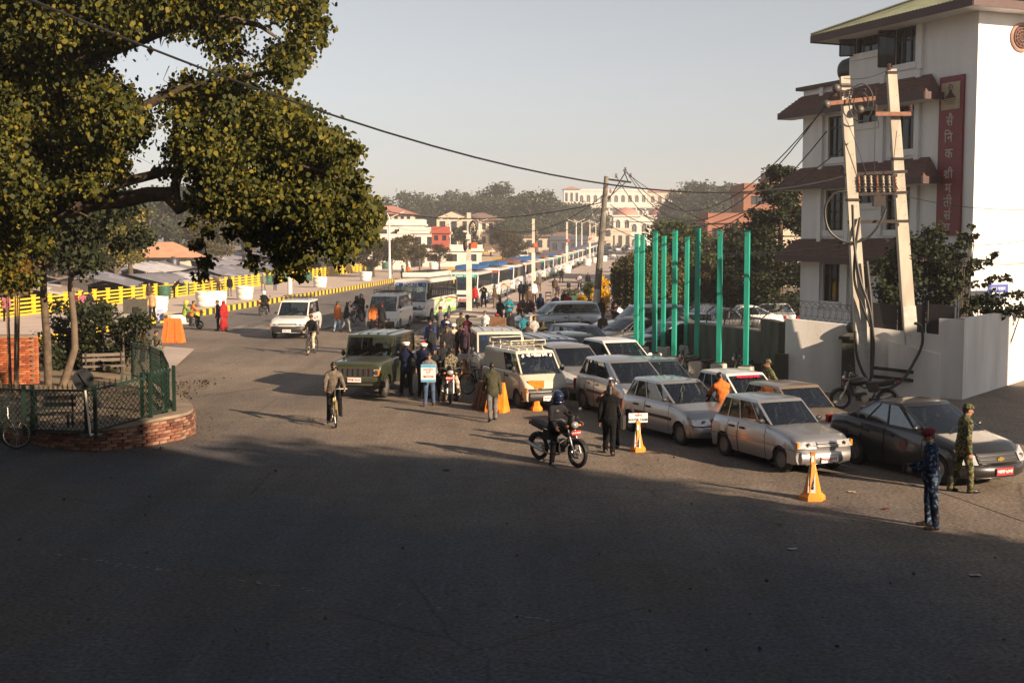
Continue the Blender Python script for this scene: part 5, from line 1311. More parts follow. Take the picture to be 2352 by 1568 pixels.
for k in range(3): em.bar(BP(8.78+.05*k,9.76-.07*k,.125),BP(9.40-.05*k,9.76-.07*k,.125),.012,.02,up=tuple(BN))
em.tube([BP(9.09+.10*math.cos(a),10.2+.10*math.sin(a),.125) for a in np.linspace(0,2*PI,13)], .012, 4)
put_text(em, '. . . . .', .12, BP(9.09,9.5,.12), BD, (0,0,1), 0, .003); em.build('emblem', [LK], sgo)
letters = ['सै','नि','क','श्री','म','ती','सं','घ']
zl = [9.0,8.42,7.85,7.12,6.62,6.12,5.66,5.2]
for i, (ch, z) in enumerate(zip(letters, zl)):
    m_ = MB(); c = BP(9.08,z,.106)
    if ch == 'नि': put_text(m_, 'ि', .5, c-BD*.19, BD, (0,0,1), 0, .012, .006); put_text(m_, 'न', .5, c+BD*.03, BD, (0,0,1), 0, .012, .006)
    elif ch == 'श्री':
        put_text(m_, 'श', .44, c-BD*.09, BD, (0,0,1), 0, .012, .006); put_text(m_, 'ी', .44, c+BD*.16, BD, (0,0,1), 0, .012, .006); m_.bar(c-BD*.02+Vector((0,0,-.08)), c-BD*.17+Vector((0,0,-.15)), .03,.02)
    else: put_text(m_, ch, .5, c, BD, (0,0,1), 0, .012, .006)
    m_.build('letter', [SIGNL], sgo)
# round carved medallion high on the sunlit face
mc = BP(BL1,0)+RD*1.95+Vector((0,0,11.9)); rot = Matrix((( RD.x, 0, BD.x),(RD.y, 0, BD.y),(0,1,0))).to_3x3()
md = MB().lathe([(.52,0),(.52,.05),(.47,.08),(.42,.05),(.40,.02)], 32, tuple(mc), 0, 'z', rot).build('medallion', [M('medallion_plaster',(.32,.20,.16),.8,var=.2)], bld, True)
mi = MB().lathe([(.40,.0),(.40,.02),(0,.03)], 28, tuple(mc), 0, 'z', rot)
mi.build('medallion_disc', [M('medallion_dark',(.05,.02,.018),.8,var=.3)], md)
mt = MB()
for r_ in (.12,.24,.34): mt.tube([mc+rot@Vector((r_*math.cos(a), r_*math.sin(a), .045)) for a in np.linspace(0,2*PI,25)], .014, 5)
for k in range(12): a = k*PI/6; mt.tube([mc+rot@Vector((.12*math.cos(a),.12*math.sin(a),.045)), mc+rot@Vector((.34*math.cos(a+.25),.34*math.sin(a+.25),.045))], .012, 5)
mt.build('relief', [M('medallion_relief',(.22,.12,.09),.8,var=.2)], md)
bs = BP(BL1,0)+RD*.9+BD*.4
sb = thing('shop_sign', 'small blue sign board by the corner of the white building', 'sign', tuple(B0+BP(BL1,3.0)+RD*.65+BD*.6)); 
q_ = MB().bar((-.45*RD.x,-.45*RD.y,0),(.45*RD.x,.45*RD.y,0),.05,.46,up=(0,0,1)); q_.bar((0,0,-.2),tuple(-BD*.6+Vector((0,0,-.2))),.04); q_.build('board', [M('sign_blue',(.03,.06,.32),.5,var=.1)], sb)
tq = MB(); put_text(tq, 'लुगा पसल', .17, Vector((0,0,.08))+BD*.03, RD, (0,0,1), 0, .002); tq.bar(Vector((-.3*RD.x,-.3*RD.y,-.08))+BD*.03, Vector((.3*RD.x,.3*RD.y,-.08))+BD*.03,.02,.05); tq.build('board_lettering', [LWHITE], sb)
tk = thing('water_tank', 'black plastic water tank lying on the flat roof of the white building', 'water tank', tuple(B0+BP(1.9,11.2)+RD*1.6))
T_ = MB(); ax = BD; c0 = Vector((0,0,.62)); pts = [c0+BD*x for x in (-.95,-.9,-.5,-.45,0,.05,.5,.55,.9,.95)]; T_.tube(pts, [.3,.52,.55,.52,.55,.52,.55,.52,.50,.28], 18); T_.build('tank', [M('tank_black',(.022,.024,.028),.45,var=.1)], tk, True)
c = MB(); c.lathe([(.34,0),(.30,.12),(0,.16)], 16, (.2*BD.x,.2*BD.y,1.12)); c.build('lid', [M('tank_lid',(.02,.08,.08),.5,var=.1)], tk, True)
MB().box((0,0,.05),(1.0,1.8,.12),0,math.atan2(BD.y,BD.x)-PI/2).build('tank_base', [WALLG], tk)
# ---------------------------------------------------------------- compound wall, gate pillar, dark retaining wall
def WP(a, b):
    return [(lerp(a[0],b[0],t), lerp(a[1],b[1],t)) for t in (0,1)]
def wall_run(mb, a, b, z0a, z0b, z1a, z1b, th, m=0):
    d = Vector((b[0]-a[0], b[1]-a[1], 0)).normalized(); n = Vector((-d.y, d.x, 0))*th
    A, B_ = Vector((a[0],a[1],0)), Vector((b[0],b[1],0)); Z = lambda z: Vector((0,0,z))
    P = [A+Z(z0a),B_+Z(z0b),B_+Z(z1b),A+Z(z1a)]; Q = [p+n for p in P]
    mb.add(P+Q, [(0,1,2,3),(7,6,5,4),(3,2,6,7),(0,3,7,4),(1,5,6,2)], m)
wa, wb_, wc_ = (8.7,40.1), (13.55,37.75), (30.0,59.5)
cw = thing('compound_wall', 'long grey-white plastered compound wall in front of the white building', 'wall')
m_ = MB(); wall_run(m_, wa, wb_, -.1,-.1, 2.30,1.87, .28); m_.build('wall_panel', [WALLG], cw)
m_ = MB(); wall_run(m_, (wb_[0]+.0,wb_[1]-.012), wc_, -.1,-.1, 2.42,2.42, .28); m_.build('wall_panel', [WALLG], cw)
m_ = MB(); wall_run(m_, (12.9,38.07), (13.55,37.74), 1.8,1.8, 2.42,2.42, .30); m_.build('wall_end', [WALLG], cw)
m_ = MB(); wall_run(m_, (11.55,38.60), (12.9,37.93), -.1,-.1, 1.70,1.35, .12); m_.build('buttress', [WALLG], cw)
sm_ = M('sheet_black', (.012,.012,.014), .5, var=.2)
for i in range(3):
    t0, t1 = .50+i*.155, .50+(i+1)*.155-.01; a = (lerp(wa[0],wb_[0],t0), lerp(wa[1],wb_[1],t0)+.14); b = (lerp(wa[0],wb_[0],t1), lerp(wa[1],wb_[1],t1)+.14)
    za, zb_ = 2.30-.43*t0, 2.30-.43*t1; m_ = MB(); wall_run(m_, a, b, za, zb_, 2.86, 2.80, .02); m_.build('metal_sheet', [sm_], cw)
for t in (.47,.655,.81): m_ = MB(); p = (lerp(wa[0],wb_[0],t), lerp(wa[1],wb_[1],t)+.12); m_.tube([(p[0],p[1],2.0),(p[0],p[1],3.3 if t < .5 else 2.95)], .03, 6); m_.build('sheet_post', [sm_], cw)
MB().ell((lerp(wa[0],wb_[0],.43),lerp(wa[1],wb_[1],.43)-.05,1.55),(.09,.08,.13),10,6).build('wall_stain_box', [M('rust_box',(.07,.025,.02),.9,var=.3)], cw)
bwr = thing('barbed_wire', 'loops of barbed wire along the top of the white compound wall', 'barbed wire'); m_ = MB()
for i in range(13):
    t = i/13*.46; c = Vector((lerp(wa[0],wb_[0],t), lerp(wa[1],wb_[1],t)+.14, 2.55-.4*t)); m_.tube([c+Vector((.34*math.cos(a)+.03*a, .25*math.sin(a*.5), .36*math.sin(a))) for a in np.linspace(0,2*PI,15)], .008, 4)
for k in (.1,.35): m_.tube([(lerp(wa[0],wb_[0],t), lerp(wa[1],wb_[1],t)+.14, 2.35-.4*t+k) for t in np.linspace(0,.47,8)], .006, 4)
m_.build('wire_coil', [BLK], bwr)
gp_ = thing('gate_pillar', 'mossy dark gate pillar with a black ball on its cap', 'pillar', (*G(1958,905),0), R(-25)); m_ = MB().box((0,0,.85),(.62,.5,1.75)); m_.box((0,0,.05),(.72,.6,.2)); m_.build('shaft', [WALLD], gp_)
MB().box((0,0,1.77),(.80,.68,.10)).box((0,0,1.87),(.66,.54,.10),taper=.5).build('cap', [WALLD], gp_); MB().ell((-.05,0,2.07),(.19,.19,.19),16,10).build('ball', [sm_], gp_, True)
ra_, rb_, rc_ = (8.55,40.4), (8.35,42.3), (7.1,48.0)
rw = thing('retaining_wall', 'dark mossy retaining wall stepping down behind the green posts', 'wall'); m_ = MB(); wall_run(m_, rb_, ra_, -.1,-.1,2.15,2.15,.35); m_.build('wall_panel', [WALLD], rw)
m_ = MB(); wall_run(m_, rc_, rb_, -.1,-.1,1.60,1.70,.35); m_.build('wall_panel', [WALLD], rw)
m_ = MB(); wall_run(m_, (7.1,48.0), (7.6,58), -.1,-.1,1.60,1.60,.35); m_.build('wall_panel', [WALLD], rw)
m_ = MB(); wall_run(m_, rc_, rb_, 1.605,1.705,1.66,1.76,.42); m_.build('coping', [CONCG], rw)
for i, t in enumerate((.05,.35,.62,.9)):
    p = (lerp(rc_[0],rb_[0],t)+.2, lerp(rc_[1],rb_[1],t)); MB().bar((p[0],p[1],1.65),(p[0]+.05,p[1],2.1),.04).bar((p[0]+.05,p[1],2.1),(p[0]+.5,p[1]-.1,2.5),.04).build('angle_iron', [BLK], rw)
m_ = MB()
for i in range(9):
    t = i/9; c = Vector((lerp(rc_[0],rb_[0],t)+.45, lerp(rc_[1],rb_[1],t), 2.1)); m_.tube([c+Vector((.1*math.sin(a),.34*math.cos(a)+.05*a,.34*math.sin(a))) for a in np.linspace(0,2*PI,13)], .008, 4)
m_.build('wire_coil', [BLK], rw)
MB().box((8.62,40.1,.55),(.4,.35,1.25),0,R(-25)).build('brick_stub', [WALLD], rw)
# ---------------------------------------------------------------- green steel posts on concrete blocks
GRN = M('post_green', (.008,.25,.18), .5, col2=(.03,.38,.29), scale=2.5, stretch=(3,3,.5), detail=8, bump=.1); BLKC = M('block_concrete', (.36,.34,.31), .9, col2=(.52,.50,.46), scale=3, bump=.3)
STEELG = M('steel_grimy', (.06,.055,.05), .7, .4, var=.3)
posts = [(1712.6,842,4.05,530,'rightmost of the front row, nearest the wall'),(1651,835.4,4.05,530,'second from the right in the front row'),(1600,828.4,4.05,525,'third from the right, the tallest looking'),(1548,820,4.05,530,'fourth from the right in the front row'),(1503,811.6,4.05,532,'fifth from the right in the front row'),(1461,802,4.05,538,'leftmost of the front row'),
 (1474,797,4.05,540,'close behind the leftmost front post'),(1523,796.5,4.05,542,'in the back row between two front posts'),(1576,793,4.05,545,'darkest and farthest, standing by itself in the back row')]
pz = []
for u, v, hh, vt, lab in posts:
    x, y = G(u, v, .75); s = (v-550)/4.05; zt_ = 4.8+(550-vt)/s; pz.append((x,y))
    p = thing('steel_post', 'tall square turquoise green steel post, '+lab, 'post', (x,y,0), R(-25), 'green steel posts on concrete blocks')
    b = MB().box((0,0,.375),(.52,.46,.77),0,None,.88).build('concrete_block', [BLKC], p)
    bv = b.modifiers.new('bevel','BEVEL'); bv.width = .04; bv.segments = 2
    m_ = MB().box((0,0,(.75+zt_)/2),(.145,.145,zt_-.75)); m_.box((0,0,zt_+.006),(.17,.17,.012)); m_.build('shaft', [GRN], p); MB().box((0,0,.775),(.30,.30,.025)).lathe([(.018,.785),(.018,.83)],6,(.11,.11,0)).lathe([(.018,.785),(.018,.83)],6,(-.11,-.11,0)).lathe([(.018,.785),(.018,.83)],6,(.11,-.11,0)).build('base_plate', [STEELG], p); MB().tube([(0,-.08,zt_-.12),(.03,-.16,zt_-.10),(0,-.18,zt_-.2)],.012,5).build('hook', [STEELG], p)
m_ = thing('pipe_rail', 'grey pipe rail running through the concrete blocks', 'rail'); q = MB()
for a, b in zip(pz[:5], pz[1:6]): q.tube([(a[0],a[1],.5),(b[0],b[1],.5)], .045, 8)
q.build('pipe', [M('pipe_grey',(.12,.12,.12),.5,.5)], m_); q = MB()
for a, b in zip(pz[6:8], pz[7:9]): q.tube([(a[0],a[1],.5),(b[0],b[1],.5)], .045, 8)
q.build('pipe', [M('pipe_grey')], m_)
# ---------------------------------------------------------------- power poles
PCON = M('pole_concrete', (.34,.31,.26), .85, col2=(.50,.46,.39), scale=2.5, bump=.15, stretch=(1,1,.3)); STEEL = M('dark_steel', (.03,.022,.020), .6, .4, var=.2)
CHAN = M('channel_rust', (.22,.10,.06), .7, var=.25); INS = M('insulator', (.10,.05,.04), .3, var=.1); CAB = M('cable_black', (.012,.012,.013), .5, var=0); LIME = M('whitewash', (.50,.49,.46), .9, var=.12)
def PU(u, v, D=38.4): return AT(u, v, D)
def insul(mb, p, s=1.0, m=0):
    p = Vector(p)
    for k in range(4): mb.lathe([(.02,0),(.065*s,.01),(.05*s,.035),(.02,.045)], 10, tuple(p+Vector((0,0,.05*k*s))), m)
def bigpole(label, ub, vb, ut, vt, D, marks):
    b = PU(ub, vb, D); b.z = 0; t = PU(ut, vt, D); r = thing('power_pole', label, 'power pole', tuple(b)); d = t-b
    MB().bar((0,0,-.3), tuple(d), .41,.28,0,up=(0,1,0),w2=.27,h2=.20).build('pole', [PCON], r)
    f = d*.28; m_ = MB().bar(tuple(d*.001),tuple(f),.418,.288,0,up=(0,1,0),w2=.379,h2=.266); m_.build('whitewash', [LIME], r)
    c = MB()
    for k in range(11): c.lathe([(.013,0),(0,.004)], 6, tuple(d*(.52+.04*k)+Vector((.06,-.155+.0*k,0))), 0, 'y')
    c.build('bolt_hole', [BLK], r)
    for k in marks: MB().bar(tuple(d*k-Vector((0,0,.04))),tuple(d*k+Vector((0,0,.04))),.50-.2*k,.34-.1*k,0,up=(0,1,0)).build('clamp', [STEEL], r)
    return r, b, t
pL, bL, tL = bigpole('left of the two thick leaning concrete power poles, with a spool on its crossarm', 1988,918, 1940,176, 38.3, (.97,.62))
pR, bR, tR = bigpole('right of the two thick leaning concrete power poles, with paper notices pasted on it', 2101,912, 2047,160, 38.6, (.99,.73))
def onL(p): return tuple(Vector(p)-bL)
def onR(p): return tuple(Vector(p)-bR)
m_ = MB(); m_.bar(onL(PU(1905,238,38.1)), onL(PU(2010,226,38.1)), .10,.12); m_.build('crossarm', [CHAN], pL)
m_ = MB(); m_.bar(onR(PU(2010,262,38.35)), onR(PU(2092,262,38.35)), .10,.12); m_.build('crossarm', [CHAN], pR)
for u, v in ((1918,208),(1936,208),(1955,205),(1985,205)): q = MB(); insul(q, onL(PU(u,v+14,38.1))); q.build('insulator', [INS], pL, True)
for u, v in ((2011,246),(2091,246),(2042,152)): q = MB(); insul(q, onR(PU(u,v+10,38.35))); q.build('insulator', [INS], pR, True)
q = MB(); c = PU(1978,236,37.95); q.tube([c+Vector((.36*math.cos(a),0,.55*math.sin(a)))-bL for a in np.linspace(0,2*PI,21)], .02, 6); q.tube([c+Vector((.22*math.cos(a),.02,.30*math.sin(a)))-bL for a in np.linspace(0,2*PI,17)], .015, 6)
q.build('cable_coil', [CAB], pL, True)
for u, v in ((1898,240),(1921,203),(1975,252)): MB().ell(onL(PU(u,v,38.05)),(.13,.13,.13),12,8).build('spool', [M('spool',(.10,.09,.08),.5,.3)], pL, True)
for v0, v1, n1 in ((401,394,1),(448,442,1),(510,508,0)):
    a, b = PU(1942 if v0 < 500 else 1948, v0, 38.25), PU(2083 if v0 < 500 else 2086, v1, 38.25); MB().bar(onL(a), onL(b), .11,.09).build('crossbar', [STEEL], pL)
sw_ = thing('switch_gear', 'row of porcelain fuses and brackets hung between the two concrete poles', 'switch gear', tuple(PU(2010,440,38.2)))
o0 = PU(2010,440,38.2); POR = M('porcelain', (.42,.38,.30), .3, var=.2)
for k in range(7):
    u = 1972+k*14; q = MB(); a = PU(u,404,38.15)-o0; b = PU(u+2,440,38.15)-o0; q.tube([a,b], .03, 8)
    for j in range(5): q.lathe([(.03,0),(.055,.02),(.03,.04)], 10, tuple(a.lerp(b,(j+.5)/5)), 0)
    q.build('fuse', [POR if k % 3 else CHAN], sw_, True); MB().bar(a.lerp(b,.3)+Vector((-.05,0,0)), a.lerp(b,.9)+Vector((.06,-.05,0)), .02).build('bracket', [STEEL], sw_)
MB().box(tuple(PU(2018,462,38.1)-o0), (.34,.2,.30)).build('fuse_box', [STEEL], sw_)
for v0, v1 in ((852,861),(872,880)):
    MB().bar(onR(PU(2004,v0-8,38.3)), onR(PU(2120,v1-4,38.3)), .08,.10).build('lower_bar', [STEEL], pR)
for u, v, w_, h_ in ((2093,780,.30,.28),(2100,815,.24,.42),(2096,768,.18,.12)):
    MB().box(onR(PU(u,v,38.42)),(w_,.012,h_),0).build('notice', [M('paper',(.62,.62,.62),.8,var=.05)], pR)
lm_ = MB()
for k in range(6): p = PU(2100,800+k*5,38.405); lm_.bar(onR(p-Vector((.08,0,0))), onR(p+Vector((.08,0,0))), .012,.02)
lm_.build('notice_print', [LBLK], pR)
def tubeD(pts, r, n=8): # u,v,D list smoothed
    P = [Vector(AT(*p)) for p in pts]; out = []
    for i in range(len(P)-1):
        p0, p1, p2, p3 = P[max(i-1,0)], P[i], P[i+1], P[min(i+2,len(P)-1)]
        for k in range(5):
            t = k/5; out.append(.5*((2*p1)+(p2-p0)*t+(2*p0-5*p1+4*p2-p3)*t*t+(3*p1-p0-3*p2+p3)*t**3))
    return out+[P[-1]]
hose = M('hose_rubber', (.018,.017,.016), .5, var=.2)
for lab, pts, r_ in (('thick dark cable looping in a wide ring beside the left concrete pole',[(1946,440,38),(1915,445,38),(1895,480,38),(1905,530,38),(1945,556,38),(1990,548,38),(2020,515,38),(2035,480,38.1)],.036),
   ('heavy cable winding down the left concrete pole to the ground',[(1958,470,38),(1962,560,38),(1975,640,37.9),(1995,700,37.9),(2005,760,37.9),(2006,820,37.9),(1998,880,37.9)],.042),
   ('heavy cable hanging in a big loop between the feet of the concrete poles',[(1964,760,37.8),(1968,815,37.8),(1985,860,37.8),(2010,890,37.8),(2040,893,37.8),(2075,870,37.9),(2100,830,38),(2118,790,38),(2116,750,38),(2100,742,38.1)],.045),
   ('thin grey conduit strapped down between the concrete poles',[(1990,600,38),(2000,700,38),(2003,780,38),(2002,860,38)],.06),
   ('dark cable sweeping along the left concrete pole',[(2005,760,37.9),(1980,700,38),(1962,640,38),(1966,560,38),(1975,500,38.1)],.04)):
    pp = tubeD(pts, r_); o = mko('cable', None, None, tuple(pp[0]), None, lab, 'cable'); MB().tube([p-pp[0] for p in pp], r_, 8).build('hose', [hose], o, True)
def wire(label, a, b, sag, r=.018, name='wire', group=None):
    a, b = Vector(a), Vector(b); m_ = MB(); L = []
    for i in range(25):
        t = i/24; p = a.lerp(b,t); p.z -= sag*4*t*(1-t); L.append(p-a)
    return m_.tube(L, r, 5).build(name, [CAB], loc=tuple(a), label=label, cat=name, smooth=True, group=group)
wire('thick black overhead cable sagging across the whole sky', AT(-330,-175,14), tuple(AT(1940,404,38.3)), 1.45, .018, 'cable')
# utility pole with the dark lower half in the middle distance
up_b = Vector((*G(1366,745),0)); up_t = AT(1393,405,up_b.y); upo = thing('power_pole', 'slim leaning power pole with whitewashed foot beyond the silver off-roader', 'power pole', tuple(up_b)); d = up_t-up_b
MB().tube([(0,0,-.2),tuple(d*.5),tuple(d)], [.24,.19,.13], 10).build('pole', [M('pole_weathered',(.09,.08,.07),.9,col2=(.20,.18,.15),scale=2)], upo, True)
MB().tube([(0,0,0),tuple(d*.24)], [.246,.22], 10).build('whitewash', [LIME], upo, True)
def onU(u, v): return tuple(AT(u,v,up_b.y)-up_b)
MB().bar(onU(1389,411), onU(1450,419), .10,.10).build('crossarm', [STEEL], upo); MB().bar(onU(1397,460), onU(1437,395), .06).bar(onU(1443,418), onU(1432,390), .05).bar(onU(1397,455), onU(1440,416), .05).build('brace', [STEEL], upo)
for u, v in ((1415,405),(1448,404),(1436,390),(1402,440)): q = MB(); insul(q, onU(u,v+4), 1.3); q.build('insulator', [INS], upo, True)
A1, A2, A3 = AT(1448,402,up_b.y), AT(1415,404,up_b.y), AT(1436,388,up_b.y)
for i, (a, uv, sg_, lab) in enumerate(((A1,(1905,232,38.1),2.6,'topmost thin wire running from the slim pole to the left concrete pole'),(A3,(1920,205,38.1),3.4,'second thin wire drooping from the slim pole towards the white building'),(A2,(1900,300,38.1),3.2,'third thin wire drooping from the slim pole towards the white building'),(AT(1402,470,up_b.y),(1948,330,38.1),1.9,'lowest thin wire running from the slim pole to the concrete pole'),(AT(1402,520,up_b.y),(1950,560,38.2),.8,'thin wire crossing low behind the green posts'))):
    wire(lab, a, AT(*uv), sg_, .02)
wire('dark wire crossing the street from the slim pole to the treetops', AT(1396,462,up_b.y), AT(820,470,90), 1.0, .03)
for i, (v0, v1) in enumerate(((452,480),(585,600),(560,545),(592,602))): wire(('upper','middle','rising','lowest')[i]+' thin wire running off to the right past the bright wall', AT(2085,v0,38.5), AT(2400,v1,37), .15, .010)
for u0,v0,u1,v1,lab in ((1940,268,1990,402,'from the spool'),(2012,200,2008,400,'in the middle'),(2060,300,2050,400,'beside the right pole'),(1938,180,2042,160,'across the two pole tops')): wire('thin slack wire hanging between the concrete poles, '+lab, AT(u0,v0,38), AT(u1,v1,38), -.1 if v0 > 200 else .12, .010)
# concrete poles of the plaza
WHP = M('pole_whitish', (.48,.44,.38), .85, col2=(.60,.56,.50), scale=1.5); ORB = M('box_orange', (.55,.09,.03), .6, var=.1)
for i, (u, v, vt, lab) in enumerate(((1077.6,713,489,'nearest, with a cable reel and meter box on top'),(1225,661.6,503,'second, behind the first buses'),(1302,622,510,'third, halfway down the street'),(1354.7,601,516,'fourth and farthest one still standing clear'))):
    x, y = G(u, v, .1); s = FPX/y; zt_ = 4.8+(550-vt)/s; p = thing('concrete_pole', 'square pale concrete plaza pole, '+lab, 'pole', (x,y,gz(y)), 0, 'pale concrete poles along the plaza'); h = zt_-gz(y)
    MB().box((0,0,h*.26),(.36,.30,h*.52)).build('foot', [WHP], p); MB().box((0,0,h*.76),(.27,.22,h*.48)).build('shaft', [PCON], p)
    if i == 0:
        q = MB(); c = (.28,-.1,h-1.05)
        for rr in (.50,.44): q.tube([(c[0]+rr*.5*math.cos(a),c[1],c[2]+rr*math.sin(a)) for a in np.linspace(0,2*PI,21)], .05, 6)
        for k in range(5): a = k*PI/5; q.bar((c[0]+.24*math.cos(a),c[1],c[2]+.48*math.sin(a)),(c[0]-.24*math.cos(a),c[1],c[2]-.48*math.sin(a)),.04)
        q.build('cable_reel', [BLK], p, True); MB().box((-.02,-.2,h-1.6),(.3,.2,.32)).build('meter_box', [LIME], p); MB().box((.34,-.1,h-2.15),(.42,.3,.38)).build('fuse_box', [ORB], p); MB().ell((-.25,-.1,h-2.2),(.14,.14,.35),10,8).build('transformer', [STEEL], p, True); MB().ell((-.3,-.1,h-1.25),(.16,.12,.08),10,6).build('lamp', [LIME], p, True)
    else: MB().box((.2,-.12,h*.63),(.36,.3,.36)).build('fuse_box', [ORB], p)
# solar street lamps of the promenade and the plaza
LAMPM = M('lamp_pole_white', (.66,.62,.55), .5, var=.08); SOL = M('solar_panel', (.06,.06,.07), .3, var=.1)
def solar(u, v, h=7.0, lab='', zz=.35, two=True):
    x, y = G(u, v, zz); p = thing('street_lamp', 'white street lamp with tilted solar panel, '+lab, 'street lamp', (x,y,zz+gz(y)), 0, 'solar street lamps')
    MB().tube([(0,0,0),(0,0,2.2),(0,0,2.3),(0,0,h)], [.19,.17,.12,.08], 12).build('pole', [LAMPM], p, True)
    q = MB().tube([(-.0,0,h-.1),(-1.3,0,h+.45)], .045, 6)
    if two: q.tube([(0,0,h-.1),(1.3,0,h+.45)], .045, 6)
    q.build('arm', [LAMPM], p, True)
    for s in ((-1,1) if two else (-1,)): MB().box((s*1.45,0,h+.5),(.62,.22,.09),0,Matrix.Rotation(-s*R(22),3,'Y')).build('lamp_head', [LAMPM], p)
    MB().box((-.6,0,h+1.15),(1.9,1.0,.06),0,Matrix.Rotation(R(32),3,'Y')).build('solar_panel', [SOL], p); MB().tube([(0,0,h),(-.6,0,h+1.15)], .04, 6).build('panel_mount', [LAMPM], p)
solar(666,676,7.0,'nearest, partly behind the hanging leaves'); solar(895,639,7.0,'second along the promenade, right of the great tree')
solar(1032,604,7.0,'third along the promenade, above the bus roofs'); solar(1127,587,7.0,'fourth along the promenade')
solar(1194,577.5,7.0,'fifth along the promenade'); solar(1245,572.7,7.0,'sixth, far down the promenade'); solar(1282,565,7.0,'farthest on the promenade side')
for u, v, lab in ((1323,601,'on the plaza side beyond the third concrete pole'),(1336,592,'farther on the plaza side'),(1368,584,'farthest on the plaza side'),(1100,606,'right beside the pole with the reel')): solar(u, v, 7.2, lab, .1)
# planters
PLW = M('planter_white', (.62,.59,.54), .7, col2=(.72,.70,.66), scale=3); SOIL = M('planter_soil', (.05,.035,.02), .95)
pm1 = MB().lathe([(.50,0),(.56,.06),(.60,.30),(.57,.34),(.60,.38),(.66,.72),(.62,.78),(.66,.82),(.66,1.0),(.60,1.0),(.58,.90)], 28).mesh('pot', [PLW], True, 50); ps1 = MB().lathe([(.59,.90),(0,.92)], 20).mesh('soil', [SOIL])
pl_first = thing('planter', 'x', 'planter', (0,0,0), 0, 'round white concrete planters'); mko('pot', pm1, pl_first); mko('soil', ps1, pl_first)
PLT = [(362,718,.35,'on the promenade, leftmost, behind the man with the poster',1),(472,704,.35,'left one of a touching pair on the promenade',1),(499,702.5,.35,'right one of a touching pair on the promenade',1),(562,688,.35,'on the promenade between the pair and the two strollers',1),(735,660,.35,'just below the hanging leaves',1),(840,645,.35,'on the promenade left of the white lamp pole',1),(932,626,.35,'behind the yellow-roofed first bus on the promenade',1),(996,618.5,.35,'on the promenade above the bus roofs',1),
 (1206,656,.1,'big one beside the second concrete pole',1.25),(1300.6,627,.1,'on the plaza beside the third concrete pole',1.1),(1348.5,610,.1,'on the plaza beside the fourth concrete pole',1.1),(1386,601,.1,'far right one on the plaza',1.1),(1366,604,.1,'far one on the plaza between two others',1),(1408,596,.1,'farthest one on the plaza',1)]
for i, (u, v, z, lab, s) in enumerate(PLT):
    x, y = G(u, v, z); o = pl_first if i == 0 else copy_tree(pl_first)
    o.location = (x, y, z+gz(y)); o.scale = (s,s,s); o['label'] = 'round white concrete planter, '+lab; o.rotation_euler = (0,0,i)
for (u, v, h, lab) in ((735,658,.9,'nearest the hanging leaves'),(1206,654,1.1,'in the big plaza planter')): tree('bush', 'thin twiggy shrub growing in a planter, '+lab, G(u,v,.35 if h < 1 else .1), h, 'bush', 3, LF_OLIVE, .5, None, 'shrub', .35+.8)
# bins
BIN = M('bin_green', (.02,.085,.055), .6, var=.15); bm_ = MB().lathe([(.36,0),(.40,.05),(.40,.78),(.37,.78),(.37,.1)], 20).mesh('drum', [BIN], True, 40); bl_ = MB().lathe([(.41,.34),(.42,.38),(.41,.42)], 20).mesh('hoop', [BIN], True)
for i, (u, v, lab) in enumerate(((377,686,'left of the stooping man'),(420,678,'right of the stooping man'),(616,654,'behind the strollers'),(651,648,'left of the nearest lamp pole'),(706,645,'behind the hanging leaves'),(850,623,'above the planter near the lamp pole'),(885,618,'beside the lamp pole'),(963,608.7,'beyond the first bus'),(1011,603,'beyond the second bus'))):
    x, y = G(u, v, .35); o = thing('bin', 'dark green round drum bin by the yellow railing, '+lab, 'bin', (x,y,.35+gz(y)), 0, 'green bins along the railing'); mko('drum', bm_, o); mko('hoop', bl_, o); o.scale = (1.25,1.25,1.25)
# ---------------------------------------------------------------- little park on the left
def iz(x): return float(np.interp(x, [-12.5,-8.3], [.25,.62]))
base = [G(-400,1004), G(-60,1010), G(60,1018), G(155,1032), G(252,1034), G(360,1020), G(437,1001)]
top = [G(437,924,.6), G(398,888,.6), G(372,845,.6), G(345,803,.6)]
ring = base[:-1]+[base[-1]]+top
def smooth2(P, n=4):
    P = [Vector((p[0],p[1],0)) for p in P]; out = []
    for i in range(len(P)-1):
        p0, p1, p2, p3 = P[max(i-1,0)], P[i], P[i+1], P[min(i+2,len(P)-1)]
        for k in range(n): t = k/n; out.append(.5*((2*p1)+(p2-p0)*t+(2*p0-5*p1+4*p2-p3)*t*t+(3*p1-p0-3*p2+p3)*t**3))
    return out+[P[-1]]
rg = smooth2(ring, 6)
inner = []
for i, p in enumerate(rg):
    d = (rg[min(i+1,len(rg)-1)]-rg[max(i-1,0)]).normalized(); inner.append(p+Vector((-d.y, d.x, 0))*.42)
pk = mko('park_wall', None, None, None, None, 'curved low brick retaining wall with worn concrete rim round the small park', 'wall')
m_ = MB()
for i in range(len(rg)-1):
    a, b, c, d = rg[i], rg[i+1], inner[i+1], inner[i]; za, zb_ = iz(a.x), iz(b.x); Z = lambda p, z: (p.x,p.y,z)
    m_.quad(Z(a,za),Z(b,zb_),Z(c,zb_),Z(d,za)); m_.quad(Z(a,za-.07),Z(b,zb_-.07),Z(b,zb_),Z(a,za)); m_.quad(Z(d,za),Z(c,zb_),Z(c,zb_-.1),Z(d,za-.1))
m_.build('coping', [M('rim_concrete',(.17,.13,.095),.9,col2=(.27,.215,.16),scale=2.2,bump=.4)], pk, True, 30)
m_ = MB()
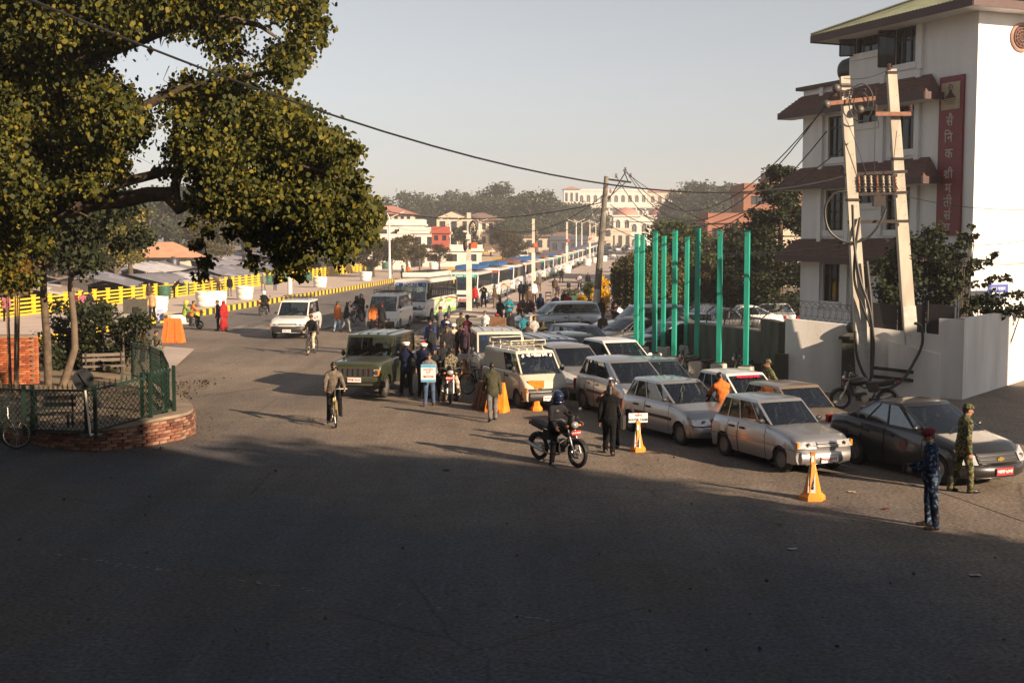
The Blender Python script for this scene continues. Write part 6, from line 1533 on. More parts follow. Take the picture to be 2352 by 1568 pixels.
for i in range(len(rg)-1):
    a, b = rg[i], rg[i+1]; d = (b-a).normalized(); n = Vector((-d.y,d.x,0))*.045; m_.quad((a.x+n.x,a.y+n.y,-.05),(b.x+n.x,b.y+n.y,-.05),(b.x+n.x,b.y+n.y,iz(b.x)-.07),(a.x+n.x,a.y+n.y,iz(a.x)-.07))
m_.build('mortar_core', [M('mortar',(.16,.12,.09),.95,var=.3)], pk)
BRK = [M('brick_red', (.17,.070,.042), .9, var=.3, scale=12, bump=.3), M('brick_pale', (.23,.13,.085), .9, var=.3, scale=12, bump=.3), M('brick_dark', (.10,.038,.026), .9, var=.3, scale=12, bump=.3)]
bme = [MB().box((0,0,0),(.23,.09,.064)).mesh('brick', [b]) for b in BRK]
acc_l = [0.0]
for a, b in zip(rg[:-1], rg[1:]): acc_l.append(acc_l[-1]+(b-a).length)
def along(s):
    i = min(max(int(np.searchsorted(acc_l, s))-1, 0), len(rg)-2); t = (s-acc_l[i])/(acc_l[i+1]-acc_l[i]); p = rg[i].lerp(rg[i+1], t); d = (rg[i+1]-rg[i]).normalized(); return p, math.atan2(d.y,d.x)
s0 = next(acc_l[i] for i, p in enumerate(rg) if p.x > -12.4); s1 = next(acc_l[i] for i, p in enumerate(rg) if (p-Vector((*top[1],0))).length < .8)
cnt = 0; rr_ = random.Random(3)
for k in range(9):
    s = s0+(.12 if k % 2 else 0)
    while s < s1 and cnt < 297:
        p, a = along(s); z = .04+.076*k
        if z+.03 < iz(p.x)-.06 and rr_.random() > .03:
            o = mko('brick', bme[rr_.choice([0,0,1,1,2])], pk, (p.x+math.sin(a)*-.0+rr_.uniform(-.012,.012), p.y+rr_.uniform(-.012,.012), z), a+rr_.uniform(-.03,.03)); cnt += 1
        s += .242
poly = [(p.x,p.y) for p in inner]
m_ = MB(); pts = poly+[(-30,47),(-34,30)]
def ctr(): return (-14.0,34.5)
n = len(pts)
for i in range(n-1): a, b = pts[i], pts[i+1]; m_.add([(a[0],a[1],iz(a[0])-.05),(b[0],b[1],iz(b[0])-.05),(ctr()[0],ctr()[1],iz(-14)+.02)], [(0,1,2)])
m_.add([(pts[-1][0],pts[-1][1],.2),(pts[0][0],pts[0][1],.2),(ctr()[0],ctr()[1],iz(-14)+.02)], [(0,1,2)])
for f_ in range(len(m_.f)):
    a, b, c = [Vector(m_.v[i]) for i in m_.f[f_]]
    if (b-a).cross(c-a).z < 0: m_.f[f_] = m_.f[f_][::-1]
m_.build('park_ground', [DIRT], kind='structure')
# pale corner of pavement beyond the park
strip_surface('pavement_corner', [G(447,806),G(420,803),G(380,800)], [G(397,853),G(370,846),G(345,830)], .09, CONC)
FG = M('fence_green', (.007,.024,.016), .5, var=.2)
fc = thing('park_fence', 'dark green spiked iron fence with diamond mesh round the small park', 'fence')
FPTS = [(-110,985,.25),(66,996,.3),(209,1001,.42),(336.5,965.5,.55),(390.5,945.7,.6)]
FP = [Vector((*G(u,v,z),z)) for u,v,z in FPTS]+[Vector((-9.75,35.0,.58)),Vector((-10.8,37.6,.5)),Vector((-11.9,39.4,.45))]
FH = 1.02
for i, p in enumerate(FP):
    for o in ((-.09,.0),(.10,.03)) if i in (1,2,3,4) else ((0,0),):
        MB().box((p.x+o[0],p.y+o[1],p.z+FH/2+.04),(.075,.075,FH+.16)).build('post', [FG], fc)
cl = MB().tube([(0,0,0),(0,0,.11),(0,0,.15)], [.012,.010,.002], 5).tube([(-.035,0,.02),(-.045,0,.07),(-.015,0,.06)], .006, 4).tube([(.035,0,.02),(.045,0,.07),(.015,0,.06)], .006, 4).mesh('spike', [FG])
for a, b in zip(FP[:-1], FP[1:]):
    m_ = MB(); m_.bar(a+Vector((0,0,FH)), b+Vector((0,0,FH)), .045,.05); m_.bar(a+Vector((0,0,.10)), b+Vector((0,0,.10)), .04,.045); m_.build('rail', [FG], fc)
    L = (b-a).length; n = int(L/.14); q = MB(); st = .145; hm = FH-.14
    for k in range(-int(hm/st)-1, n+2):
        for sgn in (1,-1):
            x0, z0 = k*st, 0.0; x1, z1 = x0+hm, hm
            t0, t1 = max(0, -x0/hm), min(1, (L-x0)/hm)
            if t1 <= t0: continue
            pa = a.lerp(b, (x0+hm*t0)/L)+Vector((0,0,.12+(hm*t0 if sgn > 0 else hm*(1-t0)))); pb = a.lerp(b, (x0+hm*t1)/L)+Vector((0,0,.12+(hm*t1 if sgn > 0 else hm*(1-t1)))); q.bar(pa, pb, .011,.011)
    q.build('chain_link', [FG], fc)
    for k in range(int(L/.16)):
        p = a.lerp(b, (k+.5)/int(L/.16)); mko('spike', cl, fc, (p.x,p.y,p.z+FH+.02), math.atan2((b-a).y,(b-a).x))
# brick block
BK = Vector((*G(78,881,.3),.28)); bb = thing('brick_block', 'square orange-red brick planter wall at the left edge of the park', 'brick wall', tuple(BK)); bw_, bdp, bh = 3.6, .42, 1.48
MB().box((-bw_/2,bdp/2+.04,bh/2),(bw_-.03,bdp,bh-.02)).build('mortar_core', [M('mortar')], bb)
BR2 = [M('brick_orange', (.34,.095,.035), .9, var=.25, scale=10, bump=.3), M('brick_orange_pale', (.42,.15,.065), .9, var=.25, scale=10, bump=.3), M('brick_orange_dark', (.22,.06,.026), .9, var=.25, scale=10, bump=.3)]
b2 = [MB().box((0,0,0),(.225,.10,.062)).mesh('brick', [b]) for b in BR2]; n = 0; BB = MB()
for k in range(20):
    for j in range(9):
        x = -.11-.235*j-(.117 if k % 2 else 0)
        if n < 299: mko('brick', b2[rr_.choice([0,0,1,2])], bb, (x, rr_.uniform(-.008,.008), .04+.0745*k), rr_.uniform(-.02,.02)); n += 1
    for j in range(1):
        y = .20+(.05 if k % 2 else 0)
        if n < 299: mko('brick', b2[rr_.choice([0,0,1])], bb, (.01+rr_.uniform(-.008,.008), y, .04+.0745*k), PI/2); n += 1
for k in range(20):
    for j in range(9,15): BB.box((-.11-.235*j-(.117 if k % 2 else 0), 0, .04+.0745*k), (.225,.10,.062), (j+k)%3)
q = BB.build('brick_courses', BR2, bb); q['kind'] = 'stuff'
MB().box((-bw_/2,bdp/2,bh+.02),(bw_+.08,bdp+.12,.07)).build('coping', [M('rim_concrete')], bb)
# benches, box, signs
WD = M('bench_wood', (.10,.08,.065), .8, col2=(.17,.14,.115), scale=3, stretch=(1,8,8))
def bench(label, loc, rz, z, L=1.3):
    b = thing('bench', label, 'bench', (*loc,z), rz)
    for k in range(4): MB().box((0,-.18+.12*k,.44),(L,.09,.035)).build('slat', [WD], b)
    for k in range(2): MB().box((0,.26,.62+.16*k),(L,.03,.10)).build('slat', [WD], b)
    for s in (-1,1):
        for y in (-.18,.20): MB().box((s*L*.42,y,.22),(.05,.05,.44)).build('leg', [BLK], b)
        MB().box((s*L*.42,.23,.65),(.04,.04,.45)).build('leg', [BLK], b)
bench('slatted grey bench under the trees behind the fence', G(240,868,.35), R(20), .3); bench('dark low bench right behind the near fence, seen through the mesh', G(120,985,.35), R(4), .28, 1.0)
rs_ = thing('round_sign', 'back of a round road sign on a thin white pole with a cross foot', 'sign', (*G(208,1004,.4),.42)); q = MB().tube([(0,0,0),(-.10,0,1.12)], .026, 8); q.build('pole', [LAMPM], rs_, True)
rotd = Matrix.Rotation(R(90),3,'X') @ Matrix.Rotation(R(0),3,'Z'); MB().lathe([(.235,0),(.24,.012),(0,.02)], 28, (-.115,-.03,1.28), 0, 'z', rotd).build('disc', [M('sign_back',(.035,.04,.045),.5,.3,var=.2)], rs_); MB().bar((-.25,0,.03),(.25,.05,.03),.03).bar((0,-.22,.02),(0,.22,.02),.03).build('cross_foot', [CHROME], rs_)
MB().bar((-.02,-.062,1.13),(-.20,-.062,1.43),.012,.05,up=(0,1,0)).build('stripe', [BLK], rs_)
bs_ = thing('sign_board', 'back of a grey rectangular sign board standing over the bushes', 'sign', (*G(310,800,.3),.3)); 
q = MB().bar((-.45,0,1.75),(.55,0,1.75),.04,.62,up=(0,0,1)); q.build('board', [M('board_grey',(.07,.068,.055),.7,var=.2)], bs_); MB().bar((-.02,-.05,1.55),(.22,-.05,1.55),.03,.34,up=(0,0,1)).build('bracket', [BLK], bs_); MB().bar((0,.04,0),(0,.04,1.6),.06).bar((.25,.04,0),(.25,.04,1.6),.06).build('pole', [BLK], bs_)
# trees and bushes of the park
def trunktree(label, pts, rr, cr_, crr, mat, n=900, size=.12, seed=1, bark=BARK):
    o = AT(*pts[0]); o.z = .3; t = thing('park_tree', label, 'tree', tuple(o)); P = [AT(*p)-o for p in pts]; MB().tube(P, rr, 10).build('trunk', [bark], t, True, 80)
    rg_ = np.random.default_rng(seed); C_ = [tuple(AT(*c)-o) for c in cr_]; tw_ = MB()
    for c in C_[:14]: tw_.tube([P[-1]*.8+P[-2]*.2, (Vector(c)+P[-1])*.5, c], [.05,.035,.01], 5)
    tw_.build('branch', [bark], t, True); q = mko('crown', leaf_mesh('crown', clump_points(C_, crr, n, rg_, .85, .1), size, mat, .6, True, .3, rg_), t); q['kind'] = 'stuff'; return t
rg3 = np.random.default_rng(9)
def cl_list(n, u0,u1,v0,v1,D0,D1,r0,r1): return [(rg3.uniform(u0,u1), rg3.uniform(v0,v1), rg3.uniform(D0,D1)) for _ in range(n)], [rg3.uniform(r0,r1) for _ in range(n)]
c_, r_ = cl_list(30, 20,235,470,610,38,42,.35,.6); trunktree('straight dark tree trunk beside the brick planter with a small dark crown', [(112,905,39.5),(108,780,39.5),(100,680,39.5),(100,600,39.5)], [.13,.12,.11,.09], c_, r_, LF_DARK, 520, .16, 2)
c_, r_ = cl_list(34, 70,330,440,560,38,43,.35,.6); trunktree('slender tree with a pale curved trunk leaning over the bench', [(145,885,39.2),(158,845,39.2),(172,800,39.2),(170,740,39.2),(162,660,39.2),(168,560,39.2)], [.13,.12,.11,.10,.09,.07], c_, r_, LF_DARK, 520, .16, 3, BARKP)
def bushmass(label, lst, mat, n=420, size=.12, seed=1, name='bush'):
    o = AT(*lst[0][:3]); o.z = .3; rg_ = np.random.default_rng(seed); b = thing(name, label, 'bush', tuple(o)); C_ = [tuple(AT(*c[:3])-o) for c in lst]
    q = mko('foliage', leaf_mesh('foliage', clump_points(C_, [c[3] for c in lst], n, rg_, .9, .1), size, mat, .2, True, .3, rg_), b); q['kind'] = 'stuff'
    m_ = MB()
    for c in C_[:8]: m_.tube([(c[0]*.5,c[1]*.5,0),c], [.04,.015], 5)
    m_.build('stem', [BARK], b); return b
def blob(u0,u1,v0,v1,D0,D1,r0,r1,n): return [(rg3.uniform(u0,u1), rg3.uniform(v0,v1), rg3.uniform(D0,D1), rg3.uniform(r0,r1)) for _ in range(n)]
bushmass('big dark bush behind the brick planter', blob(105,245,705,850,43,47,.35,.6,34), LF_DARK, 520, .15, 1)
bushmass('dark leafy shrub right of the big bush, in front of the kerb', blob(265,338,735,800,42,44,.25,.42,16), LF_DARK, 620, .13, 2); bushmass('lower lighter shrub beside the bench', blob(190,300,775,845,43,46,.28,.45,18), LF_MID, 480, .14, 3)
bushmass('yellowish leaves at the left edge above the railing', blob(-30,60,590,660,36,40,.3,.5,10), LF_WARM, 480, .14, 4)
# weeds and dry leaves on the park soil
lv = []
for _ in range(1500):
    x, y = rg3.uniform(-16,-8.6), rg3.uniform(29.5,38.5); lv.append((x,y,iz(x)+.0))
o = mko('fallen_leaves', leaf_mesh('fallen_leaves', np.array(lv), .09, LF_BROWN, .0, True, .3, rg3), kind='stuff')
# ---------------------------------------------------------------- shrub in front of the building, hedges, trees on the right
bushmass('dense dark shrub behind the wall in front of the white building', blob(2040,2200,560,712,40.6,42.5,.30,.5,40)+blob(2010,2060,600,700,40.6,42,.2,.35,12)+blob(2090,2170,525,570,41,42,.2,.3,8), LF_DARK, 620, .13, 6)
sp_ = []
for u0,v0,u1,v1 in ((2190,640,2240,530),(2190,650,2290,585),(2200,670,2320,640),(2210,690,2360,680),(2210,650,2245,600),(2230,700,2300,690),(2180,600,2215,540)):
    for k in range(9): t = (k+1)/9; sp_.append((lerp(u0,u1,t)+rg3.normal()*4, lerp(v0,v1,t)+rg3.normal()*4-8*math.sin(t*3), 41+rg3.normal()*.2, .12))
bushmass('sprays of leafy branches reaching across the sunlit wall', sp_, LF_DARK, 600, .15, 7); bushmass('low shrub along the top of the compound wall at the right edge', blob(2215,2360,695,722,40.8,42.5,.15,.28,18), LF_DARK, 620, .13, 8)
tree('conifer', 'tall dark conifer just left of the white building', (14.2,67), 9.2, 'conifer', 1, LF_DARK, 1.35); tree('conifer', 'second dark conifer behind the first, beside the brick house', (12.6,72), 5.2, 'conifer', 2, LF_DARK, 1.5)
tree('willow_tree', 'drooping brownish willow hedge left of the green posts', (7.4,69), 4.6, 'willow', 1, LF_OLIVE, 1.25); tree('willow_tree', 'second drooping willow right behind the green posts', (10.3,73), 3.8, 'willow', 2, LF_BROWN, 1.3)
tree('tree', 'leafy tree behind the green posts, above the white off-roader', (10.6,84), 6.6, 'round', 1, LF_MID, 1.0); tree('tree', 'broad dark tree between the green posts and the brick house', (15.6,86), 6.0, 'round', 2, LF_DARK, 1.2); tree('tree', 'olive tree over the parked cars behind the wall', (12.9,74), 4.2, 'airy', 3, LF_OLIVE, 1.2)
tree('tree', 'dark tree filling the gap below the conifer', (15.2,76), 5.0, 'round', 3, LF_DARK, 1.2); tree('shrub', 'green shrub at the foot of the willow by the plaza', (4.9,80), 2.4, 'bush', 1, LF_MID, .8, None, 'shrub')
fb = tree('flower_bush', 'bright yellow marigold heap glowing behind the slim pole', (5.55,78), 2.7, 'bush', 2, LF_FLOWER, .75, None, 'flowers'); fb2 = tree('flower_bush', 'lower orange-yellow flowers left of the slim pole', (4.25,77), 1.5, 'bush', 4, LF_FLOWER, .9, None, 'flowers')
tb_ = thing('plant_box', 'dark green square planter box left of the slim pole', 'planter', (3.9,84,.1)); MB().box((0,0,.5),(1.3,1.0,1.0)).build('box', [BIN], tb_); q = mko('foliage', leaf_mesh('foliage', clump_points([(0,0,1.15),(.3,0,1.2),(-.3,.1,1.2)],[.4,.4,.4],700,rg3), .1, LF_MID, 0, True, .3, rg3), tb_)
# ---------------------------------------------------------------- ground beyond the railing: tarpaulin roofs
TARP = [M('tarp_lavender',(.25,.25,.31),.75,var=.15,scale=1.5), M('tarp_white',(.46,.45,.47),.75,var=.12,scale=1.5), M('tarp_blue',(.10,.16,.30),.7,var=.2,scale=1.5), M('tarp_grey',(.17,.17,.20),.8,var=.2,scale=1.5), M('tarp_tan',(.28,.22,.17),.8,var=.2)]
tn = random.Random(5); k = 0
cells = []
for row in range(11):
    y = 84+row*15.5
    for c in range(6):
        x = rx(y)-6.5-c*10.5+tn.uniform(-1.5,1.5); cells.append((x,y+tn.uniform(-3,3),c))
DESC = ['lavender','white','blue','grey','tan']
for x, y, c in cells:
    w, l, h = tn.uniform(7,9.5), tn.uniform(11,15), tn.uniform(1.5,2.3); ti = tn.choice([0,0,0,1,1,2,3,3,4]); k += 1
    t = thing('tarp_shelter', 'low market shelter roofed with sagging '+DESC[ti]+' plastic sheets beyond the yellow railing', 'shelter', (x,y,gz(y)-.6), R(tn.uniform(-14,14)), 'low tarpaulin shelters beyond the railing')
    rows = []
    for i in range(9):
        u = i/8; rows.append([((v-.5)*w, (u-.5)*l, h+.9*(1-abs(2*v-1))-.10*math.sin(PI*u*4)**2*(.4+abs(2*v-1))+tn.uniform(-.06,.06)) for v in np.linspace(0,1,7)])
    m_ = MB().grid(rows); m_.m = [0 if tn.random() > .16 else 1 for _ in m_.f]; m_.build('tarp_roof', [TARP[ti], TARP[tn.choice([0,1,2,3])]], t, True, 60)
    m_ = MB()
    for a in (-.48,0,.48):
        for b in (-.48,.48): m_.bar((a*w,b*l,0),(a*w,b*l,h),.08)
    for v in (-.5,.5): m_.bar((v*w*.96,-l*.48,h*.55),(v*w*.96,l*.48,h*.55),.05,h*.8)
    m_.build('stall_frame', [M('stall_dark',(.05,.045,.045),.9,var=.3)], t)
# ---------------------------------------------------------------- distant buildings
HW = M('house_white', (.60,.55,.50), .85, var=.08, scale=.4); HC = M('house_cream', (.52,.43,.34), .85, var=.1, scale=.4); HB = M('brick_house_orange', (.23,.105,.07), .85, var=.12, scale=.6); HR = M('house_red', (.30,.065,.04), .8, var=.1); RFP = M('roof_pink', (.42,.19,.15), .8, var=.12, scale=.3); RFT = M('roof_terracotta', (.50,.25,.15), .8, var=.15, scale=.8); RFB = M('roof_brown', (.20,.13,.11), .8, var=.15)
GLF = M('far_window', (.035,.04,.05), .35, var=.2); DOOR = M('door_blue', (.06,.12,.24), .6)
def house(label, x, y, w, d, h, wall, roof='flat', rmat=None, rows=2, cols=5, z=None, rz=0.0, arch=False, name='building', over=.6, rh=2.2, cols_porch=0, wh=.5, cat='building'):
    b = thing(name, label, cat, (x,y,gz(y) if z is None else z), rz)
    wm = MB(); holes = []; ww = w/(cols*1.75+.6) if cols else 0; fh = h/rows if rows else h; F = lambda t, zz, o=0: Vector((t, -d/2-o, zz))
    for r_ in range(rows):
        for c in range(cols): cx = -w/2+(c+.5)*w/cols; holes.append((cx-ww/2, cx+ww/2, fh*r_+fh*.30, fh*r_+fh*(.30+wh)))
    q = face_wall('wall', F, (-w/2,w/2), (-1,h), holes, wall, .22)
    for p in (((w/2,-d/2),(w/2,d/2)),((w/2,d/2),(-w/2,d/2)),((-w/2,d/2),(-w/2,-d/2))): q.quad((*p[0],-1),(*p[1],-1),(*p[1],h),(*p[0],h))
    q.quad((-w/2,-d/2,h),(w/2,-d/2,h),(w/2,d/2,h),(-w/2,d/2,h)); q.build('wall', [wall], b)
    wme = {}
    for i, (t0,t1,z0,z1) in enumerate(holes):
        f = MB(); f.bar((t0,-d/2+.1,z0),(t0,-d/2+.1,z1),.10).bar((t1,-d/2+.1,z0),(t1,-d/2+.1,z1),.10).bar((t0,-d/2+.1,z1),(t1,-d/2+.1,z1),.10).bar(((t0+t1)/2,-d/2+.1,z0),((t0+t1)/2,-d/2+.1,z1),.08)
        if arch: f.tube([(lerp(t0,t1,.5)+(t1-t0)*.5*math.cos(a),-d/2-.06,z1+(t1-t0)*.5*math.sin(a)) for a in np.linspace(0,PI,9)], .16, 5)
        wo = f.build('window', [wall if arch else WFR], b)
        pm2 = MB().quad((t0,-d/2+.16,z0),(t1,-d/2+.16,z0),(t1,-d/2+.16,z1),(t0,-d/2+.16,z1))
        if arch: pm2.add([((t0+t1)/2+(t1-t0)*.5*math.cos(a),-d/2-.02,z1+(t1-t0)*.5*math.sin(a)) for a in np.linspace(0,PI,9)], [tuple(range(9))])
        pm2.build('pane', [GLF], wo)
    # side windows facing the street
    for r_ in range(rows):
        for c in range(max(1,int(d/4))):
            cy_ = -d/2+(c+.5)*d/max(1,int(d/4))
            for s in (-1,1): MB().box((s*(w/2+.01),cy_,fh*r_+fh*.55),(.06,1.1,fh*.42)).build('side_window', [GLF], b)
    if roof == 'flat': MB().box((0,0,h+.15),(w+over,d+over,.3)).build('roof_slab', [wall], b); MB().box((0,-d/2-.05,h+.65),(w,.16,.7)).box((w/2,0,h+.65),(.16,d,.7)).box((-w/2,0,h+.65),(.16,d,.7)).build('parapet', [wall], b)
    elif roof == 'hip':
        e = over+.3; P = [(-w/2-e,-d/2-e,h),(w/2+e,-d/2-e,h),(w/2+e,d/2+e,h),(-w/2-e,d/2+e,h),(-w/2+d/2*.8,0,h+rh),(w/2-d/2*.8,0,h+rh)]
        MB().add(P, [(0,1,5,4),(1,2,5),(2,3,4,5),(3,0,4),(3,2,1,0)]).build('roof', [rmat], b)
    elif roof == 'gable':
        e = over; P = [(-w/2-e,-d/2-e,h),(-w/2-e,d/2+e,h),(0,-d/2-e,h+rh),(0,d/2+e,h+rh),(w/2+e,-d/2-e,h),(w/2+e,d/2+e,h)]
        MB().add(P, [(0,2,3,1),(2,4,5,3),(1,3,5,4,0) if False else (0,1,5,4)]).add([(-w/2,-d/2-.01,h),(w/2,-d/2-.01,h),(0,-d/2-.01,h+rh*.9)], [(0,1,2)], 1).build('roof', [rmat, wall], b)
    if rows > 1:
        for r_ in range(1, rows): MB().box((0,-d/2-.08,fh*r_),(w+.1,.18,.22)).build('string_course', [wall], b)
    if cols_porch:
        for c in range(cols_porch): MB().tube([(-w/2+(c+.5)*w/cols_porch,-d/2-1.6,0),(-w/2+(c+.5)*w/cols_porch,-d/2-1.6,h*.92)], .45, 10).build('column', [wall], b, True)
        MB().box((0,-d/2-1.2,h*.96),(w+.6,2.4,h*.08)).build('entablature', [wall], b)
    return b
def XY(u, D): return ((u-1176)/FPX*D, D)
house('long cream villa with a pink hipped roof and tall windows', *XY(895,235), 9.0, 9, 5.2, HC, 'hip', RFP, 1, 8, z=4.2, wh=.62, rh=1.6)
house('stepped white modern house with small windows', *XY(922,205), 7.6, 8, 3.1, HW, 'flat', None, 1, 3, z=3.9); house('lower white wing of the modern house with a balcony', *XY(978,200), 7.6, 7, 4.9, HW, 'flat', None, 2, 4, z=.8); house('small red-fronted annex beside the white house', *XY(1013,188), 2.4, 4, 1.5, HR, 'flat', None, 1, 2, z=4.2)
house('white garden wall house behind the bare shrubs', *XY(880,185), 7.5, 6, 4.0, HW, 'flat', None, 1, 3, z=.6); house('low white building with a blue shutter', *XY(1040,196), 9.0, 5, 2.2, HW, 'flat', None, 1, 3, z=.8)
house('cream gabled house with a brown roof', *XY(1045,262), 7.0, 8, 7.0, HC, 'gable', RFB, 2, 3, z=2.2, rh=1.6); house('cream house with a wide brown roof behind the reel pole', *XY(1105,268), 8.6, 9, 5.6, HC, 'hip', RFB, 2, 6, z=3.2, rh=1.6)
house('small bungalow with a pale terracotta roof among the trees', *XY(385,158), 6.4, 6, 1.6, HC, 'hip', RFT, 1, 2, z=1.0, rh=1.9); 
bt = thing('water_tank', 'black upright water tank in front of the terracotta bungalow', 'water tank', (*XY(399,148),1.2)); MB().lathe([(.72,0),(.76,.1),(.76,1.2),(.6,1.45),(.2,1.5),(.2,1.6),(0,1.6)], 18).build('tank', [M('tank_black')], bt, True)
house('pinkish roofed house glimpsed through the trees on the left', *XY(235,175), 9, 7, 6.5, HC, 'hip', RFP, 2, 4, z=1.5)
# palace
px, py = XY(1425,620); pal = house('long white palace with arched windows on the skyline', px-8, py, 40, 14, 7.5, HW, 'flat', None, 1, 12, z=20.5, arch=True, name='palace', wh=.34, cat='palace')
house('white colonnaded lower storey of the palace', px+6, py-4, 56, 16, 8.5, HW, 'flat', None, 1, 0, z=12.0, name='palace_wing', cols_porch=13, cat='palace')
house('right wing of the palace with a pinkish roof line', px+22, py+3, 24, 12, 7.5, HC, 'hip', RFP, 1, 7, z=20.3, arch=True, name='palace_wing', wh=.34, rh=1.4, cat='palace'); house('small pavilion with a red cap on the left end of the palace', px-24.5, py-3, 7.5, 9, 8.4, HW, 'hip', RFP, 1, 3, z=20.5, name='palace_wing', rh=1.6, cat='palace'); house('distant pale block left of the palace', px-38, py+40, 14, 10, 8, HW, 'flat', None, 2, 6, z=18.5)
def dome(label, u, D, w, h, rad):
    x, y = XY(u,D); b = house(label, x, y, w, w, h, HW, 'none', None, 2, 3, arch=True, name='gate_tower', wh=.38, cat='gate tower', z=1.5)
    MB().box((0,0,h+.2),(w+1.0,w+1.0,.5)).build('cornice', [HW], b); MB().lathe([(rad*1.02,h+.4)]+[(rad*math.cos(a),h+.4+rad*.62*math.sin(a)) for a in np.linspace(0,PI/2,9)], 24).build('dome', [RFP], b, True); MB().tube([(0,0,h+rad*.62),(0,0,h+rad*.62+1.6)], [.2,.03], 6).build('finial', [HC], b)
dome('left domed white gate tower below the palace', 1436, 430, 9.0, 11.0, 4.3); dome('right domed white gate tower below the palace', 1516, 430, 9.0, 11.0, 4.3)
house('white gatehouse front with a pediment between the domed towers', *XY(1476,428), 10, 6, 10, HW, 'gable', HW, 2, 3, arch=True, name='gatehouse', wh=.4, rh=2.2, z=.8); house('white gatehouse with a green pediment at the street end', *XY(1372,400), 9, 8, 8.0, HC, 'gable', M('roof_green',(.08,.14,.11),.8), 2, 3, rh=1.6, z=.5, name='gatehouse'); house('long low cream wall building left of the gatehouse', *XY(1405,415), 12, 6, 7, HC, 'flat', None, 1, 5, z=.5)
house('low roofed sheds across the far square', *XY(1250,330), 16, 8, 4.0, HC, 'hip', RFB, 1, 6, rh=1.4); house('row of dark shop stalls across the far square', *XY(1305,300), 9, 5, 3.4, M('shop_dark',(.05,.06,.09),.8,var=.3), 'flat', None, 1, 4)
house('orange brick house with white bands, upper block', *XY(1752,140), 6.0, 8, 3.6, HB, 'flat', None, 2, 2, z=6.2, name='brick_house'); MBt = house('low orange brick building behind the green posts', *XY(1672,128), 5.2, 6, 2.4, HB, 'flat', None, 1, 3, z=4.0, name='brick_house'); house('tall narrow orange brick stair block', *XY(1790,146), 3.4, 6, 6.0, HB, 'flat', None, 2, 1, z=5.5, name='brick_house')
house('plain lower storeys under the orange brick house', *XY(1725,134), 9, 8, 5.2, HC, 'flat', None, 1, 4, z=0.0)
# ---------------------------------------------------------------- trees of the far skyline
FT = [(905,255,9,'airy'),(935,330,16,'round'),(962,340,15,'round'),(1000,345,16,'airy'),(1030,330,14,'round'),(1062,350,17,'round'),(1095,345,16,'airy'),(1128,320,15,'round'),(1152,330,18,'round'),(1180,325,15,'round'),(1205,330,13,'round'),(1232,300,15.5,'round'),(1258,330,14.0,'round'),(1285,340,13,'round'),(1312,345,13,'round'),(1345,360,14,'round'),(1160,262,8,'round'),(1190,275,9,'airy'),
 (1560,330,16,'round'),(1590,300,17.5,'round'),(1625,290,16.5,'round'),(1655,295,17,'round'),(1690,300,16,'round'),(1735,330,17,'round'),(1770,320,15,'airy'),(1815,300,16,'airy'),(1556,260,10,'round'),(1575,240,9,'round'),(1640,210,7.5,'round'),(1700,190,6.5,'round'),(1595,170,6.0,'round'),(1740,160,6.2,'round'),(1550,120,5.8,'airy'),(1620,110,5.4,'round'),(1535,110,4.6,'round'),(1680,100,5.2,'round')]
DIRW = ['behind','beside','beyond','over','near']
for i, (u, D, h, kd) in enumerate(FT):
    x, y = XY(u, D); nm = 'left of the palace' if u < 1400 else 'right of the palace'
    tree('distant_tree', 'hazy dark green tree in the far tree line '+nm, (x,y), h, kd, 11+i%5, LF_FAR if D > 180 else (LF_MID, LF_OLIVE, LF_DARK)[i%3], 1.25 if kd == 'round' else 1.1, 'far trees '+nm, fine=.6)
LT = [(40,150,8.5,'round',LF_OLIVE),(110,165,10,'round',LF_MID),(175,140,8.5,'round',LF_MID),(235,128,8.6,'round',LF_MID),(300,122,8.2,'airy',LF_YEL),(268,118,6.0,'round',LF_YEL),(200,116,5.2,'round',LF_OLIVE),(345,190,12.5,'round',LF_FAR),(395,205,14,'airy',LF_FAR),(440,200,13.5,'round',LF_FAR),(490,210,14.5,'airy',LF_FAR),(535,205,13,'round',LF_FAR),(585,215,13.5,'round',LF_FAR),(635,220,12.5,'airy',LF_FAR),(690,215,12,'round',LF_FAR),(740,220,11.5,'round',LF_FAR),(790,225,11.5,'round',LF_FAR),(835,215,10.5,'round',LF_FAR),(130,112,5.5,'round',LF_OLIVE),(65,118,6,'round',LF_DARK),(20,108,5.6,'round',LF_WARM),(-40,120,8,'round',LF_DARK),
 (470,165,8,'round',LF_OLIVE),(560,170,8,'airy',LF_FAR),(640,168,8.5,'round',LF_OLIVE),(720,165,8,'airy',LF_OLIVE),(800,170,7.5,'round',LF_FAR),(860,150,5.0,'round',LF_BROWN),(900,160,5.4,'airy',LF_BROWN),(935,150,5.6,'airy',LF_OLIVE),(965,168,4.6,'airy',LF_BROWN),(1010,170,4.4,'airy',LF_BROWN),(1058,215,7.0,'round',LF_FAR),(1155,215,6.8,'airy',LF_BROWN),(1180,200,5,'round',LF_BROWN)]
for i, (u, D, h, kd, lf) in enumerate(LT):
    x, y = XY(u, D); w = ('among the shelters at the far left' if u < 320 else 'behind the great fig tree' if u < 850 else 'in front of the white houses')
    tree('tree', {'leaf_far':'tall greyish green','leaf_mid':'full mid green','leaf_olive':'dull olive','leaf_yellow':'yellow-green','leaf_warm':'orange-tinged','leaf_dark':'dark green','leaf_brown':'half bare brownish'}[lf.name]+' tree '+w, (x,y), h, kd, 21+i%5, lf, 1.25, 'trees '+w, fine=.8)
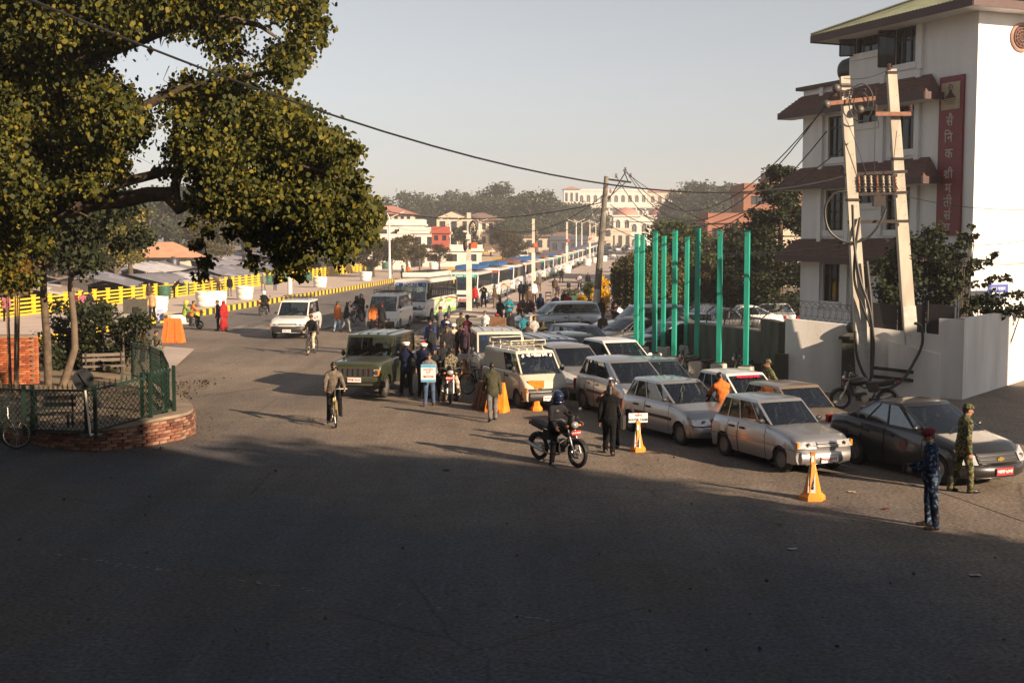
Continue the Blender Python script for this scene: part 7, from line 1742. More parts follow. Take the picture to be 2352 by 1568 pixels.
# far wooded ridge that reads as one mass
rdg = []
for i in range(900):
    x = rg3.uniform(-330,420); y = rg3.uniform(520,760); rdg.append((x,y,rg3.uniform(3,11)+3+(4 if abs(x) > 120 else 0)))
P_ = clump_points(rdg, [rg3.uniform(3,6) for _ in rdg], 3.2, rg3, .8, .4)
o = mko('woods', leaf_mesh('woods', P_, 1.5, LF_FAR, .1, True, .3, rg3), kind='stuff')
# ---------------------------------------------------------------- house blocks outside the frame and an added sky blocker, shading the foreground
Dp, Dq = Vector((.66,.75,0)), Vector((.75,-.66,0))
def offblock(label, p0, p1, q0, q1, h, name='building'):
    b = thing(name, label, 'building'); m_ = MB(); c = [Dp*p0+Dq*q0, Dp*p1+Dq*q0, Dp*p1+Dq*q1, Dp*p0+Dq*q1]
    m_.add([tuple(x) for x in c]+[(x.x,x.y,h) for x in c], [(0,1,5,4),(1,2,6,5),(2,3,7,6),(3,0,4,7),(4,5,6,7)]); m_.v = [(x,y,z if z else -.1) for x,y,z in m_.v]; m_.build('wall', [HC], b)
    for f_ in range(int(h/3)):
        for k in range(int((p1-p0)/3)):
            c0 = Dp*(p0+1.5+3*k)+Dq*(q0-.03)+Vector((0,0,3*f_+1.6)); MB().bar(c0-Dp*.6,c0+Dp*.6,.08,1.4,up=(0,0,1)).build('window', [GLF], b)
offblock('tall plain house block just outside the picture to the right', -40, 16.4, 16, 26, 16.5); offblock('lower house block farther along the side road, out of the picture', 30.0, 42, 6.5, 16, 10.4)

offblock('added unseen block behind the viewpoint, cutting sky light on the foreground', -60, -9, -45, 12, 20)  # added off-frame block that holds sky light back from the near road
tree('roadside_tree', 'roadside tree outside the picture whose crown fringes the shadow on the road', (20.2,4.1), 13.0, 'round', 31, LF_MID, .9); tree('roadside_tree', 'second roadside tree beyond the right edge of the picture, beside the house block', (27.0,-.4), 15.5, 'round', 32, LF_MID, .8)

for k, (a, b, sg_, lab) in enumerate((((1077,492,85.4),(1225,505,125),.8,'from the first to the second plaza pole'),((1225,505,125),(1302,512,183),1.2,'from the second to the third plaza pole'),((1077,498,85.4),(1396,440,up_b.y),1.6,'from the first plaza pole to the slim pole'),((1225,508,125),(1398,452,up_b.y),1.5,'from the second plaza pole to the slim pole'),((1437,396,up_b.y),(2340,500,60),3.0,'passing behind the white building'),((895,512,149),(1077,495,85.4),1.0,'from the lamp pole to the first plaza pole'))): wire('thin dark wire slung '+lab, AT(*a), AT(*b), sg_, .022 if k < 4 else .018)
# ---------------------------------------------------------------- vehicles
SIL = paint('silver', (.46,.47,.49), .8, .30); SIL2 = paint('silver_cool', (.40,.43,.46), .8, .25); BEI = paint('beige_grey', (.40,.385,.36), .75, .35); GRD = paint('charcoal', (.014,.015,.019), .4, .10)
NAV = paint('dark_blue', (.012,.022,.06), .3, .3); TEALP = paint('dark_teal', (.02,.05,.055), .3, .3); GBL = paint('grey_blue', (.05,.07,.09), .35, .35); WHT = paint('white', (.70,.69,.66), 0, .35); WHD = paint('white_dusty', (.60,.55,.45), 0, .95)
OLV = paint('olive', (.030,.040,.022), .1, .35); BRB = paint('bronze', (.30,.23,.16), .6, .5); CREAM = paint('cream_dusty', (.52,.48,.40), 0, .8); DGRY = paint('dark_grey', (.045,.05,.055), .35, .35)
HD = math.degrees(math.atan2(-2.0,.855))
def car_w(kind, label, uv, ang, pm, side=-1, cat='car', name='parked_car', xy=None, **k):
    p = xy or G(*uv); return vehicle(kind, name, label, cat, place_wheel(kind, p, ang, side), ang, pm, **k)
v1, i1 = car_w('hatch800', 'silver boxy small hatchback nearest the orange cone, front of the waiting row', (1794,1084), HD, SIL, plate=('white','बा४च ६०१२'), group='cars waiting in the row', lampc=1, slats=0)
v2, i2 = car_w('zen', 'silver rounded hatchback with dark side strip just behind the front silver car', (1562,1021.7), HD+2, SIL, plate=('white','बा१च ४८२०'), group='cars waiting in the row', seatm=SEATW)
v3, i3 = car_w('ritz', 'silver bulbous hatchback with swept headlight behind the man in black', (1426,966), HD-1, SIL, plate=('white','बा६च ३२१४'), group='cars waiting in the row')
v4, i4 = car_w('ritz', 'beige-grey hatchback right of the white van, facing the camera', None, HD-3, BEI, xy=(1.50,37.9), plate=('white','बा५च १२०७'), group='cars waiting in the row')
v5, i5 = car_w('omni', 'dusty white van with a roof rack and lettering on its windshield', None, HD+1, WHD, xy=(.16,35.8), cat='van', name='van', rack=(RACKM,-1.3,.25,.55,.09,.14), plate=('white','बा२च ७४३१'), roofm=WHD, chromebump=False)
tm = MB(); a = i5['wp'](0,.84,True,.0); b_ = i5['wp'](0,.5,True,.0); up5 = Vector(a)-Vector(b_); put_text(tm, 'माँ शितला देवी', .125, Vector(i5['wp'](0,.80,True,-.03))+Vector((.02,0,0)), (0,1,0), up5, 0, .001, .004)
for s in (-1,1): tm.ell(tuple(Vector(i5['wp'](s*.72,.79,True,-.03))+Vector((.02,0,0))), (.01,.04,.045), 8, 6)
tm.build('windshield_lettering', [LWHITE], v5)
v6, i6 = car_w('jeep', 'dusty cream-white off-roader standing behind the white van', None, -83, CREAM, xy=(-1.05,39.6), cat='car', plate=('white','बा३च १९०६'), slats=5)
v7, _ = vehicle('jeep', 'jeep', 'olive green jeep with chrome slatted grille and white plate, facing left of camera', 'jeep', place_wheel('jeep', (-3.84,38.25), -101, 1), -101, OLV, plate=('white','बा१झ ३८०५'))
ph = math.degrees(math.atan2(-.91,.42)); v8, i8 = vehicle('sedan', 'parked_car', 'dark grey sedan with a red number plate and five-spoke wheels at the right', 'car', place_wheel('sedan', G(1961,1065), ph, -1, 'r'), ph, GRD, plate=('red','बा२च ५८०४'), group='cars waiting in the row')
em_ = MB(); p = i8['FX'](0, i8['zt'](2.15)+.07, .045); em_.box(p,(.02,.16,.05)).box(p,(.021,.07,.085)); em_.build('badge', [M('badge_gold',(.55,.38,.10),.3,.8)], v8)
q = i8['sect'](.35,-1)[2]; rp = MB().lathe([(.13,0),(.125,.004),(.09,.004)],20,(q[0],q[1]-.004,q[2]+.06),0,'y'); rp.build('door_roundel', [M('roundel',(.14,.05,.05),.6)], v8)
v9, i9 = car_w('hatch800', 'bronze-brown boxy small car between the silver hatchback and the dark sedan', None, HD, BRB, xy=(6.55,28.35), plate=('white','बा१च २२४८'), group='cars waiting in the row')
v10, i10 = car_w('hatch800', 'white boxy small car with a red sun strip on its windshield', None, HD, WHT, xy=(5.78,31.1), plate=('white','बा३च ५५१०'), group='cars waiting in the row')
s_ = MB(); s_.grid([[tuple(Vector(i10['wp'](y,t,True,.012))+Vector((.012,0,.01))) for y in np.linspace(-.86,.86,9)] for t in (.76,.88)]); s_.build('sun_strip', [DARK], v10)
tm = MB(); put_text(tm, 'NAMASKAR', .13, Vector(i10['wp'](0,.82,True,.012))+Vector((.03,0,.01)), (0,1,0), Vector(i10['wp'](0,.84,True))-Vector(i10['wp'](0,.7,True)), 0, .001, .004); tm.build('strip_lettering', [M('letter_pink',(.60,.02,.06),.5,var=0)], v10)
v11, i11 = car_w('zen', 'grey-blue small hatchback with dark windshield beside the concrete blocks', None, HD, GBL, xy=(4.0,34.7), plate=('red','बा७च ९०२१'), group='cars waiting in the row', roofm=SIL2)
v12, i12 = car_w('ritz', 'white hatchback with dark glass in the middle of the waiting cars', None, HD, WHT, xy=(3.25,40.0), plate=('red','बा५च ७७०२'), group='cars waiting in the row')
car_w('ritz', 'dark teal hatchback behind the white hatchback', None, HD+2, TEALP, xy=(2.05,42.6), det=1, group='cars waiting in the row'); 
vehicle('ritz', 'parked_car', 'dark blue-grey hatchback with round roof, third row of cars', 'car', (2.75,48.5), HD+10, NAV, det=1, group='cars waiting in the row')
vehicle('hiace', 'station_wagon', 'dark blue wagon hidden behind the van with the roof rack', 'car', (1.15,42.0), -76, NAV, det=1, H=1.62, hr=1.56, L=4.0, W=1.62, group='cars waiting in the row')
vehicle('suv', 'parked_car', 'silver off-roader seen from the side, in front of the sitting crowd', 'car', (2.25,63.7), 200, SIL2, det=2, plate=('white','बा१च ९११०'), flare=False)
vehicle('sedan', 'parked_car', 'dark grey sedan facing left behind the leftmost green posts', 'car', (5.0,54.0), 212, DGRY, det=1, H=1.52)
vehicle('suv', 'parked_car', 'white off-roader with a roof rack behind the green posts', 'car', (5.9,58.6), 197, WHT, det=1, rack=(RACKD,-1.9,.2,.62,.06,.14), H=1.82, hr=1.76)
vehicle('ritz', 'parked_car', 'dark blue car with a pale paper in its window behind the posts', 'car', (7.6,56.0), 216, NAV, det=1); vehicle('suv', 'parked_car', 'dark grey off-roader just behind the concrete blocks', 'car', (6.35,50.3), 205, GRD, det=1, H=1.55, hr=1.50)
for x, y, a, kd, c, lab in ((10.2,62,190,'sedan',GRD,'black car parked beyond the retaining wall'),(11.7,64.5,185,'sedan',WHT,'white car parked beyond the retaining wall, beside a black one'),(13.0,66,180,'ritz',SIL2,'silver car parked beyond the retaining wall, nearest the white building'),(12.2,74,170,'suv',WHT,'white station wagon under the trees beyond the retaining wall'),(9.6,68,190,'zen',DGRY,'dark small car tucked behind the willow')):
    vehicle(kd, 'parked_car', lab, 'car', (x,y), a, c, det=1, group='cars beyond the retaining wall')
v22, i22 = vehicle('suv', 'car', 'white off-roader with a roof rack driving towards the crossing on the left', 'car', (-10.75,62.9), -92, WHT, det=2, H=1.86, hr=1.78, L=4.6, W=1.80, lowm=BLK, rack=(RACKD,-1.7,.3,.60,.05,.10), plate=('white','बा१झ ७२३०'), grille=(.42,.16))
v23, i23 = vehicle('hiace', 'van', 'white microbus with a black luggage rack, ahead of the sports bus', 'van', (-6.55,67.6), -97, WHT, det=2, lowm=BLK, rack=(RACKD,-1.6,.9,.66,.06,.12), plate=('red','बा२ख ११०४'))
# ---- buses
BW = paint('bus_white', (.68,.66,.62), 0, .55); GLIME = M('bus_lime', (.16,.50,.02), .4, var=.06); GLIME2 = M('bus_pale_lime', (.40,.60,.28), .4, var=.05); BRED = M('bus_brownred', (.25,.05,.03), .45); BBLUE = M('bus_blue', (.02,.10,.36), .45, var=.1); BTEAL = M('bus_teal', (.02,.26,.20), .45); BGRN = M('bus_green', (.03,.28,.10), .45); BGOLD = M('bus_gold', (.60,.38,.05), .45); DUSTR = M('bus_roof_dust', (.30,.22,.17), .9, var=.25)
TARB = M('tarp_roof_blue', (.02,.085,.24), .6, var=.2, scale=3)
def bus(label, pos, ang, style, det=2, rackc=None, group='buses queued along the street', **k):
    b, I = vehicle('bus', 'bus', label, 'bus', pos, ang, BW, det=det, plate=('red','बा३ख ४२५६') if det == 2 else None, roofm=BW, group=group, **k)
    S, sect, wp, FX, hw = I['S'], I['sect'], I['wp'], I['FX'], I['hw']
    def SP(x, z, s=1, o=.014): # point on the flank
        P = sect(x, s); zz = [p[2] for p in P]; y = float(np.interp(z, zz, [abs(p[1]) for p in P])); return (P[0][0] if False else x, s*(y+o), z)
    def ribbon(cen, wid, mat, name='stripe', s=1, o=.014):
        m_ = MB(); up_, lo = [], []
        for (x, z), w in zip(cen, wid): up_.append(SP(x, min(z+w/2,1.33), s, o)); lo.append(SP(x, max(z-w/2,.46), s, o))
        rows = [lo, up_] if s > 0 else [up_, lo]
        m_.grid(rows); m_.build(name, [mat], b, True)
    sx = [x for x in np.linspace(-3.7, 3.3, 29)]
    if style == 'sports':
        f = lambda x: 1.28-.0*x
        rb = [(x, .86+.06*math.sin(x*1.2)) for x in sx if x < 2.3]; ribbon(rb, [.86 for x, z in rb], GLIME, 'green_flank')
        for (cx, cz, r1, r2, mt_) in ((1.35,.86,.40,.30,GLIME2),(1.35,.86,.24,.18,GLIME2),(-.2,.80,.5,.40,BW)):
            pts = [(cx+r1*1.3*math.cos(a), cz+r1*math.sin(a)) for a in np.linspace(0,2*PI,25)]; m_ = MB()
            inn = [(cx+r2*1.3*math.cos(a), cz+r2*math.sin(a)) for a in np.linspace(0,2*PI,25)]
            m_.grid([[SP(x, min(max(z,.46),1.34), 1, .022) for x, z in pts],[SP(x, min(max(z,.46),1.34), 1, .022) for x, z in inn]]); m_.build('swirl', [mt_], b, True)
        ribbon([(x, 1.20+.12*math.sin((x+3)*.9)*(1 if x < 0 else .4)) for x in sx if x < 1.6], [.09]*40, BRED); ribbon([(x, 1.06+.14*math.sin((x+3)*.9)) for x in sx if x < 1.8], [.06]*40, GLIME2)
        ribbon([(x, 1.34) for x in sx if x > 1.5], [.03]*40, BRED)
        w = MB(); w.grid([[tuple(Vector(wp(y,t,True,.0))+Vector((.012,0,0))) for y in np.linspace(-.90,.90,11)] for t in (.68,.86)]); w.build('sun_strip', [M('strip_blue',(.02,.09,.28),.4)], b)
        tm = MB(); c = Vector(wp(0,.77,True))+Vector((.026,0,0)); put_text(tm, 'SPORTS', .27, c, (0,1,0), Vector(wp(0,.9,True))-Vector(wp(0,.6,True)), 0, .002, .009)
        for s in (-1,1): put_text(tm, 'N', .2, c+Vector((-.03,s*.78,0)), (0,1,0), (0,0,1), 0, .002)
        tm.build('strip_lettering', [LWHITE], b); tm = MB(); put_text(tm, 'W', .36, (-2.9,hw*.93+.03,2.18), (-1,0,0), (0,0,1), 0, .002, .01); tm.build('flank_lettering', [BGOLD], b)
        q = MB(); q.box((-.4,0,S['H']+.14),(5.4,1.6,.26)); q.build('roof_box', [BW], b); q = MB()
        for y in np.linspace(-.6,.6,5): q.bar((-2.9,y,S['H']+.29),(2.0,y,S['H']+.29),.05,.03)
        for x in np.linspace(-2.8,1.9,7): q.bar((x,-.7,S['H']+.31),(x,.7,S['H']+.31),.05,.03)
        q.build('roof_rack', [RACKD], b)
    else:
        c1, c2, c3, low, rackm = style
        ribbon([(x, .98+.20*math.sin(x*.8+.5)) for x in sx], [.05+.08*abs(math.sin(x)) for x in sx], c1); ribbon([(x, .80+.24*math.sin(x*.9+1.4)) for x in sx], [.06]*40, c2); ribbon([(x, .56) for x in sx if x < 1.6], [.14]*40, c3)
        if det == 2:
            for kx_ in (2.2,.4,-2.9): ribbon([(kx_+.5*t, .62+.5*t*t) for t in np.linspace(0,1,6)], [.10,.09,.07,.05,.03,.01], c1)
        w = MB(); w.grid([[tuple(Vector(wp(y,t,True,.0))+Vector((.012,0,0))) for y in np.linspace(-.90,.90,9)] for t in (.70,.88)]); w.build('sun_strip', [c3 if det == 1 else c1], b)
        if det == 2:
            tm = MB(); put_text(tm, low[1], .17, Vector(wp(0,.79,True))+Vector((.026,0,0)), (0,1,0), (0,0,1), 0, .002, .004); tm.build('strip_lettering', [LWHITE], b)
        q = MB(); q.grid([[ (lambda p:(p[0]+.012,p[1],p[2]))(FX(y,z,.0)) for y in np.linspace(-hw*.93,hw*.93,9)] for z in (.50,.74)]); q.build('front_band', [low[0]], b)
        H = S['H']
        if rackm is not None:
            q = MB(); 
            for s in (-1,1): q.box((-.5,s*.80,H+.19),(5.6,.05,.26))
            q.box((2.3,0,H+.19),(.05,1.6,.26)); q.box((-3.3,0,H+.19),(.05,1.6,.26)); q.build('roof_rack_side', [rackm], b)
        q = MB(); q.box((-.5,0,H+.06),(5.5,1.55,.05)); q.build('luggage_deck', [DUSTR], b); q = MB()
        for x in np.linspace(-3.2,2.2,9): q.bar((x,-.8,H+.34),(x,.8,H+.34),.05,.03)
        q.build('roof_rack', [RACKD if not rackm else rackm], b)
    return b
ba = -96.5
bus('white and lime green bus with SPORTS on its windshield, first in the queue', (-5.15,75.7), -101, 'sports')
RACKB = M('rack_brown',(.13,.06,.045),.7,var=.2)
BS = [(BBLUE,BRED,BTEAL,(BBLUE,'KALIKA YATAYAT'),TARB),(BRED,GLIME,BBLUE,(BGRN,'SAJHA BUS'),TARB),(BBLUE,BRED,BGRN,(BGRN,'NEPAL YATAYAT'),RACKB),(BRED,BBLUE,BBLUE,(BW,'CITY BUS'),TARB)]
bpos = [(88.2,-3.3,0,'with a teal sun strip and blue roof rack, second in the queue'),(100.8,-1.95,1,'with red and green waves, third in the queue'),(111.6,-.75,2,'with a green front corner, fourth in the queue'),(123.2,.45,3,'with a blue roof rack, fifth in the queue, beside the second concrete pole')]
PB = []
for y, x, k, lab in bpos:
    st = BS[k]
    if k == 0: st = (BTEAL,BRED,BBLUE,(BBLUE,'KALIKA YATAYAT'),TARB)
    PB.append(bus('white bus '+lab, (x+.35,y+3.9), ba, st, 2))
far_l = ['sixth','seventh','eighth','ninth','tenth','eleventh','twelfth','thirteenth','fourteenth','fifteenth']
y = 135.5; i = 0
fb_ = [bus('far', (0,0), ba, BS[j], 1) for j in (0,2)]
while y < 330 and i < 16:
    x = ex(y)-1.0
    if i < 10: lab = 'white bus, '+far_l[i]+' in the queue, its roof half hidden by the one in front'
    else: lab = 'tiny white bus near the far end of the long queue'
    o = fb_[i] if i < 2 else copy_tree(fb_[i % 2]); o.location = (x, y+3.9, gz(y)); o['label'] = lab; o.rotation_euler = (0,0,R(ba)); y += 11.6+(i%3)*.6; i += 1
for u, v, kd, c, lab in ((1395,583,'hiace',WHT,'tiny white microbus at the end of the plaza'),(1417,578,'suv',WHT,'tiny white car at the end of the plaza'),(1440,574,'sedan',SIL2,'tiny silver car at the far street end'),(1300,592,'sedan',DGRY,'tiny dark car on the far left lane'),(1234,596,'sedan',GRD,'tiny black car in the far square'),(1200,598,'hiace',WHT,'tiny white van in the far square'),(1385,590,'hiace',TEALP,'small teal van near the last buses')):
    x, y = G(u,v); vehicle(kd, 'car', lab, 'car', (x,y), -80, c, det=0, plate=None)
# ---------------------------------------------------------------- two-wheelers with riders
mb1 = motorbike('black motorcycle with chrome crash bars ridden past the cones', (.99,26.85), -52, 'black')
person((.93,26.95), -52, 'ridefoot', 'charcoal', 'black', 'grey', label='person in a dark jacket and blue-visored helmet riding the nearest motorcycle', hat='helmet', hatc='navy', vox=.011)
mb2 = motorbike('black motorcycle standing between the youths, facing the camera', G(1035,920), -88, 'black', 'बा२९प ७७८१'); person((G(1035,920)[0], G(1035,920)[1]+.12), -88, 'ridefoot', 'black', 'beige', None, label='person in a black jacket and pale trousers on the motorcycle facing the camera', hat='helmet', hatc='charcoal', vox=.014)
x, y = G(822,740); motorbike('motorcycle carrying two people between the white cars', (x,y), -105, 'charcoal'); person((x,y), -105, 'ride', 'black', 'charcoal', label='person steering the motorcycle with two riders, dark helmet', hat='helmet', hatc='black'); person((x+.16,y+.6), -105, 'pillion', 'charcoal', 'black', label='person riding pillion on the motorcycle between the white cars', hat='helmet', hatc='charcoal')
x, y = G(606,724); motorbike('motorcycle riding away along the striped kerb', (x,y), 84, 'black'); person((x,y-.05), 84, 'ride', 'black', 'black', label='person in black with a white helmet riding away along the kerb', hat='helmet_open', hatc='white')
x, y = G(432,756); scooter('green and white scooter passing the orange barrier', (x,y), 20, col='lime'); person((x-.18,y-.05), 20, 'ride', 'lime', 'charcoal', label='person in a lime jacket on the scooter', hat='helmet_open', hatc='yellow'); person((x+.20,y+.02), 20, 'ride', 'orange', 'black', label='person in an orange jacket steering the green scooter')
x, y = G(925,648); motorbike('motorcycle seen from behind on the far lane beside the first bus', (x,y), 85, 'black', det=1); person((x,y), 85, 'ride', 'charcoal', 'black', label='person riding away beside the first bus', hat='helmet_open', hatc='black')
x, y = G(205,735,.35); motorbike('parked motorcycle on the promenade with people sitting on it', (x,y), -30, 'black', z=.35, det=1, parked=True); person((x,y), -30, 'sit', 'charcoal', 'jeans', label='person in dark clothes sitting on the parked motorcycle by the railing', z=.72); person((x-.9,y+.2), -60, 'stand2', 'darkred', 'black', label='person in dark red standing by the parked motorcycle', z=.35)
x, y = G(487,668,.35); motorbike('motorcycle parked against the yellow railing', (x,y), 15, 'charcoal', z=.35, det=1, parked=True)
x, y = G(309,748); motorbike('motorcycle passing behind the park shrubs', (x,y), -70, 'black', det=1); person((x,y), -70, 'ride', 'darkred', 'charcoal', label='person with helmet on the motorcycle behind the park shrubs', hat='helmet', hatc='black')
x, y = G(2000,935); motorbike('black motorcycle parked behind the dark sedan at the gate pillar', (x-.35,y-.5), 172, 'black', det=1, parked=True); 
x, y = G(1600,880); motorbike('motorcycle parked at the concrete blocks behind the silver cars', (x,y), 160, 'black', det=1, parked=True); x, y = G(1712,885); motorbike('second motorcycle parked at the rightmost concrete block', (x+.1,y-.3), 165, 'charcoal', det=1, parked=True)
x, y = G(768,975); bicycle('gold-brown bicycle ridden towards the camera', (x,y), -78, 0, (.34,.27,.13)); person((x-.03,y+.10), -78, 'pedal', 'taupe', 'black', label='person in a grey-brown jacket and black face mask riding a bicycle', mask=1, vox=.012)
x, y = G(717,813); bicycle('dark bicycle crossing in front of the white off-roader', (x,y), -97, 0, (.05,.05,.05)); person((x,y+.1), -97, 'pedal', 'black', 'beige', 'beige', label='person in a black sweater and beige trousers on a bicycle', hat='cap', hatc='brown', vox=.015)
x, y = G(20,1034); bicycle('black bicycle leaning at the left edge of the picture', (x-.45,y+.1), 12, 0, (.02,.02,.02), lean=-6)
x, y = HEAD(1063,800,1.5); bicycle('bicycle pushed among the standing people', (x+.5,y+.5), -40, 0, (.06,.05,.05))
# ---------------------------------------------------------------- people near the front
p, inf = person(G(2136,1212), 172, 'chest', 'camo_blue', 'camo_blue', label='soldier in blue camouflage and maroon beret looking at his phone', hat='beret', hatc='maroon', vox=.010, h=1.70, boots=1, acc='navy', cat='soldier')
ph_ = MB().box((0,0,0),(.075,.012,.14)).build('phone', [BLK], loc=tuple(at_hand(p,inf,1)+Vector((-.05,.02,.03))), label='dark phone held by the soldier in blue camouflage', cat='phone')
person(G(2210,1130), 4, 'stroll', 'camo_green', 'camo_green', label='soldier in green camouflage and cap walking past the dark sedan', hat='cap', hatc='camo_green', vox=.010, h=1.74, boots=1, cat='soldier')
p, inf = person(G(1399,1043), 78, 'walk2', 'black', 'black', label='person in black with long dark hair carrying a shoulder bag, walking away', hairlen=.5, vox=.011, h=1.64)
bgx = p.location+Vector((.30,.02,.62)); bag = thing('shoulder_bag', 'black bag hanging at the hip of the person in black', 'bag', tuple(bgx), R(78)); q = MB().box((0,0,.1),(.30,.12,.34)).build('bag', [M('bag_black',(.013,.013,.014),.7)], bag); bv = q.modifiers.new('b','BEVEL'); bv.width = .03; MB().tube([(-.1,0,.26),(-.04,.12,.60),(.02,.2,.78)], .014, 5).tube([(.1,0,.26),(.06,.14,.60),(.02,.2,.78)], .014, 5).build('strap', [BLK], bag, True)
person(G(1131,966), 100, 'walk', 'olive', 'grey', label='person in a dark olive hooded jacket and grey trousers walking away past the white van', vox=.011, h=1.62, collar=1)
person(G(933,908), 75, 'camera', 'navy', 'black', label='traffic policeman in navy with white cap, back to the camera beside the jeep', hat='peaked', hatc='white', vox=.012, h=1.68, cat='policeman', stripe=1, acc='lightgrey', collar=1)
person(G(970,912), 40, 'stand2', 'navy', 'black', label='second traffic policeman with white cap, left of the youth with the poster', hat='peaked', hatc='white', vox=.013, h=1.68, cat='policeman', stripe=1, acc='lightgrey')
p, inf = person(G(986,931), -88, 'placard', 'grey', 'jeans', label='young person walking forward with a printed poster, open grey jacket', vox=.012, h=1.60, shoes='brown')
bp_ = thing('poster', 'white poster with red and blue print held by the young person', 'poster', tuple(p.location+Vector((.0,-.36,.98))), 0)
MB().box((0,0,0),(.42,.012,.50)).build('sheet', [PWHITE], bp_)
MB().box((0,-.0075,.205),(.41,.003,.08)).box((0,-.0075,-.215),(.41,.003,.06)).build('blue_band', [M('print_blue',(.05,.30,.50),.6)], bp_)
tm = MB(); put_text(tm, 'सहयोग', .11, (0,-.0085,.10), (1,0,0), (0,0,1), 0, .001); put_text(tm, 'गरौं', .11, (0,-.0085,.01), (1,0,0), (0,0,1), 0, .001); tm.box((0,-.008,-.08),(.30,.002,.02)).box((0,-.008,-.12),(.34,.002,.02)); tm.build('poster_lettering', [LRED], bp_)
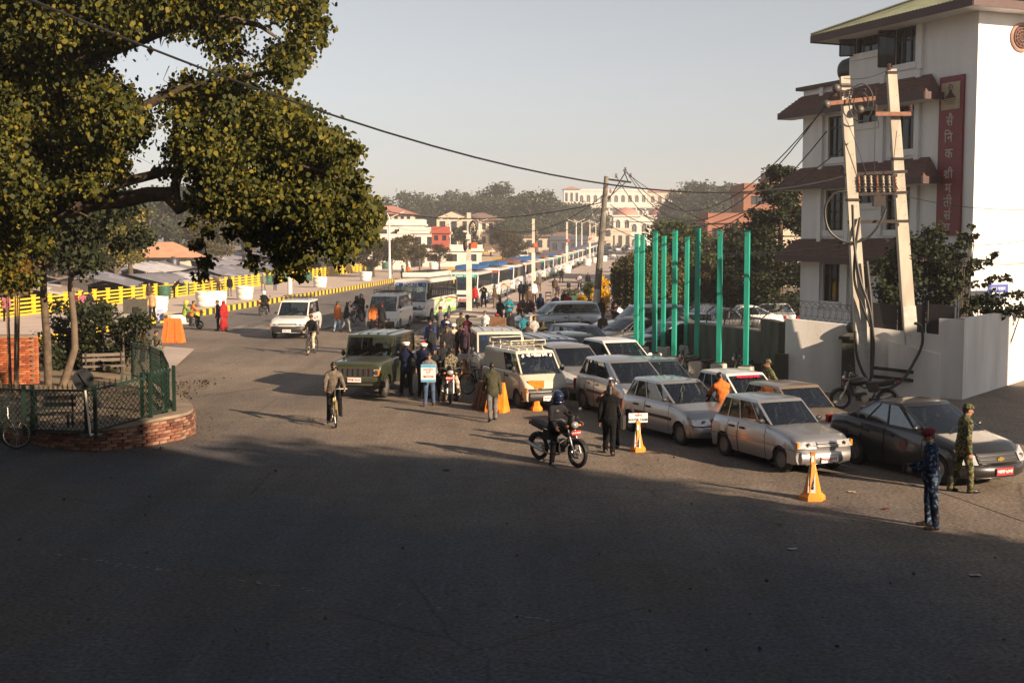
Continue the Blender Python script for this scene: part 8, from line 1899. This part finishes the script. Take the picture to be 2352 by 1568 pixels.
FR = [ # u, foot v or head v ('h'), facing, pose, top, bottom, extra, label
 (972,'h',782,-100,'stand','navy','black',dict(hat='knit',hatc='red',mask=1),'person in a red knitted cap and white face mask behind the policemen'),
 (996,'h',793,-95,'stand2','charcoal','black',dict(hat='knit',hatc='navy'),'person in a striped knitted cap behind the policemen'),
 (1017,'h',779,-60,'stand','charcoal','black',dict(),'person in a dark jacket standing left of the camouflaged soldier'),
 (1036,'h',795,120,'stand2','camo_brown','camo_brown',dict(cat='soldier'),'soldier in brown camouflage behind the standing motorcycle'),
 (1024,'h',748,-70,'stand','charcoal','grey',dict(acc='orange',vest=0),'person in an open dark blazer left of the white-capped person'),
 (1042,'h',741,-85,'stand','beige','beige',dict(hat='cap',hatc='white'),'person in beige with a white cap among the onlookers'),
 (1057,'h',743,-60,'stand2','black','charcoal',dict(),'person in black right of the white-capped person'),
 (1069,'h',745,-120,'stand','purple','charcoal',dict(hood=1),'person in a patterned dark headscarf beside the red sweater'),
 (1083,'h',743,-100,'folded','red','charcoal',dict(top_s='tee'),'person in a bright red sweater by the white off-roader'),
 (1120,'h',742,-80,'stand','blue','black',dict(),'person in blue behind the white off-roader'),
 (1147,'h',741,-95,'stand','orange','brown',dict(hood=1),'person in orange hood beside the propped wooden board'),
 (1148,'h',757,-80,'stand','charcoal','black',dict(),'person whose face shows low over the cream off-roader roof'),
 (1158,'h',746,-70,'stand','charcoal','black',dict(),'person with a bright face looking over the vehicles'),
 (1187,'h',743,-30,'stand','navy','black',dict(hat='knit',hatc='lightgrey'),'person in a blue jacket with a grey cap behind the wagon'),
 (1198,'h',757,170,'stand','charcoal','black',dict(),'person seen from the side right behind the blue wagon'),
 (1212,'h',737,80,'stand','brown','black',dict(),'person in brown with back turned beside the silver off-roader'),
 (1248,'h',734,95,'pray','olive','black',dict(hat='knit',hatc='olive'),'person in dark green bending by the silver off-roader front'),
 (1272,'h',733,90,'stand','black','black',dict(),'person in black right before the silver off-roader door'),
 (1284,'h',763,-110,'stand','charcoal','black',dict(hat='helmet',hatc='navy'),'person in a blue and white helmet among the dark cars'),
 (814,'h',763,-60,'stand','charcoal','black',dict(hat='helmet',hatc='charcoal'),'person with a dark helmet standing behind the olive jeep'),
 (1665,'h',848,110,'pray','orange','black',dict(acc='olive',pack=0,h=1.70),'person in an orange and green jacket talking into the white car'),
 (1766,'h',822,200,'behind','camo_green','camo_green',dict(hat='cap',hatc='camo_green',cat='soldier',h=1.66),'soldier in camouflage by the end of the white wall'),
 (1404,'h',868,-120,'camera','brown','black',dict(h=1.62),'person in a shiny gold-trimmed jacket leaning at the silver hatchback window'),
 (775,'f',762,60,'stroll','orange','lightjeans',dict(hairlen=1,boots=1),'woman in an orange jacket and pale jeans crossing the road'),
 (795,'f',762,15,'walk','black','lightgrey',dict(),'person in black and washed grey jeans crossing the road'),
 (857,'f',765,-60,'stroll','orange','black',dict(),'person in an orange jacket in front of the white microbus'),
 (876,'f',769,60,'carry','charcoal','black',dict(hat='knit',hatc='darkred'),'person in a dark jacket with a red cap before the microbus'),
 (502,'f',759,200,'stand','navy','black',dict(),'man in dark blue standing on the crossing'),
 (514,'f',761,-40,'stand','red','red',dict(top_s='shawl',skirt=1,hood=1),'woman wrapped in a bright red shawl on the crossing'),
 (605,'p',669,-90,'stand2','grey','grey',dict(hat='cap',hatc='lightgrey'),'person in grey strolling on the promenade'),
 (632,'p',667,-70,'stroll','charcoal','jeans',dict(),'person in dark jacket and jeans strolling on the promenade'),
 (502,'p',672,160,'bend','brown','charcoal',dict(),'person bending down at the railing in a brown jacket'),
 (528,'p',680,-80,'stand','black','grey',dict(),'person in black beside the bending person'),
 (400,'p',684,30,'bend','black','black',dict(),'stooping person between the two left green bins'),
 (350,'p',734,-100,'stand2','tan','black',dict(),'person in a tan shirt by the leftmost planter'),
 (344,'p',704,-90,'stand','brown','charcoal',dict(),'person leaning on the railing behind the tan shirted person'),
 (365,'f',838,-110,'sit','camo_brown','camo_brown',dict(cat='soldier',h=1.66),'soldier in brown camouflage sitting at the park fence'),
 (329,'f',846,180,'stand','orange','charcoal',dict(),'person in orange half hidden by the park shrub'),
 (1090,'q',711,-80,'stand2','red','charcoal',dict(acc='lightgrey'),'person in a red and white jacket by the nearest concrete pole'),
 (1111,'q',709,-95,'camera','black','black',dict(),'person in black shading the eyes beside the second bus'),
 (1137,'q',710,160,'stand','brown','taupe',dict(),'person in a brown coat facing the buses'),
 (1148,'q',752,-60,'folded','charcoal','black',dict(),'person with folded arms left of the teal jacket'),
 (1168,'q',748,-90,'wide','teal','black',dict(hat='cap',hatc='lightgrey',h=1.72),'person in a teal jacket standing with legs apart'),
 (1197,'q',697,100,'stand','navy','black',dict(),'person in navy with back turned, left one of a close pair'),
 (1207,'q',698,80,'stand2','black','brown',dict(),'person in black with back turned, right one of a close pair'),
 (1227,'q',698,-60,'stand','white','brown',dict(),'person in a white shirt behind the sitting women'),
 (1193,'q',728,-70,'squat','maroon','maroon',dict(top_s='shawl'),'woman in a maroon shawl sitting at the front of the group'),
 (1209,'q',728,-120,'squat','olive','olive',dict(top_s='shawl',hairlen=1),'woman in green sitting between two maroon shawls'),
 (1221,'q',727,-100,'squat','maroon','black',dict(top_s='shawl',hairlen=1),'woman in maroon with a yellow scarf sitting in the group'),
 (1241,'q',735,85,'stand','navy','navy',dict(hood=1),'person in a navy hooded jacket with back turned behind the silver off-roader'),
 (1214,'q',716,-90,'stand','brown','black',dict(hat='cap',hatc='brown',h=1.55),'short person in a brown cap behind the sitting women'),
 (1270,'q',722,-80,'squat','darkred','black',dict(hairlen=1),'woman in dark red sitting beside the wooden chair'),
 (1285,'q',722,170,'squat','charcoal','black',dict(),'dark clothed person sitting low behind the silver off-roader'),
 (1296,'q',728,-90,'stand2','charcoal','olive',dict(h=1.6),'dark person standing over the sitting group'),
 (1309,'q',724,200,'sit','charcoal','black',dict(hairlen=1),'person with long hair leaning towards the group'),
 (1326,'q',728,-90,'squat','black','black',dict(),'person crouching low before the red jacket'),
 (1338,'q',730,-90,'squat','red','red',dict(hat='knit',hatc='red'),'person in a red jacket crouching by the slim pole'),
 (1348,'q',732,90,'squat','grey','grey',dict(),'person in grey crouching beside the red jacket'),
 (1380,'f',752,90,'stand','black','olive',dict(cat='person'),'person in a black jacket with back turned right of the slim pole'),
 (1384,'f',800,95,'stand','brown','brown',dict(h=1.6),'dark brown clothed person in front of the white off-roader nose'),
 (1413,'f',752,-90,'stand','charcoal','brown',dict(),'person in the shade under the willow holding a paper'),
 (1432,'f',757,180,'bend','purple','black',dict(),'person bending in the shade under the willow'),
 (1238,'q',672,-95,'stand','taupe','brown',dict(),'person in a greyish coat standing by the bus queue'),
 (1274,'q',683,80,'stroll','brown','taupe',dict(hairlen=.6),'woman in a brown coat walking with a child'),
 (1289,'q',652,-88,'stand2','black','black',dict(),'person in black standing alone on the plaza'),
 (1331,'q',670,-85,'walk2','lightgrey','black',dict(hairlen=1),'woman with a red handbag and pale jacket walking on the plaza'),
 (1350,'q',668,-80,'stroll','black','lightgrey',dict(hairlen=1),'woman in black with a striped skirt walking on the plaza'),
 (938,'p',640,-90,'stand','orange','black',dict(),'person in an orange top by the far railing'),
 (951,'p',612,-90,'stand','orange','charcoal',dict(),'person in orange beside the railing beyond the first bus'),
 (981,'p',608,-90,'stand','black','black',dict(),'person in black beside the railing beyond the first bus'),
 (920,'p',607,90,'stand','black','black',dict(),'person leaning at the far railing behind the lamp pole'),
 (1036,'p',598,-90,'stand','black','blue',dict(),'person leaning at the railing near the third lamp'),
 (1047,'p',597,-90,'stand','navy','charcoal',dict(),'second person leaning at the railing near the third lamp'),
 (15,'p',738,-60,'stand','pink','black',dict(),'person in pink at the left end of the railing'),
 (190,'p',715,-60,'sit','pink','purple',dict(),'person in pink sitting low on the promenade'),
]
for u, md, v, fc_, ps, tp, bt, ex_, lab in FR:
    ex_ = dict(ex_); h = ex_.pop('h', 1.64); ts = ex_.pop('top_s', 'jacket'); cat_ = ex_.pop('cat', 'person')
    if md == 'h': loc = HEAD(u, v, h); z = 0
    elif md == 'f': loc = G(u, v); z = 0
    elif md == 'p': loc = G(u, v, .35); z = .35
    else: loc = G(u, v, .0); z = .10 if loc[1] > 78 else 0
    if lab.startswith('soldier in brown camouflage sitting'): z = .12
    me, inf = body_mesh(ps, dict(ex_ and {k: q for k, q in ex_.items() if k in ('skirt','hood','mask','hairlen','boots','vest','pack')}, top=ts), .018 if loc[1] < 75 else .024)
    hat, hatc = ex_.get('hat'), ex_.get('hatc')
    # build with the shared mesh
    o = mko('person', me, None, (loc[0],loc[1],z+gz(loc[1])), R(fc_), lab, cat_); k = h/1.71; o.scale = (k,k,k)
    mats = dict(skin=SKIN, hair=HAIR, top=cloth(tp), bottom=cloth(bt), shoes=SHOEM, accent=cloth(ex_.get('acc','grey')), dark=M('mask_white',(.6,.6,.62),.8) if (ex_.get('mask') and 'white face' in lab) else DARK)
    for i, t in enumerate(TAGS): o.material_slots[i].link = 'OBJECT'; o.material_slots[i].material = mats[t]
    if hat:
        if hat not in _hm: _hm[hat] = helmet_mesh(hat)
        key = hat+'_'+hatc
        if key not in _hm:
            m2 = _hm[hat].copy(); m2.materials.clear(); m2.materials.append(cloth(hatc) if not hat.startswith('helmet') else M('helmet_'+hatc, CLOTH[hatc], .25, var=0, coat=.6)); m2.materials.append(DARK); m2.materials.append(glassmat('visor', (.10,.12,.16), .75)); _hm[key] = m2
        c = mko({'helmet':'helmet','helmet_open':'helmet','cap':'cap','beret':'beret','knit':'knitted_cap','peaked':'peaked_cap'}[hat], _hm[key], o); hf, hl, hu = inf['hf'], inf['hl'], inf['hu']; C = inf['C']
        c.matrix_local = Matrix(((hf[0],hl[0],hu[0],C[0]),(hf[1],hl[1],hu[1],C[1]),(hf[2],hl[2],hu[2],C[2]),(0,0,0,1)))
# children on the plaza
for u, v, tp, bt, h, lab in ((1306,677,'charcoal','grey',1.15,'child in a dark top walking alone on the plaza'),(1281,684,'purple','purple',1.05,'child in patterned purple beside the woman in brown')):
    me, inf = body_mesh('stroll', dict(top='shirt', hairlen=.5), .024); x, y = G(u,v); o = mko('child', me, None, (x,y,.10), R(-90), lab, 'child'); k = h/1.71; o.scale = (k*1.08,k*1.08,k)
    for i, t in enumerate(TAGS): o.material_slots[i].link = 'OBJECT'; o.material_slots[i].material = dict(skin=SKIN,hair=HAIR,top=cloth(tp),bottom=cloth(bt),shoes=SHOEM,accent=cloth('grey'),dark=DARK)[t]
# onlookers between the vans and the plaza
ON = [(-2.9,55,'navy','grey','cap','navy'),(-2.3,56.2,'olive','black',None,0),(-1.9,53.5,'darkred','charcoal','knit','charcoal'),(-1.2,56.8,'white','black',None,0),(-.6,54.2,'brown','jeans','cap','red'),(-.1,57.5,'charcoal','khaki',None,0),(.5,55.0,'teal','black','knit','brown'),(1.0,58.0,'beige','charcoal',None,0),(-3.4,60,'grey','black','knit','darkred'),(.9,53,'lightgrey','jeans',None,0),(-2.6,50.2,'taupe','black','cap','white'),(-3.3,51.0,'blue','grey',None,0),(-3.0,47.2,'charcoal','taupe','knit','navy'),(2.6,75,'navy','black','cap','olive'),(3.4,76.2,'red','jeans',None,0),(4.4,72.5,'brown','black','knit','grey'),(-.2,73.5,'olive','jeans',None,0)]
for k, (x, y, tp, bt, ht, hc) in enumerate(ON):
    person((x,y), (-95,-60,80,-120,150,-80,100,-70)[k%8], ['stand','stand2','folded','behind','stroll'][k%5], tp, bt, label='onlooker in a '+tp+' jacket'+(', '+hc+' '+{'cap':'cap','knit':'knitted cap'}[ht] if ht else ', bare headed')+', '+('between the vans and the plaza kerb' if y < 62 else 'on the near edge of the plaza'), hat=ht, hatc=hc or None, vox=.018, h=1.58+.02*(k%5))
# people inside the cars
def inside(veh, x, y, z, tp, lab, pose='drive', **k):
    mw = Matrix.Translation(veh.location) @ veh.rotation_euler.to_matrix().to_4x4(); w = mw @ Vector((x,y,z))
    person((w.x,w.y), math.degrees(veh.rotation_euler.z), pose, tp, 'charcoal', label=lab, z=w.z-.0, vox=.018, h=1.55, **k)
inside(v2, -.15, .36, .10, 'white', 'passenger in white reading inside the second silver hatchback'); inside(v2, -.15, -.36, .10, 'charcoal', 'driver of the second silver hatchback')
inside(v1, -.20, -.33, .08, 'brown', 'driver of the front silver hatchback'); inside(v1, -.2, .33, .08, 'charcoal', 'passenger of the front silver hatchback'); inside(v8, .05, -.38, .10, 'black', 'driver of the dark grey sedan'); inside(v9, -.2, .33, .08, 'lightgrey', 'passenger in the bronze car'); inside(v10, -.2, .0, .08, 'tan', 'person in tan inside the white car with the red strip')
inside(v3, -.1, -.40, .16, 'black', 'driver of the bulbous silver hatchback'); inside(v3, -.1, .38, .16, 'charcoal', 'passenger of the bulbous silver hatchback'); inside(v4, -.1, -.4, .16, 'taupe', 'driver of the beige-grey hatchback'); inside(v5, .35, .33, .36, 'grey', 'person in the white van'); inside(v7, .0, -.38, .55, 'darkred', 'driver of the olive jeep'); inside(v22, .0, -.4, .40, 'grey', 'driver of the white off-roader on the crossing')
# far crowd, single people where they can be told apart
cr = random.Random(8); cols = ['black','charcoal','darkred','navy','brown','red','grey','taupe','purple','blue','orange','beige']
for k in range(64):
    if k < 44: y = cr.uniform(300,420); x = ex(y)+cr.uniform(-9,5); lab = 'distant pedestrian at the far end of the street in front of the gate'
    else: y = cr.uniform(215,330); x = rx(y)+cr.uniform(-14,-2) if k % 2 else rx(y)+cr.uniform(.6,2.5); lab = 'distant pedestrian near the far railing and the square'
    me, inf = body_mesh(cr.choice(['stand','walk','stroll']), dict(top='jacket'), .036); o = mko('person', me, None, (x,y,gz(y)+(.1 if k < 44 else .35)), cr.uniform(0,6.3), lab, 'person', 'pedestrians at the far street end' if k < 44 else 'pedestrians near the far railing'); s = cr.uniform(.93,1.0); o.scale = (s,s,s)
    a, b = cr.choice(cols), cr.choice(cols)
    for i, t in enumerate(TAGS): o.material_slots[i].link = 'OBJECT'; o.material_slots[i].material = dict(skin=SKIN,hair=HAIR,top=cloth(a),bottom=cloth(b),shoes=SHOEM,accent=cloth('grey'),dark=DARK)[t]
# ---------------------------------------------------------------- cones, barriers and small things
ORG = M('cone_orange', (.72,.21,.02), .5, col2=(.80,.28,.03), scale=5); ORD = M('barrier_orange', (.70,.16,.03), .5, var=.1); STK = M('sticker_white', (.70,.68,.66), .6, var=.05)
def cone(label, uv, h=1.05, sign=None, word=None, rz=0.0, z=0):
    x, y = G(*uv); c = thing('traffic_cone', label, 'traffic cone', (x,y,z), rz); r = h*.27
    MB().prism([(r*1.05*math.cos(a),r*1.05*math.sin(a)) for a in np.linspace(0,2*PI,7)[:-1]], 0, .07).add([(r*1.05*math.cos(a),r*1.05*math.sin(a),.07) for a in np.linspace(0,2*PI,7)[:-1]]+[(r*.72*math.cos(a),r*.72*math.sin(a),.14) for a in np.linspace(0,2*PI,7)[:-1]], [(i,(i+1)%6,(i+1)%6+6,i+6) for i in range(6)]).build('base', [ORG], c)
    th = h*.78; m_ = MB(); m_.add([(r*.72*math.cos(a),r*.72*math.sin(a),.13) for a in np.linspace(0,2*PI,7)[:-1]]+[(.045*math.cos(a),.045*math.sin(a),th) for a in np.linspace(0,2*PI,7)[:-1]], [(i,(i+1)%6,(i+1)%6+6,i+6) for i in range(6)]); m_.build('body', [ORG], c)
    MB().bar((0,0,th-.02),(0,0,h if sign is None else th+.2),.085,.085).build('neck', [ORG], c)
    f = Vector((-.3,-.95,0)).normalized(); ey = (Vector((0,0,th))-Vector((f.x*r*.63,f.y*r*.63,.13))).normalized()
    if word:
        ct = Vector((f.x*r*.36,f.y*r*.36,.13+(th-.13)*.48))+f*.004; ex_ = ey.cross(f).normalized()*-1; s = MB(); w2 = .07; hh = .26
        s.quad(ct-ex_*w2-ey*hh, ct+ex_*w2-ey*hh, ct+ex_*w2*.8+ey*hh, ct-ex_*w2*.8+ey*hh); s.build('sticker', [STK], c); tm = MB(); put_text(tm, word, .115, ct+f*.006, -ey, ex_, 0, .001, .004); tm.build('sticker_lettering', [LBLK if word != 'मदिरा' else LRED], c)
        MB().box((f.x*.045, f.y*.045, h*.87),(.05,.03,.12)).build('patch', [STK], c)
    if sign:
        b = MB().box((0,-.0,th+.27),(.44,.03,.21)).build('board', [sign[0]], c); tm = MB()
        put_text(tm, sign[1], .085, (0,-.018,th+.32), (1,0,0), (0,0,1), 0, .001, .002); tm.build('board_lettering', [LRED], c); tm = MB(); put_text(tm, sign[2], .07, (0,-.018,th+.225), (1,0,0), (0,0,1), 0, .001, .003); tm.build('board_print', [LBLK], c)
    return c
cone('orange cone with a vertical Himtaka sticker, nearest the camera', (1865,1146), .88, None, 'Himtaka')
cone('orange cone carrying a white and red WATER TANK board', (1465,1036), .64, (STK,'गणेश','WATER TANK'), 'Himtaka', R(8)); cone('orange cone with an orange board in front of the white van', (1232,942), .60, (ORG,'....','.'), None, R(-6)); cone('small orange cone with a board among the standing people', (1066,868), .60, (STK,'....','...'), None, R(0))
def aframe(label, uv, w, h, rz, m=ORD, foot=True, z=0.0):
    x, y = G(*uv); b = thing('barrier', label, 'barrier', (x,y,z), rz)
    P = [(-w/2,-.25,0),(w/2,-.25,0),(w/2*.72,-.06,h),(-w/2*.72,-.06,h),(-w/2,.25,0),(w/2,.25,0),(w/2*.72,.06,h),(-w/2*.72,.06,h)]
    MB().add(P, [(0,1,2,3),(5,4,7,6),(3,2,6,7),(0,3,7,4),(1,5,6,2)]).build('body', [m], b)
    for s in (-1,1): MB().box((s*w*.36,0,.05),(w*.2,.56,.10)).build('foot', [m], b); MB().bar((s*w*.22,-.262,.05),(s*w*.16,-.085,h*.9),.06,.03,up=(0,1,0)).build('rib', [m], b)
    return b
aframe('orange plastic water barrier by the striped kerb', (398,786), 1.05, 1.12, R(-6))
b = aframe('orange metal A-frame stand beside the white van', (1142,945), .58, .82, R(-20), ORG); MB().bar((0,-.268,.1),(0,-.10,.82),.07,.02,up=(0,1,0)).bar((-.13,-.268,.1),(-.09,-.12,.7),.05,.02,up=(0,1,0)).build('slot', [DARK], b)
aframe('rusty brown A-frame stand behind the walking hooded person', (1112,938), .55, .78, R(-60), M('frame_rust',(.16,.06,.03),.8,var=.3))
ch = thing('chair', 'wooden chair standing empty beside the sitting people', 'chair', (*G(1262,706),.1), R(20)); cwd = M('chair_wood',(.16,.06,.035),.6,var=.2); MB().box((0,0,.45),(.42,.42,.04)).build('seat', [cwd], ch); MB().bar((-.2,.2,.5),(-.2,.22,1.0),.04).bar((.2,.2,.5),(.2,.22,1.0),.04).bar((-.2,.22,.95),(.2,.22,.95),.04,.1).bar((-.2,.21,.72),(.2,.21,.72),.03,.06).build('backrest', [cwd], ch)
for sx in (-1,1):
    for sy in (-1,1): MB().box((sx*.19,sy*.19,.22),(.04,.04,.44)).build('leg', [cwd], ch)
wb2 = thing('wooden_board', 'brown wooden board propped upright among the onlookers', 'board', (*HEAD(1140,728,1.95),0), R(-15)); MB().box((0,0,.98),(.62,.06,1.95),0,Matrix.Rotation(R(4),3,'Y')).build('panel', [M('board_brown',(.24,.13,.07),.8,var=.2,stretch=(8,8,1))], wb2); MB().bar((.25,.02,0),(.30,.02,1.9),.05,.09).build('edge', [cwd], wb2)
pb_ = thing('plastic_bag', 'pink and white plastic bag carried on the crossing', 'bag', (*G(508,757),.22)); MB().ell((0,0,.12),(.24,.16,.24),12,8).tube([(-.1,0,.3),(0,0,.55),(.1,0,.3)],.015,5).build('bag', [M('bag_pink',(.72,.30,.36),.5,col2=(.75,.70,.70),scale=3)], pb_, True)
pbd = thing('poster_board', 'small colourful poster leaning beside the leftmost planter', 'poster', (*G(368,737,.35),.35), R(12)); MB().box((0,0,.33),(.38,.04,.66)).build('board', [M('poster_blue',(.10,.25,.50),.5,col2=(.55,.45,.50),scale=5)], pbd)
ppr = thing('paper', 'white sheet of paper held in the shade under the willow', 'paper', tuple(AT(1424,713,66.5)), .4); MB().box((0,0,0),(.30,.02,.24),0,Matrix.Rotation(R(30),3,'Y')).build('sheet', [STK], ppr)
hb_ = thing('handbag', 'red handbag carried by the woman in the pale jacket', 'bag', (*G(1325,657),.78)); MB().box((0,0,0),(.30,.12,.24)).tube([(-.1,0,.1),(0,0,.35),(.1,0,.1)],.012,5).build('bag', [cloth('darkred')], hb_)
MB().bar((-.9,0,0),(.9,0,0),.22,.10).build('plank', [M('plank_orange',(.55,.20,.05),.7)], loc=tuple(AT(1268,770,46)), label='orange board lying on the roofline behind the dark wagon', cat='board', rz=.1)
# wire along the road edge of the waiting cars
pts = [G(1520,1008), G(1640,1046), G(1760,1078), G(1960,1140), G(2170,1208), G(2400,1300)]; m_ = MB(); m_.tube([(p[0],p[1],.55 if i else .5) for i, p in enumerate(pts)], .006, 4); m_.build('rope', [M('rope',(.10,.09,.08),.8)], label='thin rope stretched along the row of waiting cars', cat='rope')
# road paint, worn
WPNT = asphalt('road_paint_worn', (.16,.155,.15), (.24,.23,.22), .8)
m_ = MB()
arc = [G(60,1262),G(200,1284),G(400,1312),G(600,1340),G(800,1370),G(1000,1396),G(1180,1412),G(1330,1436)]
sm = smooth2(arc, 5)
for a, b in zip(sm[:-1], sm[1:]):
    n_ = int((b-a).length/.05)
    for k in range(n_):
        if random.random() < .34+.3*math.sin(k*.13+a.x): c = a.lerp(b, k/n_); w_ = random.uniform(.02,.06); x_, y_ = c.x+random.gauss(0,.035), c.y+random.gauss(0,.03); m_.quad((x_-w_,y_-w_*.4,.005),(x_+w_*.8,y_-w_*.5,.005),(x_+w_,y_+w_*.4,.005),(x_-w_*.7,y_+w_*.5,.005))
m_.build('chalk_line', [asphalt('chalk_faint', (.11,.105,.10), (.18,.17,.16), 1.5)], kind='structure')
m_ = MB()
for k in range(7): a = G(505+k*46,764-k*1.2); b = G(560+k*46,748-k*1.0); m_.bar((a[0],a[1],.0055),(b[0],b[1],.0055),.42,.003)
for k in range(3): a = G(745+k*46,757); b = G(790+k*40,745); m_.bar((a[0],a[1],.0055),(b[0],b[1],.0055),.42,.003)
m_.build('zebra_stripe', [WPNT], kind='structure')
m_ = MB()
for a, b in zip(yy[:-1], yy[1:]):
    pass
for y0 in np.arange(62, 300, 2.0): m_.bar((kx(y0)+.35,y0,.008+gz(y0)),(kx(y0+2)+.35,y0+2,.008+gz(y0+2)),.30,.003)
m_.build('gutter_dust', [M('gutter_dust',(.20,.165,.14),.95,var=.2,scale=3)], kind='structure')
# potholes edge and rubble beside the plaza kerb, litter
lt = []
for _ in range(110): x, y = G(random.uniform(0,2352), random.uniform(1020,1500)); lt.append((x,y,.006))
for _ in range(500): p, a = along(random.uniform(0, acc_l[-1])); d = abs(random.gauss(0,.5)); lt.append((p.x+math.sin(a)*d, p.y-math.cos(a)*d, .006))
o = mko('leaf_litter', leaf_mesh('leaf_litter', np.array(lt), .055, LF_BROWN, .0, True, .3, rg3), kind='stuff')
rb_m = MB(); 
for _ in range(170):
    t = random.random(); p = G(lerp(905,1000,t), lerp(806,762,t)); rb_m.ell((p[0]+random.gauss(0,.5),p[1]+random.gauss(0,.8),.02),(random.uniform(.04,.14),random.uniform(.04,.12),random.uniform(.02,.07)),6,4)
o = rb_m.build('rubble', [EARTH]); o['kind'] = 'stuff'
for (u,v,w,c,lab) in ((1025,1080,.16,'darkred','crushed dark red scrap lying on the road'),(1957,1131,.13,'beige','small pale paper scrap on the road by the cone'),(1820,1262,.14,'lightgrey','pale scrap on the shaded road below the cone'),(2240,1322,.16,'lightgrey','white paper strip on the shaded road at the right'),(2035,1170,.12,'darkred','reddish leaf scrap near the rope'),(1790,1205,.1,'brown','brown scrap left of the nearest cone')):
    x, y = G(u,v); m_ = MB(); m_.grid([[(x+i*w*.5, y+j*w*.35, .012+.02*random.random()) for i in (-1,0,1)] for j in (-1,0,1)]); m_.build('litter_scrap', [cloth(c)], label=lab, cat='litter')
gr = MB()
for _ in range(1100):
    x, y = G(random.uniform(0,2352), random.uniform(960,1560)); w_ = random.uniform(.006,.018); gr.add([(x-w_,y-w_,.004),(x+w_,y-w_*.7,.004),(x,y+w_,.004),(x,y,.004+w_)], [(0,1,3),(1,2,3),(2,0,3)])
o = gr.build('gravel', [M('gravel_dark',(.085,.078,.07),.9,var=.3)]); o['kind'] = 'stuff'
# ---------------------------------------------------------------- haze
hz = bpy.data.materials.new('haze_air'); hz.use_nodes = True; nt = hz.node_tree; nt.nodes.remove(nt.nodes['Principled BSDF']); pv = nt.nodes.new('ShaderNodeVolumePrincipled')
pv.inputs['Density'].default_value = .0008; pv.inputs['Color'].default_value = (.92,.90,.90,1); pv.inputs['Anisotropy'].default_value = .2; nt.links.new(pv.outputs[0], nt.nodes['Material Output'].inputs['Volume'])
MB().box((0,1250,21),(5400,2800,46)).build('haze', [hz], kind='stuff')
